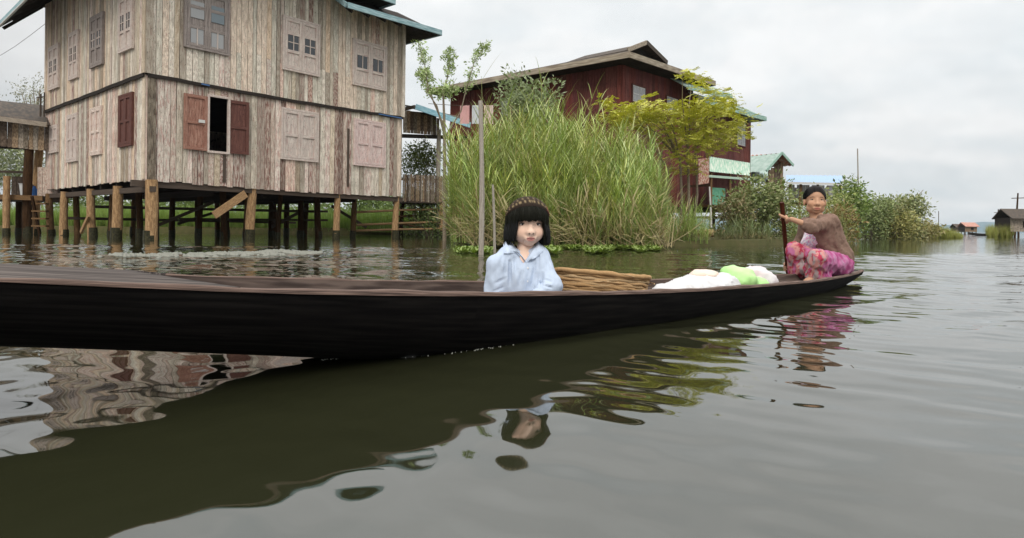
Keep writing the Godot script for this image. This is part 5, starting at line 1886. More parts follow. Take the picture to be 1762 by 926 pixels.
func build_far_shore() -> void:
	# scrub and trees along the channel
	var kinds := [
		["bank_tree", "leafy green tree beside the tall channel pole", 998.0, 188.0, 34.0, Vector3(0.9, 1.2, 0.9), [Color(0.20, 0.28, 0.08), Color(0.26, 0.32, 0.10)], 220],
		["bank_scrub", "dark green scrub just right of the tall channel pole", 1020.0, 200.0, 36.0, Vector3(1.4, 1.1, 1.0), [Color(0.22, 0.28, 0.11), Color(0.28, 0.32, 0.14)], 320],
		["bank_scrub", "pale brownish scrub in the middle of the far bank", 1040.0, 205.0, 37.0, Vector3(1.2, 1.0, 1.0), [Color(0.26, 0.25, 0.13), Color(0.20, 0.24, 0.09)], 260],
		["bank_tree", "spreading small tree with a long branch at the far bank's end", 1058.0, 196.0, 38.0, Vector3(1.5, 0.95, 1.0), [Color(0.26, 0.30, 0.13), Color(0.32, 0.33, 0.16)], 300],
		["bank_scrub", "yellowish low scrub before the spreading tree", 1052.0, 213.0, 36.0, Vector3(1.3, 0.8, 0.8), [Color(0.33, 0.30, 0.11), Color(0.26, 0.27, 0.09)], 220],
		["bank_scrub", "pale straw scrub between the spreading tree and the grass tuft", 1078.0, 216.5, 40.0, Vector3(1.2, 0.55, 0.8), [Color(0.36, 0.31, 0.14), Color(0.28, 0.28, 0.10)], 160],
	]
	for e in kinds:
		bush(e[0], e[1], e[2], e[3], e[4], e[5], e[6], e[7], 0.17)
	# slanting branch sticking out of the spreading tree
	var b0 := spot(1062, 196, 38)
	var br := put("bare_branch", post_mesh(b0, spot(1082, 179, 38), 0.05, 0.015, 6), M.bark)
	tag(br, "long bare branch slanting out over the channel from the scrub", "branch")
	var tuft := blade_tuft(1.6, 40, [Color(0.30, 0.31, 0.08), Color(0.24, 0.28, 0.06), Color(0.36, 0.32, 0.11)])
	var xs := []
	for k in 260:
		var u := rng.randf_range(1074, 1128)
		var f := 1.0 - pow(absf((u - 1103.0) / 26.0), 2.0)
		var p := spot(u, 214, rng.randf_range(42, 45))
		xs.append(Transform3D(Basis(Vector3.UP, rng.randf() * TAU).scaled(Vector3.ONE * rng.randf_range(0.3, 0.65) * (0.35 + 0.65 * maxf(f, 0.0))), Vector3(p.x, 0.0, p.z)))
	tag(scatter("grass_tuft", tuft, M.reed, xs), "rounded yellow green grass tuft in the open channel", "grass", "", "stuff")
	xs = []
	for k in 160:
		var u := rng.randf_range(1158, 1186)
		var p := spot(u, 214, rng.randf_range(58, 64))
		xs.append(Transform3D(Basis(Vector3.UP, rng.randf() * TAU).scaled(Vector3.ONE * rng.randf_range(0.5, 1.0)), Vector3(p.x, 0.0, p.z)))
	tag(scatter("grass_tuft", tuft, M.reed, xs), "green grass strip left of the hut at the right edge", "grass", "", "stuff")
	# huts
	far_hut("stilt_hut", "weathered hut on stilts at the right edge of the channel", 1184, 1214, 223.7, 196.5, 58.0, board_sets["slat"][0][0], M.roof_dark)
	far_hut("far_hut", "tiny distant hut with a reddish roof beyond the grass tuft", 1131, 1145, 220, 209.5, 130.0, board_sets["slat"][0][3], M.roof_rust)
	far_hut("far_hut", "tiny distant grey hut left of the reddish one", 1120, 1131, 220, 211.0, 140.0, board_sets["slat"][0][1], M.roof_dark)
	# power poles
	var pl := [["power_pole", "leaning dark power pole above the hut at the right edge", 1189.0, 1193.0, 182.0, 62.0, 0.1], ["power_pole", "thin distant power pole left of the hut at the right edge", 1169.0, 1170.0, 197.0, 90.0, 0.1], ["power_pole", "faint thin pole behind the grass tuft", 1100.0, 1100.0, 199.0, 90.0, 0.06]]
	for e in pl:
		var a := spot(e[2], 214, e[5])
		var b := spot(e[3], e[4], e[5])
		var t := thing(e[0], e[1], "pole", Vector3(a.x, 0, a.z))
		put("shaft", post_mesh(Vector3(0, -0.3, 0), b - t.position, e[6], e[6] * 0.7, 6), M.post_dark, t)
		if e[3] != 1100.0:
			var c: Vector3 = b - t.position - Vector3(0, 0.5, 0)
			beam_node("cross_arm", c + Vector3(-0.6, 0, 0), c + Vector3(0.6, 0.05, 0), 0.07, 0.07, M.post_dark, t)
	# distant canoes
	for e in [["far_canoe", "small dark canoe lying by the grass strip far down the channel", 1153.0, 222.2, 4.0], ["far_canoe", "low dark canoe at the right edge of the channel", 1222.0, 229.2, 1.3]]:
		var p := on_water(e[2], e[3])
		var rows := []
		for k in 9:
			var f := k / 8.0 * 2.0 - 1.0
			var bw := 0.32 * (1.0 - pow(absf(f), 2.4))
			var row := []
			for q in 9:
				var g := q / 8.0 * 2.0 - 1.0
				row.append(Vector3(f * e[4] * 0.5, 0.24 + 0.2 * f * f - (1.0 - g * g) * 0.3, g * (bw + 0.02)))
			rows.append(row)
		var mb := MB.new()
		mb.grid(rows)
		var t := thing(e[0], e[1], "canoe", p + Vector3(0, 0.02, 0))
		var hm := flat_mat(Color8(52, 48, 46), 0.7)
		hm.cull_mode = BaseMaterial3D.CULL_DISABLED
		put("hull", mb.mesh(), hm, t)
		put("thwart", boxmesh(Vector3(0.18, 0.03, 0.6), Transform3D(Basis(), Vector3(0.3, 0.2, 0))), hm, t)
	# hazy hills beyond the lake
	for q in 2:
		var rows := [[], []]
		var n := FastNoiseLite.new()
		n.seed = 60 + q
		n.frequency = 0.0016
		for k in 121:
			var x := -2600.0 + k * 52.0
			var h := 18.0 + 16.0 * q + n.get_noise_1d(x) * 22.0
			rows[0].append(Vector3(x, -6, -1900.0 - q * 500.0))
			rows[1].append(Vector3(x, maxf(h, 6.0) * (1.1 if x > 0 else 0.7), -2150.0 - q * 500.0))
		var mb := MB.new()
		mb.grid(rows)
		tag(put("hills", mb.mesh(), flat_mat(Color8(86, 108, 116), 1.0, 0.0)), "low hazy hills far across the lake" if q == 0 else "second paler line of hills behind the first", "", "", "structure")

# ---------------------------------------------------------------- the canoe
func hull_row(t: float, n: int, inner := false) -> Array:
	var b := along(BT, BB, t)
	var g := along(BT, BG, t)
	var k := along(BT, BK, t)
	if inner:
		b = maxf(b - 0.034, 0.008)
		k = maxf(k + 0.05, 0.025)
		k = minf(k, g - 0.03)
	var row := []
	for q in n + 1:
		var a := PI * q / n - PI * 0.5   # from far gunwale over the keel to near gunwale
		var c := absf(sin(a))
		var z := b * pow(c, 0.72) * signf(a) if q != n / 2 else 0.0
		var y := g - (g - k) * pow(cos(a), 1.05 if not inner else 0.75)
		row.append(Vector3(t, y, z))
	row[0] = Vector3(t, g, -b)
	row[n] = Vector3(t, g, b)
	return row

func build_canoe() -> void:
	var t := thing("canoe", "long black wooden dugout canoe carrying the girl and the paddling woman", "canoe", BOAT_O, BOAT_TURN)
	var hull_im := noise_image(51, 0.15, 0.014, Color8(25, 23, 21), Color8(9, 8, 8), 256, 256, 5, 1.3)
	M.hull = tex_mat(hull_im, Color.WHITE, 0.85, 0.7)
	M.hull.metallic_specular = 0.18
	M.hull.uv1_scale = Vector3(1, 6, 1)
	M.hull_inside = tex_mat(noise_image(52, 0.12, 0.02, Color8(108, 94, 86), Color8(62, 52, 48), 256, 256, 4, 1.5), Color.WHITE, 0.85, 3.0)
	M.hull_inside.uv1_scale = Vector3(1, 5, 1)
	M.rim = tex_mat(noise_image(53, 0.10, 0.02, Color8(132, 110, 99), Color8(66, 54, 49), 256, 256, 4, 1.6), Color.WHITE, 0.8, 3.0)
	M.rim.uv1_scale = Vector3(1, 7, 1)
	M.deck = tex_mat(noise_image(54, 0.16, 0.012, Color8(104, 95, 90), Color8(54, 48, 45), 256, 256, 4, 1.7), Color.WHITE, 0.85, 4.0)
	M.deck.uv1_scale = Vector3(1, 2.5, 1)
	var outer := []
	var inner := []
	var st := 92
	for k in st + 1:
		var x := lerpf(-4.6, 4.15, float(k) / st)
		outer.append(hull_row(x, 24))
		inner.append(hull_row(x, 20, true))
	var mb := MB.new()
	mb.grid(outer)
	# closing pieces at the tips
	for e in [0, st]:
		for q in 24:
			mb.tri(outer[e][q], outer[e][q + 1], Vector3(outer[e][0].x, outer[e][0].y, 0))
	put("hull", mb.mesh(), M.hull, t)
	var ib := MB.new()
	for r in inner: r.reverse()
	ib.grid(inner)
	put("hull_inside", ib.mesh(), M.hull_inside, t)
	for s in [1, -1]:
		var rows := []
		for k in st * 2 + 1:
			var x := lerpf(-4.6, 4.15, float(k) / (st * 2))
			var b := along(BT, BB, x)
			var g := along(BT, BG, x)
			var w := 0.004 * sin(x * 9.0) + 0.003 * sin(x * 23.0 + s)
			var inn := maxf(b - lerpf(0.010, 0.026, smoothstep(-1.3, -0.9, x)) - absf(w), 0.004)
			var drop := lerpf(0.003, 0.009, smoothstep(-1.5, -0.7, x))
			rows.append([Vector3(x, g - drop, s * (b + 0.003)), Vector3(x, g + 0.002 + w * 0.4, s * (b + 0.004)), Vector3(x, g + 0.005 + w * 0.5, s * (b - 0.003)), Vector3(x, g + 0.005 + w * 0.5, s * (inn + 0.003)), Vector3(x, g, s * inn), Vector3(x, g - 0.025, s * inn)])
			if s < 0: rows[rows.size() - 1].reverse()
		var rb := MB.new()
		rb.grid(rows)
		put("gunwale", rb.mesh(), M.rim, t)
	# bow deck with a hollowed end, small stern deck
	var rows := []
	for k in 41:
		var f := k / 40.0
		var row := []
		for q in 13:
			var c := q / 12.0 * 2.0 - 1.0
			var x := lerpf(-4.55, -1.12 + 0.16 * c * c, f)
			var b := maxf(along(BT, BB, x) - 0.012, 0.01)
			row.append(Vector3(x, along(BT, BG, x) + 0.004 + 0.016 * (1.0 - c * c), c * b))
		rows.append(row)
	var dn := []
	for p in rows[40]: dn.append(p - Vector3(0.01, 0.05, 0))
	rows.append(dn)
	var db := MB.new()
	db.grid(rows)
	put("bow_deck", db.mesh(), M.deck, t)
	rows = []
	for k in 13:
		var row := []
		for q in 9:
			var c := q / 8.0 * 2.0 - 1.0
			var x := lerpf(3.55 + 0.05 * c * c, 4.14, k / 12.0)
			row.append(Vector3(x, along(BT, BG, x) + 0.003 - 0.008 * (1.0 - c * c), c * maxf(along(BT, BB, x) - 0.01, 0.008)))
		rows.append(row)
	db = MB.new()
	db.grid(rows)
	put("stern_deck", db.mesh(), M.deck, t)
	for x in [0.95, 2.45]:
		put("thwart", boxmesh(Vector3(0.12, 0.025, along(BT, BB, x) * 1.75), Transform3D(Basis(), Vector3(x, along(BT, BG, x) - 0.055, 0))), M.deck, t)
	for z in [-0.072, 0.0, 0.072]:
		put("floor_board", boxmesh(Vector3(3.4 - absf(z) * 3.0, 0.015, 0.066), Transform3D(Basis(), Vector3(1.3, 0.033, z))), M.hull_inside, t)
	# froth where the hull meets the water and on the passing wash
	var fleck := MB.new()
	fleck.tube([Vector3(0, -0.004, 0), Vector3(0, 0.0, 0), Vector3(0, 0.003, 0), Vector3(0, 0.0045, 0)], [0.011, 0.012, 0.008, 0.001], 7, false)
	var xs := []
	for k in 240:
		var x := rng.randf_range(-0.62, -0.05)
		if rng.randf() < 0.6: x = rng.randf_range(-0.62, 0.0)
		var z := wl_half(x) + absf(rng.randfn(0.0, 0.012))
		var p: Vector3 = boat_xf() * Vector3(x, 0, z)
		p.y = water_height(p.x, p.z, openness(p.x, p.z)) + 0.001
		xs.append(Transform3D(Basis(Vector3.UP, rng.randf() * TAU).scaled(Vector3(rng.randf_range(0.08, 0.28), 0.25, rng.randf_range(0.08, 0.22))), p))
	var fm := flat_mat(Color8(170, 170, 160), 0.5)
	tag(scatter("froth", fleck.mesh(), fm, xs), "fine froth along the waterline of the black canoe", "froth", "", "stuff")
	xs = []
	for k in 2600:
		var f := pow(rng.randf(), 0.7)
		var x := lerpf(-4.75, -2.9, f)
		var z := -8.43 - (x + 4.0) * 1.125 + rng.randfn(0.0, 0.24) * (0.4 + 0.6 * f)
		if gust.get_noise_2d(x * 7.0, z * 14.0) < 0.02 + 0.12 * rng.randf(): continue
		xs.append(Transform3D(Basis(Vector3.UP, rng.randf() * TAU).scaled(Vector3(rng.randf_range(1.0, 4.0), rng.randf_range(2.0, 7.0), rng.randf_range(1.0, 2.5))), Vector3(x, water_height(x, z, openness(x, z)) + 0.002, z)))
	tag(scatter("wash_foam", fleck.mesh(), fm, xs), "white streak of wash foam on the water before the grey house", "foam", "", "stuff")

func wl_half(x: float) -> float:
	# half width of the hull at the water
	var g := along(BT, BG, x)
	var k := along(BT, BK, x)
	if k >= 0.0: return 0.01
	var c := pow(g / (g - k), 1.0 / 1.05)
	return along(BT, BB, x) * pow(sqrt(maxf(0.0, 1.0 - c * c)), 0.72)

# ---------------------------------------------------------------- things lying in the canoe
func crumple(sd: int, freq: float) -> FastNoiseLite:
	var n := FastNoiseLite.new()
	n.seed = sd
	n.frequency = freq
	n.fractal_octaves = 3
	n.noise_type = FastNoiseLite.TYPE_SIMPLEX
	return n

func sack(called: String, label: String, cat: String, balls: Array, col: Color, col2: Color, sd: int, rough: float, amp := 0.014) -> void:
	var o: Vector3 = balls[0][0] * Vector3(1, 0, 1)
	var b := Blob.new()
	b.k = 0.05
	var lo := Vector3.ONE * 9.0
	var hi := Vector3.ONE * -9.0
	for e in balls:
		var c: Vector3 = e[0] - o
		b.ball(c, e[1], Basis(Vector3.UP, e[2]))
		var m: float = maxf(e[1].x, maxf(e[1].y, e[1].z)) + 0.03
		lo = lo.min(c - Vector3.ONE * m)
		hi = hi.max(c + Vector3.ONE * m)
	var n := crumple(sd, 6.0)
	var n2 := crumple(sd + 1, 15.0)
	var f := func(p: Vector3) -> float:
		var rid := 1.0 - absf(n2.get_noise_3d(p.x, p.y * 0.6, p.z)) * 2.4
		return b.at(p) - amp * (absf(n.get_noise_3d(p.x, p.y * 1.3, p.z)) * 1.6 - 0.4) - amp * 0.55 * pow(maxf(rid, 0.0), 4.0)
	var c := func(p: Vector3) -> Color:
		return col.lerp(col2, clampf(0.5 + 1.4 * n.get_noise_3d(p.x * 0.6 + 9.0, p.y * 0.6, p.z * 0.6), 0, 1))
	var m := vcol_mat(rough, 0.4)
	var node := put(called, net_mesh(f, lo, hi, 0.011, c), m)
	node.position = o
	tag(node, label, cat)

func build_cargo() -> void:
	# coiled straw basket
	var c := spot(699, 262, 2.98)
	var t := thing("basket", "round straw basket of stacked coils behind the girl in the canoe", "basket", Vector3(c.x, 0, c.z))
	t.rotation = Vector3(-0.075, 0, -0.075)
	var straw := [lin(0.74, 0.50, 0.27), lin(0.62, 0.41, 0.21), lin(0.80, 0.60, 0.36), lin(0.70, 0.49, 0.27)]
	var fibre := noise_image(61, 0.16, 0.30, Color(1, 1, 1), Color(0.66, 0.60, 0.54), 256, 128, 3, 1.6)
	var base := tex_mat(fibre, Color.WHITE, 0.9, 4.0)
	base.uv1_scale = Vector3(1, 9, 1)
	for k in 15:
		var y := 0.045 + k * 0.0118
		var r := 0.180 + 0.026 * (k / 14.0) + rng.randf_range(-0.004, 0.004)
		var pts := []
		var rad := []
		for q in 49:
			var a := TAU * q / 48.0
			var w := 0.0016 * sin(a * 7.0 + k * 2.0) + 0.0016 * sin(a * 13.0 + k * 5.0)
			pts.append(Vector3(cos(a) * (r + w) * 1.1, y + w * 0.8 + 0.0015 * sin(a * 3 + k), sin(a) * (r + w) * 0.98))
			rad.append((0.0078 if k < 14 else 0.011) + 0.0013 * sin(a * 32.0 + k * PI))
		var mb := MB.new()
		mb.tube(pts, rad, 7, false)
		var m: StandardMaterial3D = base.duplicate()
		m.albedo_color = straw[rng.randi() % 4]
		put("coil" if k < 14 else "rim", mb.mesh(), m, t)
	# loose fibres
	var fb := MB.new()
	for k in 110:
		var a := rng.randf() * TAU
		var y := rng.randf_range(0.04, 0.21)
		var r := 0.190 + 0.026 * (y / 0.2)
		var p := Vector3(cos(a) * r * 1.1, y, sin(a) * r)
		var q := Vector3(cos(a + 0.35) * (r + 0.012) * 1.1, y + rng.randf_range(-0.015, 0.015), sin(a + 0.35) * (r + 0.012))
		var mid := (p + q) * 0.5 * Vector3(1.06, 1, 1.06)
		fb.tube([p, mid, q], [0.0022, 0.0022, 0.001], 3, false)
	var fmat: StandardMaterial3D = base.duplicate()
	fmat.albedo_color = straw[2]
	var fo := put("loose_fibres", fb.mesh(), fmat, t)
	fo.set_meta("kind", "stuff")
	var lid := MB.new()
	var lr := []
	for k in 9:
		var row := []
		for q in 33:
			var a := TAU * q / 32.0
			row.append(Vector3(cos(a) * 0.2 * 1.1 * (1.0 - k / 8.0), 0.19 + 0.006 * sin(k * 2.4), sin(a) * 0.2 * (1.0 - k / 8.0)))
		lr.append(row)
	lid.grid(lr)
	var lm: StandardMaterial3D = base.duplicate()
	lm.albedo_color = straw[1]
	put("lid", lid.mesh(), lm, t)
	# sacks and bags
	var dir := BOAT_TURN
	sack("white_sack", "big white plastic sack lying low in the canoe behind the straw basket", "sack", [[spot(818, 272.5, 3.62), Vector3(0.21, 0.075, 0.15), dir], [spot(790, 275, 3.5), Vector3(0.14, 0.045, 0.11), dir], [spot(843, 269, 3.75), Vector3(0.13, 0.07, 0.12), dir]], lin(0.31, 0.30, 0.30), lin(0.27, 0.26, 0.265), 71, 0.5, 0.012)
	sack("tan_bundle", "small tan cloth bundle on the white sack's top", "bundle", [[spot(825, 259.5, 3.72), Vector3(0.105, 0.032, 0.08), dir]], lin(0.40, 0.20, 0.115), lin(0.42, 0.30, 0.21), 72, 0.8, 0.008)
	sack("green_bag", "bright light green plastic bag leaning on the white sack", "bag", [[spot(868, 264, 3.8), Vector3(0.10, 0.075, 0.09), dir + 0.5], [spot(888, 269, 3.85), Vector3(0.07, 0.05, 0.07), dir], [spot(854, 257, 3.85), Vector3(0.05, 0.04, 0.05), dir]], lin(0.11, 0.42, 0.045), lin(0.20, 0.52, 0.08), 73, 0.35, 0.008)
	sack("pink_sack", "white and pink sack between the green bag and the paddling woman", "sack", [[spot(884, 259.5, 4.05), Vector3(0.11, 0.055, 0.08), dir + 0.3], [spot(898, 265, 4.0), Vector3(0.07, 0.05, 0.07), dir]], lin(0.36, 0.31, 0.31), lin(0.32, 0.17, 0.19), 74, 0.5, 0.012)

# ---------------------------------------------------------------- people
func surface_z(b: Blob, x: float, y: float) -> float:
	var z := 0.14
	while z > 0.0 and b.at(Vector3(x, y, z)) > 0.0:
		z -= 0.0007
	return z

# a head about its own axes: eyes at y 0, facing +z; s scales it
func head_shape(child: bool) -> Blob:
	var b := Blob.new()
	b.k = 0.016
	if child:
		b.ball(Vector3(0, 0.024, -0.014), Vector3(0.069, 0.074, 0.080))
		b.ball(Vector3(0, -0.034, 0.010), Vector3(0.0555, 0.052, 0.056))
		b.ball(Vector3(0, -0.074, 0.041), Vector3(0.017, 0.012, 0.014))
		for s in [-1, 1]:
			b.ball(Vector3(s * 0.031, -0.034, 0.036), Vector3(0.026, 0.026, 0.024))
			b.ball(Vector3(s * 0.071, -0.012, -0.01), Vector3(0.007, 0.02, 0.013))
			b.ball(Vector3(s * 0.0085, -0.0335, 0.069), Vector3(0.0065, 0.0055, 0.0075))
		b.bone(Vector3(0, -0.004, 0.061), 0.006, Vector3(0, -0.028, 0.072), 0.0085)
		b.ball(Vector3(0, -0.0315, 0.074), Vector3(0.009, 0.0075, 0.009))
		b.ball(Vector3(0, -0.0545, 0.0645), Vector3(0.017, 0.0048, 0.0075))
		b.ball(Vector3(0, -0.0615, 0.0625), Vector3(0.0145, 0.0055, 0.0075))
	else:
		b.ball(Vector3(0, 0.03, -0.016), Vector3(0.072, 0.080, 0.088))
		b.ball(Vector3(0, -0.040, 0.012), Vector3(0.057, 0.062, 0.062))
		b.ball(Vector3(0, -0.090, 0.046), Vector3(0.020, 0.014, 0.015))
		for s in [-1, 1]:
			b.ball(Vector3(s * 0.036, -0.030, 0.046), Vector3(0.024, 0.022, 0.020))
			b.ball(Vector3(s * 0.045, -0.062, 0.015), Vector3(0.02, 0.026, 0.025))
			b.ball(Vector3(s * 0.075, -0.012, -0.012), Vector3(0.008, 0.027, 0.016))
			b.ball(Vector3(s * 0.010, -0.041, 0.075), Vector3(0.0085, 0.007, 0.009))
		b.bone(Vector3(0, -0.002, 0.069), 0.008, Vector3(0, -0.034, 0.081), 0.010)
		b.ball(Vector3(0, -0.039, 0.083), Vector3(0.0105, 0.009, 0.010))
		b.ball(Vector3(0, -0.067, 0.070), Vector3(0.023, 0.0058, 0.008))
		b.ball(Vector3(0, -0.076, 0.068), Vector3(0.020, 0.0068, 0.008))
	return b

func smooth_max(a: float, b: float, k: float) -> float:
	var h := maxf(k - absf(a - b), 0.0) / k
	return maxf(a, b) + h * h * k * 0.25

func eyes(parent: Node3D, xf: Transform3D, hb: Blob, ex: float, ey: float, w: float, h: float) -> void:
	for s in [-1, 1]:
		var z := surface_z(hb, s * ex, ey)
		var mb := MB.new()
		# almond patch following the eyeball: white, iris, lid line above
		var r := 0.0125
		var rows := []
		for j in 9:
			var row := []
			for i in 17:
				var a := (i / 16.0 * 2.0 - 1.0)
				var hh := h * (1.0 - pow(absf(a), 2.2)) + 0.0001
				var y := (j / 8.0 * 2.0 - 1.0) * hh - 0.0004
				var x := a * w
				row.append(Vector3(s * ex + x, ey + y + (0.0012 * a * s), z + 0.0016 - r + sqrt(maxf(0.0, r * r - x * x * 0.35 - y * y))))
			rows.append(row)
		mb.grid(rows)
		for k in mb.v.size():
			var dx: float = mb.v[k].x - s * ex
			var dy: float = mb.v[k].y - ey
			var rr := sqrt(dx * dx + dy * dy)
			mb.c[k] = Color(0.012, 0.008, 0.007) if rr < 0.0058 * (w / 0.0125) else Color(0.55, 0.50, 0.47)
		var e := put("eye", mb.mesh(), vcol_mat(0.2, 0.5), parent)
		e.transform = xf
		var lid := MB.new()
		var pts := []
		var rad := []
		for i in 13:
			var a := i / 12.0 * 2.0 - 1.0
			pts.append(Vector3(s * ex + a * w * 1.1, ey + h * (1.0 - pow(absf(a), 2.2)) + 0.0012 * a * s, z - a * a * 0.003 + 0.0016))
			rad.append(0.0014 + 0.0011 * (1.0 - a * a))
		lid.tube(pts, rad, 5)
		var l := put("eyelid", lid.mesh(), flat_mat(lin(0.03, 0.018, 0.014), 0.6), parent)
		l.transform = xf

func eyebrows(parent: Node3D, xf: Transform3D, hb: Blob, ex: float, y0: float, w: float) -> void:
	for s in [-1, 1]:
		var pts := []
		var rad := []
		for i in 9:
			var a := i / 8.0 * 2.0 - 1.0
			var x: float = s * ex + a * w
			var y: float = y0 + 0.004 * (1.0 - a * a) - 0.001 * a * s
			pts.append(Vector3(x, y, surface_z(hb, x, y) - 0.0004))
			rad.append(0.0026 - 0.0012 * absf(a))
		var mb := MB.new()
		mb.tube(pts, rad, 5)
		var e := put("eyebrow", mb.mesh(), flat_mat(lin(0.05, 0.03, 0.022), 0.8), parent)
		e.transform = xf

func face_colour(p: Vector3, skin: Color, lip: Color, mouth_y: float, lip_w: float, nose_y: float) -> Color:
	var c := skin
	var m := absf(p.x) / lip_w
	var line := mouth_y + 0.002 * (m * m)
	if p.z > 0.04 and m < 1.0 and absf(p.y - line) < 0.0085 * (1.0 - m * m * 0.7):
		c = lip
		if absf(p.y - line) < 0.0016: c = lip * 0.35
	if p.z > 0.05 and Vector2(absf(p.x) - 0.0075, p.y - nose_y).length() < 0.0036:
		c = skin * 0.22
	# cheeks and a light fold below the eyes
	var ch := Vector2(absf(p.x) - 0.036, p.y + 0.03).length()
	c = c.lerp(Color(skin.r * 1.02, skin.g * 0.88, skin.b * 0.84), 0.5 * (1.0 - smoothstep(0.0, 0.03, ch)))
	return c

# fingers closed round a shaft; returns the palm so that the arm can join it
func grip(b: Blob, wrist: Vector3, on: Vector3, axis: Vector3, r: float, size: float, up_thumb: bool) -> void:
	var to := (wrist - on)
	to = (to - axis * to.dot(axis)).normalized()
	var side := axis.cross(to).normalized()
	var lens := [0.95, 1.05, 1.0, 0.82]
	var palm := on + to * (r + 0.016 * size) + side * 0.012 * size
	b.bone(wrist, 0.017 * size, palm, 0.017 * size)
	for k in 4:
		var hgt := (1.5 - k) * 0.0175 * size * (1.0 if up_thumb else -1.0)
		var c := on + axis * hgt
		var rr := r + 0.0075 * size
		var prev := palm + axis * hgt * 0.9
		var rad: float = 0.0088 * size * [1.0, 1.05, 1.0, 0.86][k]
		for j in 4:
			var ang: float = 0.55 + j * 0.95 * lens[k]
			var q := c + (to * cos(ang) + side * sin(ang)) * rr + axis * (-0.002 * j)
			b.bone(prev, rad * (1.0 - 0.07 * j), q, rad * (0.95 - 0.08 * j))
			prev = q
	var hy := 0.038 * size * (1.0 if up_thumb else -1.0)
	var t0 := palm + axis * hy * 0.45
	var t1 := on + axis * hy + (to * 0.75 - side * 0.65) * (r + 0.011 * size)
	var t2 := on + axis * (hy * 1.25) + (to * -0.1 - side) * (r + 0.0085 * size)
	b.bone(t0, 0.0125 * size, t1, 0.0105 * size)
	b.bone(t1, 0.0105 * size, t2, 0.0085 * size)

# hair strands laid over a head: each runs from the crown along a direction down to its end
func strands(mb: MB, centre: Vector3, r: Vector3, count: int, lowest: Callable, width: float, part_x := 0.0) -> void:
	for k in count:
		var az := rng.randf() * TAU
		var low: float = lowest.call(az)
		if low > 0.9: continue
		var pts := []
		var rad := []
		var jit := rng.randf_range(-0.05, 0.05)
		var lift := rng.randf_range(-0.001, 0.0025) + (0.010 * rng.randf() if rng.randf() < 0.2 else 0.0)
		for j in 8:
			var f := j / 7.0
			var y := lerpf(1.0, low, f)
			var q := sqrt(maxf(0.0, 1.0 - clampf(y, -0.15, 1.0) * clampf(y, -0.15, 1.0)))
			var a := az + jit * f
			pts.append(centre + Vector3(sin(a) * q * (r.x + lift * f * f) + part_x * (1.0 - f), y * (r.y + lift * f * f), cos(a) * q * (r.z + lift * f * f)))
			rad.append(width * (1.0 - 0.6 * f) + 0.0002)
		mb.tube(pts, rad, 4, false)

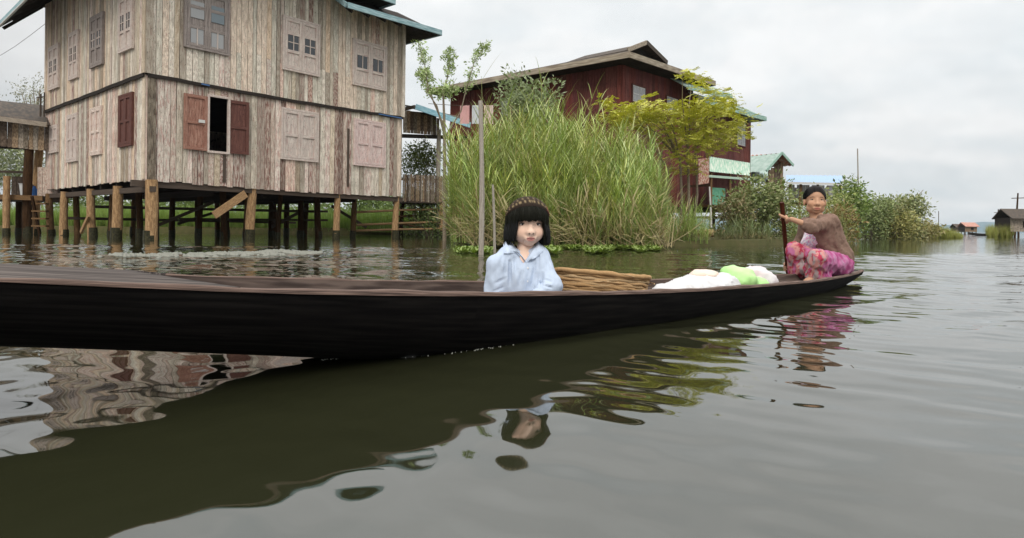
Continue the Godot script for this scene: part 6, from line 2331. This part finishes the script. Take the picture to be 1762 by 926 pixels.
func build_girl() -> void:
	var o := spot(614, 214.1, 2.55)
	var g := thing("person", "child with black bob and patterned headband in pale blue shirt, sitting in the canoe", "person", Vector3(o.x, 0, o.z))
	var J := func(u: float, v: float, dz := 0.0) -> Vector3: return spot(u, v, 2.55 - dz) - g.position
	var skin := Color(0.77, 0.54, 0.42)
	var lip := Color(0.56, 0.25, 0.22)
	var eye_mid: Vector3 = J.call(621.8, 210.8, 0.0)
	var hx := Transform3D(Basis(Vector3.UP, 0.16) * Basis(Vector3.RIGHT, 0.03), Vector3(eye_mid.x - 0.011, eye_mid.y, -0.035))
	var hb := head_shape(true)
	var hinv := hx.affine_inverse()
	var lo := Vector3(-0.085, -0.10, -0.105)
	var hi := Vector3(0.085, 0.105, 0.095)
	var f := func(p: Vector3) -> float:
		var d := hb.at(p)
		for s in [-1, 1]:
			var q := (p - Vector3(s * 0.029, -0.001, 0.070)) / Vector3(0.016, 0.0075, 0.011)
			var l := q.length()
			d = smooth_max(d, -(l - 1.0) * 0.0065, 0.004)
		# line between the lips
		var m := Vector2(p.y + 0.058, p.z - 0.073).length() - 0.002
		if absf(p.x) < 0.016: d = smooth_max(d, -m, 0.002)
		return d
	var cf := func(p: Vector3) -> Color: return face_colour(p, skin, lip, -0.058, 0.0165, -0.0365)
	var head := net_mesh(f, lo, hi, 0.0023, cf)
	# neck, trunk, arms and legs under the clothes, in the person's axes
	var sh_l: Vector3 = J.call(582.5, 250, 0.04)
	var sh_r: Vector3 = J.call(631, 241, -0.03)
	var el_l: Vector3 = J.call(577, 292, 0.07)
	var el_r: Vector3 = J.call(645, 270, 0.04)
	var wr_l: Vector3 = el_l + Vector3(0.07, -0.03, 0.10)
	var wr_r: Vector3 = el_r + Vector3(-0.07, -0.045, 0.085)
	var neck: Vector3 = J.call(612, 243, -0.02)
	var hip := Vector3(-0.02, 0.09, -0.02)
	var bb := Blob.new()
	bb.k = 0.03
	bb.bone(neck + Vector3(0, -0.03, 0), 0.034, hx * Vector3(0, -0.045, -0.012), 0.031)
	bb.bone(neck + Vector3(0, -0.06, 0), 0.05, hip, 0.075)
	bb.bone(sh_l, 0.026, el_l, 0.021)
	bb.bone(el_l, 0.021, wr_l, 0.016)
	bb.bone(sh_r, 0.026, el_r, 0.021)
	bb.bone(el_r, 0.021, wr_r, 0.016)
	bb.bone(sh_l - Vector3(0, 0.014, 0), 0.024, sh_r - Vector3(0, 0.014, 0), 0.024)
	for s in [-1, 1]:
		bb.bone(hip + Vector3(s * 0.04, -0.02, 0), 0.05, hip + Vector3(s * 0.12, -0.03, 0.1), 0.038)
		bb.bone(hip + Vector3(s * 0.12, -0.03, 0.1), 0.034, hip + Vector3(s * -0.02, -0.045, 0.14), 0.026)
	for e in [[wr_l, Vector3(0.9, -0.1, 0.4)], [wr_r, Vector3(-0.9, -0.15, 0.35)]]:
		var d: Vector3 = e[1].normalized()
		var palm: Vector3 = e[0] + d * 0.035
		bb.bone(e[0], 0.015, palm, 0.015)
		var sd := d.cross(Vector3.UP).normalized()
		for k in 4:
			var a := palm + sd * (k - 1.5) * 0.011 + d * 0.012
			bb.bone(a, 0.0055, a + d * (0.028 + 0.006 * sin(k * 1.2)) - Vector3(0, 0.006, 0), 0.0045)
		bb.bone(e[0] + d * 0.012, 0.0065, palm + sd * 0.026 + d * 0.008, 0.005)
	var body := ArrayMesh.new()
	# the head goes into the same mesh, moved into the person's axes
	var arr := head.surface_get_arrays(0)
	var vv: PackedVector3Array = arr[Mesh.ARRAY_VERTEX]
	var nn: PackedVector3Array = arr[Mesh.ARRAY_NORMAL]
	for k in vv.size():
		vv[k] = hx * vv[k]
		nn[k] = hx.basis * nn[k]
	arr[Mesh.ARRAY_VERTEX] = vv
	arr[Mesh.ARRAY_NORMAL] = nn
	body.add_surface_from_arrays(Mesh.PRIMITIVE_TRIANGLES, arr)
	net_mesh(func(p: Vector3) -> float: return bb.at(p), Vector3(-0.28, -0.0, -0.16), Vector3(0.28, 0.40, 0.26), 0.0075, func(_p: Vector3) -> Color: return skin, body)
	put("body", body, M.skin, g)
	eyes(g, hx, hb, 0.029, -0.001, 0.0125, 0.0046)
	eyebrows(g, hx, hb, 0.029, 0.0125, 0.013)
	# hair: a bob with a fringe
	var n := crumple(81, 60.0)
	var hf := func(p: Vector3) -> float:
		var q := p - Vector3(0, 0.018, -0.014)
		var r := Vector3(0.086, 0.088, 0.093)
		# bell shape: straight sides below
		var y := maxf(q.y, 0.0)
		var k0 := Vector3(q.x / r.x, y / r.y, q.z / r.z).length()
		var d := (k0 - 1.0) * 0.083
		if q.y < 0.0: d -= 0.007 * smoothstep(0.0, -0.06, q.y)
		d = smooth_max(d, -(p.y + 0.077 + 0.008 * sin(p.x * 30.0)), 0.014)
		# opening for the face
		var side := 0.047 if p.x < 0 else 0.054
		var brow := 0.012 + 0.004 * sin(p.x * 210.0) + 0.010 * exp(-pow((p.x - 0.028) / 0.005, 2.0))
		var open_ := maxf(absf(p.x) - (side + 0.010 * smoothstep(0.0, -0.06, p.y)), maxf(p.y - brow, 0.004 - p.z))
		d = smooth_max(d, -open_, 0.006)
		# hollow below so that the neck shows
		var neck_ := maxf(Vector2(p.x, p.z + 0.0).length() - 0.05, p.y + 0.052)
		d = smooth_max(d, -neck_, 0.006)
		var a := atan2(q.x, q.z)
		return d - 0.0013 * n.get_noise_2d(a * 1.1, q.y * 0.06) - 0.0012 * sin(a * 46.0 + q.y * 9.0)
	var hair_c := func(_p: Vector3) -> Color: return Color(0.011, 0.0095, 0.009)
	var hair := put("hair", net_mesh(hf, Vector3(-0.1, -0.092, -0.12), Vector3(0.1, 0.115, 0.1), 0.003, hair_c), M.hair, g)
	hair.transform = hx
	var sm := MB.new()
	sm.col = Color(0.015, 0.012, 0.0105)
	strands(sm, Vector3(0, 0.018, -0.014), Vector3(0.0865, 0.0885, 0.0935), 900, func(az: float) -> float:
		var a := absf(wrapf(az, -PI, PI))
		if absf(wrapf(az, -PI, PI) - 0.34) < 0.035: return 0.06
		if a < 0.55: return rng.randf_range(-0.02, 0.06) - 0.06
		if a < 0.72: return rng.randf_range(-0.2, 0.05)
		return rng.randf_range(-1.16, -0.86), 0.0012)
	var so := put("hair_strands", sm.mesh(), M.hair, g)
	so.transform = hx
	so.set_meta("kind", "stuff")
	# woven headband over the crown
	var rows := []
	var bm := MB.new()
	for j in 13:
		var row := []
		var al := lerpf(0.10, 0.98, j / 12.0)
		for i in 73:
			var ph := lerpf(-1.38, 1.38, i / 72.0)
			var d := Vector3(sin(ph), cos(ph) * cos(al), cos(ph) * sin(al))
			var e := Vector3(0.0915, 0.0945, 0.0995)
			var len := 1.0 / Vector3(d.x / e.x, d.y / e.y, d.z / e.z).length()
			var edge := 0.004 * pow(absf(j / 6.0 - 1.0), 3.0)
			row.append(Vector3(0, 0.018, -0.014) + d * (len - edge + 0.0012 * sin(i * 2.1 + j)))
		rows.append(row)
	bm.grid(rows)
	for j in 13:
		for i in 73:
			var c := Color(0.034, 0.021, 0.015)
			var gold := Color(0.21, 0.155, 0.085)
			if j in [8, 9] and (i % 5 < 2 or i % 7 == 3): c = gold
			elif j in [5, 6] and (i + 2) % 6 < 2: c = gold * 0.7
			elif j in [2] and i % 7 < 2: c = gold * 0.4
			elif j >= 11: c = Color(0.02, 0.013, 0.011)
			if i > 58 and j > 5 and j < 11 and i % 3 == 0: c = Color(0.38, 0.06, 0.05)
			bm.c[j * 73 + i] = c
	var band_mat := vcol_mat(0.8, 0.3)
	band_mat.cull_mode = BaseMaterial3D.CULL_DISABLED
	var band := put("headband", bm.mesh(), band_mat, g)
	band.transform = hx
	# shirt
	var sb := Blob.new()
	sb.k = 0.022
	sb.ball(J.call(606, 266, 0.0), Vector3(0.098, 0.10, 0.072), Basis(Vector3.UP, 0.25))
	sb.ball(J.call(607, 292, 0.0), Vector3(0.10, 0.12, 0.08))
	sb.bone(sh_l + Vector3(0, 0.002, 0), 0.036, neck + Vector3(-0.04, -0.008, -0.005), 0.040)
	sb.ball(J.call(595, 240, 0.0), Vector3(0.04, 0.038, 0.045))
	sb.bone(sh_r, 0.038, neck + Vector3(0.02, -0.02, 0), 0.040)
	sb.bone(sh_l, 0.040, el_l, 0.041)
	sb.bone(el_l, 0.042, wr_l, 0.034)
	sb.bone(sh_r, 0.040, el_r, 0.042)
	sb.bone(el_r, 0.042, wr_r, 0.034)
	sb.bone(neck + Vector3(0, -0.035, 0), 0.052, neck + Vector3(0, -0.012, -0.006), 0.046)
	var wn := crumple(82, 7.0)
	var wn2 := crumple(83, 17.0)
	var grooves := []
	for e in [[598, 246, 597, 276, 0.006, 0.009], [603, 244, 606, 262, 0.007, 0.005], [588, 243, 583, 258, 0.008, 0.004], [592, 262, 575, 268, 0.006, 0.004], [590, 270, 574, 275, 0.005, 0.004], [632, 236, 630.5, 258, 0.004, 0.006], [627, 250, 622, 275, 0.007, 0.005], [612, 256, 606, 274, 0.008, 0.005], [636, 258, 632, 276, 0.006, 0.008], [638, 263, 649, 266, 0.005, 0.005], [637, 268, 650, 271, 0.004, 0.005], [640, 246, 645, 258, 0.007, 0.004], [581, 250, 578, 264, 0.007, 0.003]]:
		var ga: Vector3 = J.call(e[0], e[1], 0.05)
		var gb: Vector3 = J.call(e[2], e[3], 0.05)
		grooves.append([Vector2(ga.x, ga.y), Vector2(gb.x - ga.x, gb.y - ga.y), e[4], e[5]])
	var sf := func(p: Vector3) -> float:
		var d := sb.at(p)
		if absf(d) > 0.045: return d
		# folds run down and across from the shoulders
		var w := wn.get_noise_3d(p.x * 1.25 + p.y * 0.45, p.y * 0.42, p.z * 0.8)
		var w2 := wn2.get_noise_3d(p.x * 1.2 - p.y * 0.8, p.y * 0.7, p.z * 0.7)
		d -= 0.0045 * (0.35 - absf(w) * 2.2) + 0.0018 * w2
		for gr in grooves:
			var ga: Vector2 = gr[0]
			var gd: Vector2 = gr[1]
			var gp := Vector2(p.x, p.y) - ga
			var gf := clampf(gp.dot(gd) / gd.length_squared(), 0.0, 1.0)
			var gq := (gp - gd * gf).length() / float(gr[2])
			if gq < 3.0 and p.z > -0.02: d += float(gr[3]) * sin(PI * minf(1.0, 0.15 + gf)) * (exp(-gq * gq) - 0.55 * exp(-pow(gq - 1.5, 2.0) * 1.6))
		# elbow creases
		var e := (p - el_r).length()
		d -= 0.0035 * sin(p.y * 190.0 + p.x * 60.0) * (1.0 - smoothstep(0.02, 0.06, e))
		# button placket
		var lineX := lerpf(neck.x + 0.016, neck.x + 0.002, clampf((neck.y - p.y) / 0.15, 0, 1))
		if p.z > 0.02: d -= 0.0018 * (1.0 - smoothstep(0.008, 0.011, absf(p.x - lineX)))
		# neckline
		var v := p - (neck + Vector3(0.004, 0.012, 0.05))
		var op := maxf(absf(v.x) - 0.020 - v.y * 0.62, maxf(-0.034 - v.y, -0.03 - v.z))
		return smooth_max(d, -op, 0.006)
	var blue := Color(0.46, 0.53, 0.645)
	var sc := func(p: Vector3) -> Color: return blue * (1.0 + 0.02 * sin(p.x * 900.0))
	put("shirt", net_mesh(sf, Vector3(-0.24, 0.02, -0.14), Vector3(0.25, 0.37, 0.24), 0.005, sc), M.cloth, g)
	# collar: two flaps laid over the shirt
	var surf := func(u: float, v: float, lift: float) -> Vector3:
		var a: Vector3 = J.call(u, v, 0.0)
		var z := 0.16
		while z > -0.12 and sf.call(Vector3(a.x, a.y, z)) > 0.0: z -= 0.002
		return Vector3(a.x, a.y, maxf(z, -0.06) + lift)
	for e in [[[[593, 223.5], [598, 227], [604, 233], [610.5, 239.5], [616.5, 246.2]], [[589.5, 231], [590.5, 238.3], [598, 238.2], [604.5, 237.6], [613, 245]]], [[[631, 227.5], [628.5, 230], [625, 235], [621, 240], [617.5, 246.0]], [[636.5, 231], [636, 236.5], [631, 240.5], [627.5, 242.5], [619.5, 245.6]]]]:
		var rws := []
		for q in 5:
			var fq := q / 4.0
			var row := []
			for k in 5:
				var u := lerpf(e[0][k][0], e[1][k][0], fq)
				var v := lerpf(e[0][k][1], e[1][k][1], fq)
				row.append(surf.call(u, v, 0.013 - 0.004 * fq))
			rws.append(row)
		var cm := MB.new()
		cm.grid(rws)
		var under := []
		for r in rws:
			var rr := []
			for p in r: rr.append(p - Vector3(0, 0.0005, 0.005))
			rr.reverse()
			under.append(rr)
		cm.grid(under)
		var rim := []
		for r in [rws[4], [under[4][4], under[4][3], under[4][2], under[4][1], under[4][0]]]: rim.append(r)
		cm.grid(rim)
		for k in cm.c.size(): cm.c[k] = blue * 1.12
		var m: StandardMaterial3D = M.cloth.duplicate()
		m.cull_mode = BaseMaterial3D.CULL_DISABLED
		put("collar", cm.mesh(), m, g)
	for v in [252.0, 264.0]:
		var p: Vector3 = surf.call(618.5 - (v - 246) * 0.06, v, 0.0)
		var bt := MB.new()
		bt.tube([p, p + Vector3(0, 0, 0.0015), p + Vector3(0, 0, 0.0025)], [0.0045, 0.0045, 0.003], 12)
		put("button", bt.mesh(), flat_mat(Color8(232, 232, 232), 0.4), g)

func build_woman() -> void:
	var o := spot(957, 214, 4.9)
	var g := thing("person", "woman in a brown cardigan and pink patterned skirt squatting at the stern with a paddle", "person", Vector3(o.x, 0, o.z))
	var J := func(u: float, v: float, dz := 0.0) -> Vector3: return spot(u, v, 4.9 - dz) - g.position
	var skin := Color(0.47, 0.265, 0.165)
	var hx := Transform3D(Basis(Vector3.UP, -0.22) * Basis(Vector3.BACK, -0.03) * Basis(Vector3.RIGHT, -0.12), J.call(959.5, 189.0, 0.0) + Vector3(0, 0, -0.06))
	var hb := head_shape(false)
	var f := func(p: Vector3) -> float:
		var d := hb.at(p)
		for s in [-1, 1]:
			var q := (p - Vector3(s * 0.031, -0.001, 0.080)) / Vector3(0.018, 0.009, 0.012)
			d = smooth_max(d, -(q.length() - 1.0) * 0.008, 0.005)
		var m := Vector2(p.y + 0.0715, p.z - 0.079).length() - 0.002
		if absf(p.x) < 0.021: d = smooth_max(d, -m, 0.002)
		return d
	var cf := func(p: Vector3) -> Color: return face_colour(p, skin, Color(0.40, 0.14, 0.11), -0.0715, 0.0215, -0.0455)
	var head := net_mesh(f, Vector3(-0.09, -0.115, -0.115), Vector3(0.09, 0.12, 0.105), 0.0032, cf)
	var arr := head.surface_get_arrays(0)
	var vv: PackedVector3Array = arr[Mesh.ARRAY_VERTEX]
	var nn: PackedVector3Array = arr[Mesh.ARRAY_NORMAL]
	for k in vv.size():
		vv[k] = hx * vv[k]
		nn[k] = hx.basis * nn[k]
	arr[Mesh.ARRAY_VERTEX] = vv
	arr[Mesh.ARRAY_NORMAL] = nn
	var body := ArrayMesh.new()
	body.add_surface_from_arrays(Mesh.PRIMITIVE_TRIANGLES, arr)
	# joints
	var neck: Vector3 = J.call(961, 206.5, -0.03)
	var sh_n: Vector3 = J.call(973.5, 209.5, 0.05)
	var sh_f: Vector3 = J.call(946, 211.5, -0.13)
	var el_n: Vector3 = J.call(951, 213.5, 0.17)
	var wr_n: Vector3 = J.call(927.5, 206.5, 0.15)
	var hip: Vector3 = J.call(979, 249, -0.04)
	var chest: Vector3 = J.call(963, 220, -0.02)
	var kn_f: Vector3 = J.call(931.5, 236.5, 0.08)
	var ft_f: Vector3 = J.call(935, 263, 0.02)
	var kn_n: Vector3 = J.call(957.5, 243.0, 0.26)
	var ft_n: Vector3 = J.call(956, 266, 0.20)
	# paddle runs from the upper hand down past the far gunwale into the water
	var top: Vector3 = J.call(916.2, 190.6, 0.07)
	var low: Vector3 = J.call(923.6, 257.5, -0.12)
	var ax := (top - low).normalized()
	var grip_hi: Vector3 = top.lerp(low, 0.235)
	var grip_lo: Vector3 = top.lerp(low, 0.90)
	var wr_f: Vector3 = grip_lo + Vector3(0.055, 0.02, -0.02)
	var el_f: Vector3 = J.call(937, 231, -0.20)
	var bb := Blob.new()
	bb.k = 0.035
	bb.bone(neck + Vector3(0, -0.03, -0.01), 0.048, hx * Vector3(0, -0.06, -0.02), 0.045)
	bb.bone(neck + Vector3(0, -0.07, 0), 0.075, hip, 0.10)
	bb.bone(sh_n, 0.042, sh_f, 0.042)
	bb.bone(sh_n, 0.034, el_n, 0.024)
	bb.bone(el_n, 0.0245, wr_n, 0.0185)
	bb.bone(sh_f, 0.037, el_f, 0.030)
	bb.bone(el_f, 0.028, wr_f, 0.0195)
	bb.bone(hip + Vector3(0.0, 0, 0.05), 0.075, kn_n, 0.05)
	bb.bone(kn_n, 0.046, ft_n, 0.03)
	bb.bone(hip + Vector3(-0.04, 0, -0.05), 0.075, kn_f, 0.05)
	bb.bone(kn_f, 0.046, ft_f, 0.03)
	var toe_n: Vector3 = J.call(944, 265.0, 0.24)
	bb.bone(ft_n + Vector3(0.0, -0.01, -0.02), 0.024, toe_n + Vector3(0.03, 0, 0), 0.02)
	for k in 5:
		var a := toe_n + Vector3(0.028, 0.0, -0.016 + k * 0.009)
		bb.bone(a, 0.0085, a + Vector3(-0.026 + 0.003 * k, -0.004, 0.004), 0.0065)
	bb.bone(ft_f, 0.024, ft_f + Vector3(-0.1, -0.01, 0.03), 0.02)
	var sk := func(_p: Vector3) -> Color: return skin
	net_mesh(func(p: Vector3) -> float: return bb.at(p), Vector3(-0.34, 0.0, -0.36), Vector3(0.32, 0.62, 0.40), 0.0095, sk, body)
	for e in [[grip_hi, wr_n, true], [grip_lo, wr_f, false]]:
		var hbl := Blob.new()
		hbl.k = 0.006
		grip(hbl, e[1], e[0], ax, 0.0165, 0.95, e[2])
		var c: Vector3 = e[0]
		net_mesh(func(p: Vector3) -> float: return hbl.at(p), (c.min(e[1]) - Vector3.ONE * 0.075), (c.max(e[1]) + Vector3.ONE * 0.075), 0.0036, sk, body)
	put("body", body, M.skin, g)
	eyes(g, hx, hb, 0.031, -0.001, 0.0128, 0.0034)
	eyebrows(g, hx, hb, 0.032, 0.0155, 0.015)
	# hair drawn back from the forehead into a knot
	var hf := func(p: Vector3) -> float:
		var q := p - Vector3(0, 0.033, -0.022)
		var d := (Vector3(q.x / 0.0815, q.y / 0.086, q.z / 0.094).length() - 1.0) * 0.0815
		# hairline: an arch over the forehead, down to the ears
		var line := 0.060 - 10.0 * p.x * p.x
		var cut := maxf(p.y - 1000.0, maxf(line * -1.0 + p.y, 0.0) * -1.0 + 0.0)
		cut = minf(line - p.y, p.z - (-0.018 - 0.2 * p.y))
		d = smooth_max(d, cut * 0.8, 0.006)
		d = smooth_max(d, -(p.y + 0.065), 0.012)
		var bun := (p - Vector3(0.0, 0.01, -0.125)).length() - 0.036
		d = minf(d, bun)
		return d - 0.001 * sin(atan2(q.x, q.y) * 40.0)
	var dull := vcol_mat(0.6, 0.12)
	var hair := put("hair", net_mesh(hf, Vector3(-0.1, -0.08, -0.17), Vector3(0.1, 0.13, 0.09), 0.0038, func(_p: Vector3) -> Color: return Color(0.007, 0.006, 0.0058)), dull, g)
	hair.transform = hx
	var wsm := MB.new()
	for k in 150:
		wsm.col = Color(0.012, 0.010, 0.0095) * rng.randf_range(0.7, 1.8)
		var x0 := rng.randf_range(-0.074, 0.074)
		var a0 := Vector3(x0, 0.060 - 10.0 * x0 * x0, 0.0)
		var pts := []
		var rad := []
		for j in 9:
			var fj := j / 8.0
			var q := Vector3(lerpf(x0, x0 * 0.2, fj) / 0.0825, 0, 0)
			var ang := lerpf(asin(clampf((a0.y - 0.033) / 0.087, -0.9, 0.95)), PI + 0.15, fj)
			var ring := sqrt(maxf(0.02, 1.0 - q.x * q.x))
			pts.append(Vector3(q.x * 0.0825, 0.033 + 0.0875 * ring * sin(ang), -0.022 + 0.0955 * ring * cos(ang)))
			rad.append(0.0013)
		wsm.tube(pts, rad, 4, false)
	var wso := put("hair_strands", wsm.mesh(), M.hair, g)
	wso.transform = hx
	wso.set_meta("kind", "stuff")
	# blouse showing in the cardigan's opening
	var wn := crumple(91, 7.0)
	var wn2 := crumple(92, 20.0)
	var mid: Vector3 = J.call(968, 232, -0.02)
	var bl := Blob.new()
	bl.k = 0.05
	bl.ball(chest + Vector3(0.005, -0.01, -0.01), Vector3(0.098, 0.11, 0.088), Basis(Vector3.UP, -0.6))
	bl.bone(chest, 0.085, hip + Vector3(-0.02, 0.04, -0.01), 0.095)
	bl.bone(J.call(953, 222, -0.03), 0.06, J.call(945, 230, -0.01), 0.045)
	bl.bone(neck + Vector3(-0.005, -0.085, 0.015), 0.06, neck + Vector3(-0.004, -0.065, 0.02), 0.048)
	var bcol := func(p: Vector3) -> Color:
		var q := wn2.get_noise_3d(p.x * 3.0, p.y * 3.0, p.z * 3.0)
		var c := Color(0.72, 0.66, 0.68)
		if q > 0.22: c = Color(0.62, 0.20, 0.36)
		elif q < -0.28: c = Color(0.42, 0.40, 0.55)
		return c
	put("blouse", net_mesh(func(p: Vector3) -> float: return bl.at(p) - 0.004 * wn.get_noise_3dv(p * 1.5), Vector3(-0.22, 0.08, -0.22), Vector3(0.24, 0.58, 0.24), 0.0095, bcol), M.cloth, g)
	# cardigan
	var cb := Blob.new()
	cb.k = 0.055
	cb.ball(chest + Vector3(0.018, 0.0, -0.015), Vector3(0.122, 0.13, 0.115), Basis(Vector3.UP, -0.6))
	cb.bone(chest + Vector3(0.02, 0, -0.01), 0.115, hip + Vector3(0.005, 0.05, -0.005), 0.125)
	cb.bone(sh_n, 0.052, sh_f, 0.050)
	cb.bone(sh_n, 0.050, el_n, 0.046)
	cb.bone(el_n, 0.046, el_n.lerp(wr_n, 0.27), 0.036)
	cb.bone(sh_f, 0.05, el_f, 0.042)
	cb.bone(el_f, 0.041, el_f.lerp(wr_f, 0.4), 0.035)
	cb.bone(neck + Vector3(0.012, -0.045, -0.02), 0.056, neck + Vector3(0.012, -0.03, -0.045), 0.045)
	var front := Vector3(-0.93, 0.0, 0.37).normalized()
	var cfn := func(p: Vector3) -> float:
		var d := cb.at(p)
		if absf(d) > 0.06: return d
		d -= 0.011 * (0.3 - absf(wn.get_noise_3d(p.x * 1.3 + p.y * 0.6, p.y * 0.7, p.z * 1.3)) * 2.0) + 0.003 * wn2.get_noise_3dv(p)
		# open front: a slot from the neck down
		var q := p - chest
		var across := q.dot(front.cross(Vector3.UP))
		var out := q.dot(front)
		var width := 0.022 + 0.07 * maxf(0.0, 0.02 - q.y) + 0.10 * maxf(0.0, q.y - 0.05)
		var arm := minf((p - sh_n).length() - 0.075, minf((p - el_n).length() - 0.07, (p - sh_n.lerp(el_n, 0.5)).length() - 0.075))
		var slot := maxf(maxf(absf(across - 0.035) - width, -out + 0.02), -arm)
		return smooth_max(d, -slot, 0.008)
	var ccol := func(p: Vector3) -> Color:
		var k := 0.9 + 0.25 * wn2.get_noise_3d(p.x * 4.0, p.y * 4.0, p.z * 4.0)
		return Color(0.235, 0.152, 0.118) * k
	put("cardigan", net_mesh(cfn, Vector3(-0.24, 0.06, -0.34), Vector3(0.28, 0.62, 0.32), 0.0088, ccol), M.cloth, g)
	# skirt: wrapped over both thighs and shins
	var kb := Blob.new()
	kb.k = 0.05
	kb.ball(hip + Vector3(0.0, -0.005, 0), Vector3(0.125, 0.105, 0.125))
	kb.bone(hip + Vector3(0.0, 0.0, 0.05), 0.094, kn_n, 0.058)
	kb.bone(kn_n + Vector3(0, -0.005, 0), 0.057, ft_n + Vector3(0.0, 0.035, 0.0), 0.060)
	kb.bone(hip + Vector3(-0.04, 0, -0.05), 0.090, kn_f, 0.060)
	kb.bone(kn_f, 0.060, ft_f + Vector3(0.0, 0.04, 0.0), 0.062)
	kb.bone(kn_f.lerp(hip, 0.12), 0.034, kn_n.lerp(hip, 0.2), 0.034)
	kb.bone(kn_f.lerp(hip, 0.4), 0.05, kn_n.lerp(hip, 0.4), 0.05)
	kb.bone(kn_f.lerp(ft_f, 0.6), 0.04, kn_n.lerp(ft_n, 0.55), 0.035)
	kb.bone(ft_n + Vector3(0.0, 0.04, 0), 0.045, ft_n + Vector3(0.10, 0.02, -0.04), 0.05)
	var kf := func(p: Vector3) -> float:
		var d := kb.at(p)
		if absf(d) > 0.06: return d
		d -= 0.013 * (0.3 - absf(wn.get_noise_3d(p.x * 1.1, p.y * 0.8 + p.x * 0.7, p.z * 1.1)) * 2.1) + 0.004 * wn2.get_noise_3d(p.x, p.y * 0.5, p.z)
		return d
	var pat := crumple(93, 8.0)
	var kcol := func(p: Vector3) -> Color:
		var pink := Color(0.44, 0.13, 0.27)
		var a := pat.get_noise_3d(p.x * 1.6, p.y * 0.9, p.z * 1.2)
		var b := pat.get_noise_3d(p.x * 2.4 + 7.0, p.y * 1.0, p.z * 2.0)
		var near_far := smoothstep(-0.02, 0.06, p.x + 0.085)   # the far leg carries the bold border of the cloth
		var c := pink
		var border := Color(0.40, 0.045, 0.08)
		border = border.lerp(Color(0.36, 0.35, 0.34), smoothstep(0.14, 0.24, a) * 0.8)
		border = border.lerp(Color(0.46, 0.15, 0.28), smoothstep(-0.1, -0.2, a))
		border = border.lerp(Color(0.56, 0.26, 0.24), smoothstep(0.12, 0.24, b))
		c = c.lerp(Color(0.56, 0.28, 0.44), smoothstep(0.08, 0.3, a) * 0.4)
		c = c.lerp(Color(0.32, 0.06, 0.17), smoothstep(-0.05, -0.26, a) * 0.75)
		c = c.lerp(Color(0.42, 0.32, 0.42), smoothstep(0.2, 0.4, b) * 0.4)
		return border.lerp(c, near_far)
	put("skirt", net_mesh(kf, Vector3(-0.34, 0.02, -0.24), Vector3(0.30, 0.40, 0.42), 0.0088, kcol), M.cloth, g)
	# the paddle
	var pm := thing("paddle", "dark brown wooden paddle held upright by the woman at the stern", "paddle", g.position)
	var mb := MB.new()
	var bl_top := low - ax * 0.10
	mb.tube([top, top - ax * 0.012, top - ax * 0.03, top.lerp(low, 0.5), low, bl_top], [0.014, 0.0185, 0.0165, 0.0155, 0.0165, 0.017], 12)
	var wood: StandardMaterial3D = M.post_dark.duplicate()
	wood.albedo_color = Color(0.46, 0.27, 0.2)
	wood.roughness = 0.6
	put("shaft", mb.mesh(), wood, pm)
	var rows := []
	var sd := ax.cross(Vector3(0.7, 0, 0.7)).normalized()
	var th := ax.cross(sd).normalized()
	for k in 9:
		var fk := k / 8.0
		var w := 0.02 + 0.06 * sin(minf(fk * 1.25, 1.0) * PI * 0.5) * (1.0 if fk < 0.85 else 1.0 - (fk - 0.85) * 2.5)
		var row := []
		for q in 12:
			var a := TAU * q / 12.0
			row.append(bl_top - ax * fk * 0.5 + sd * cos(a) * w + th * sin(a) * 0.011)
		rows.append(row)
	var bm := MB.new()
	bm.grid(rows, true)
	put("blade", bm.mesh(), wood, pm)
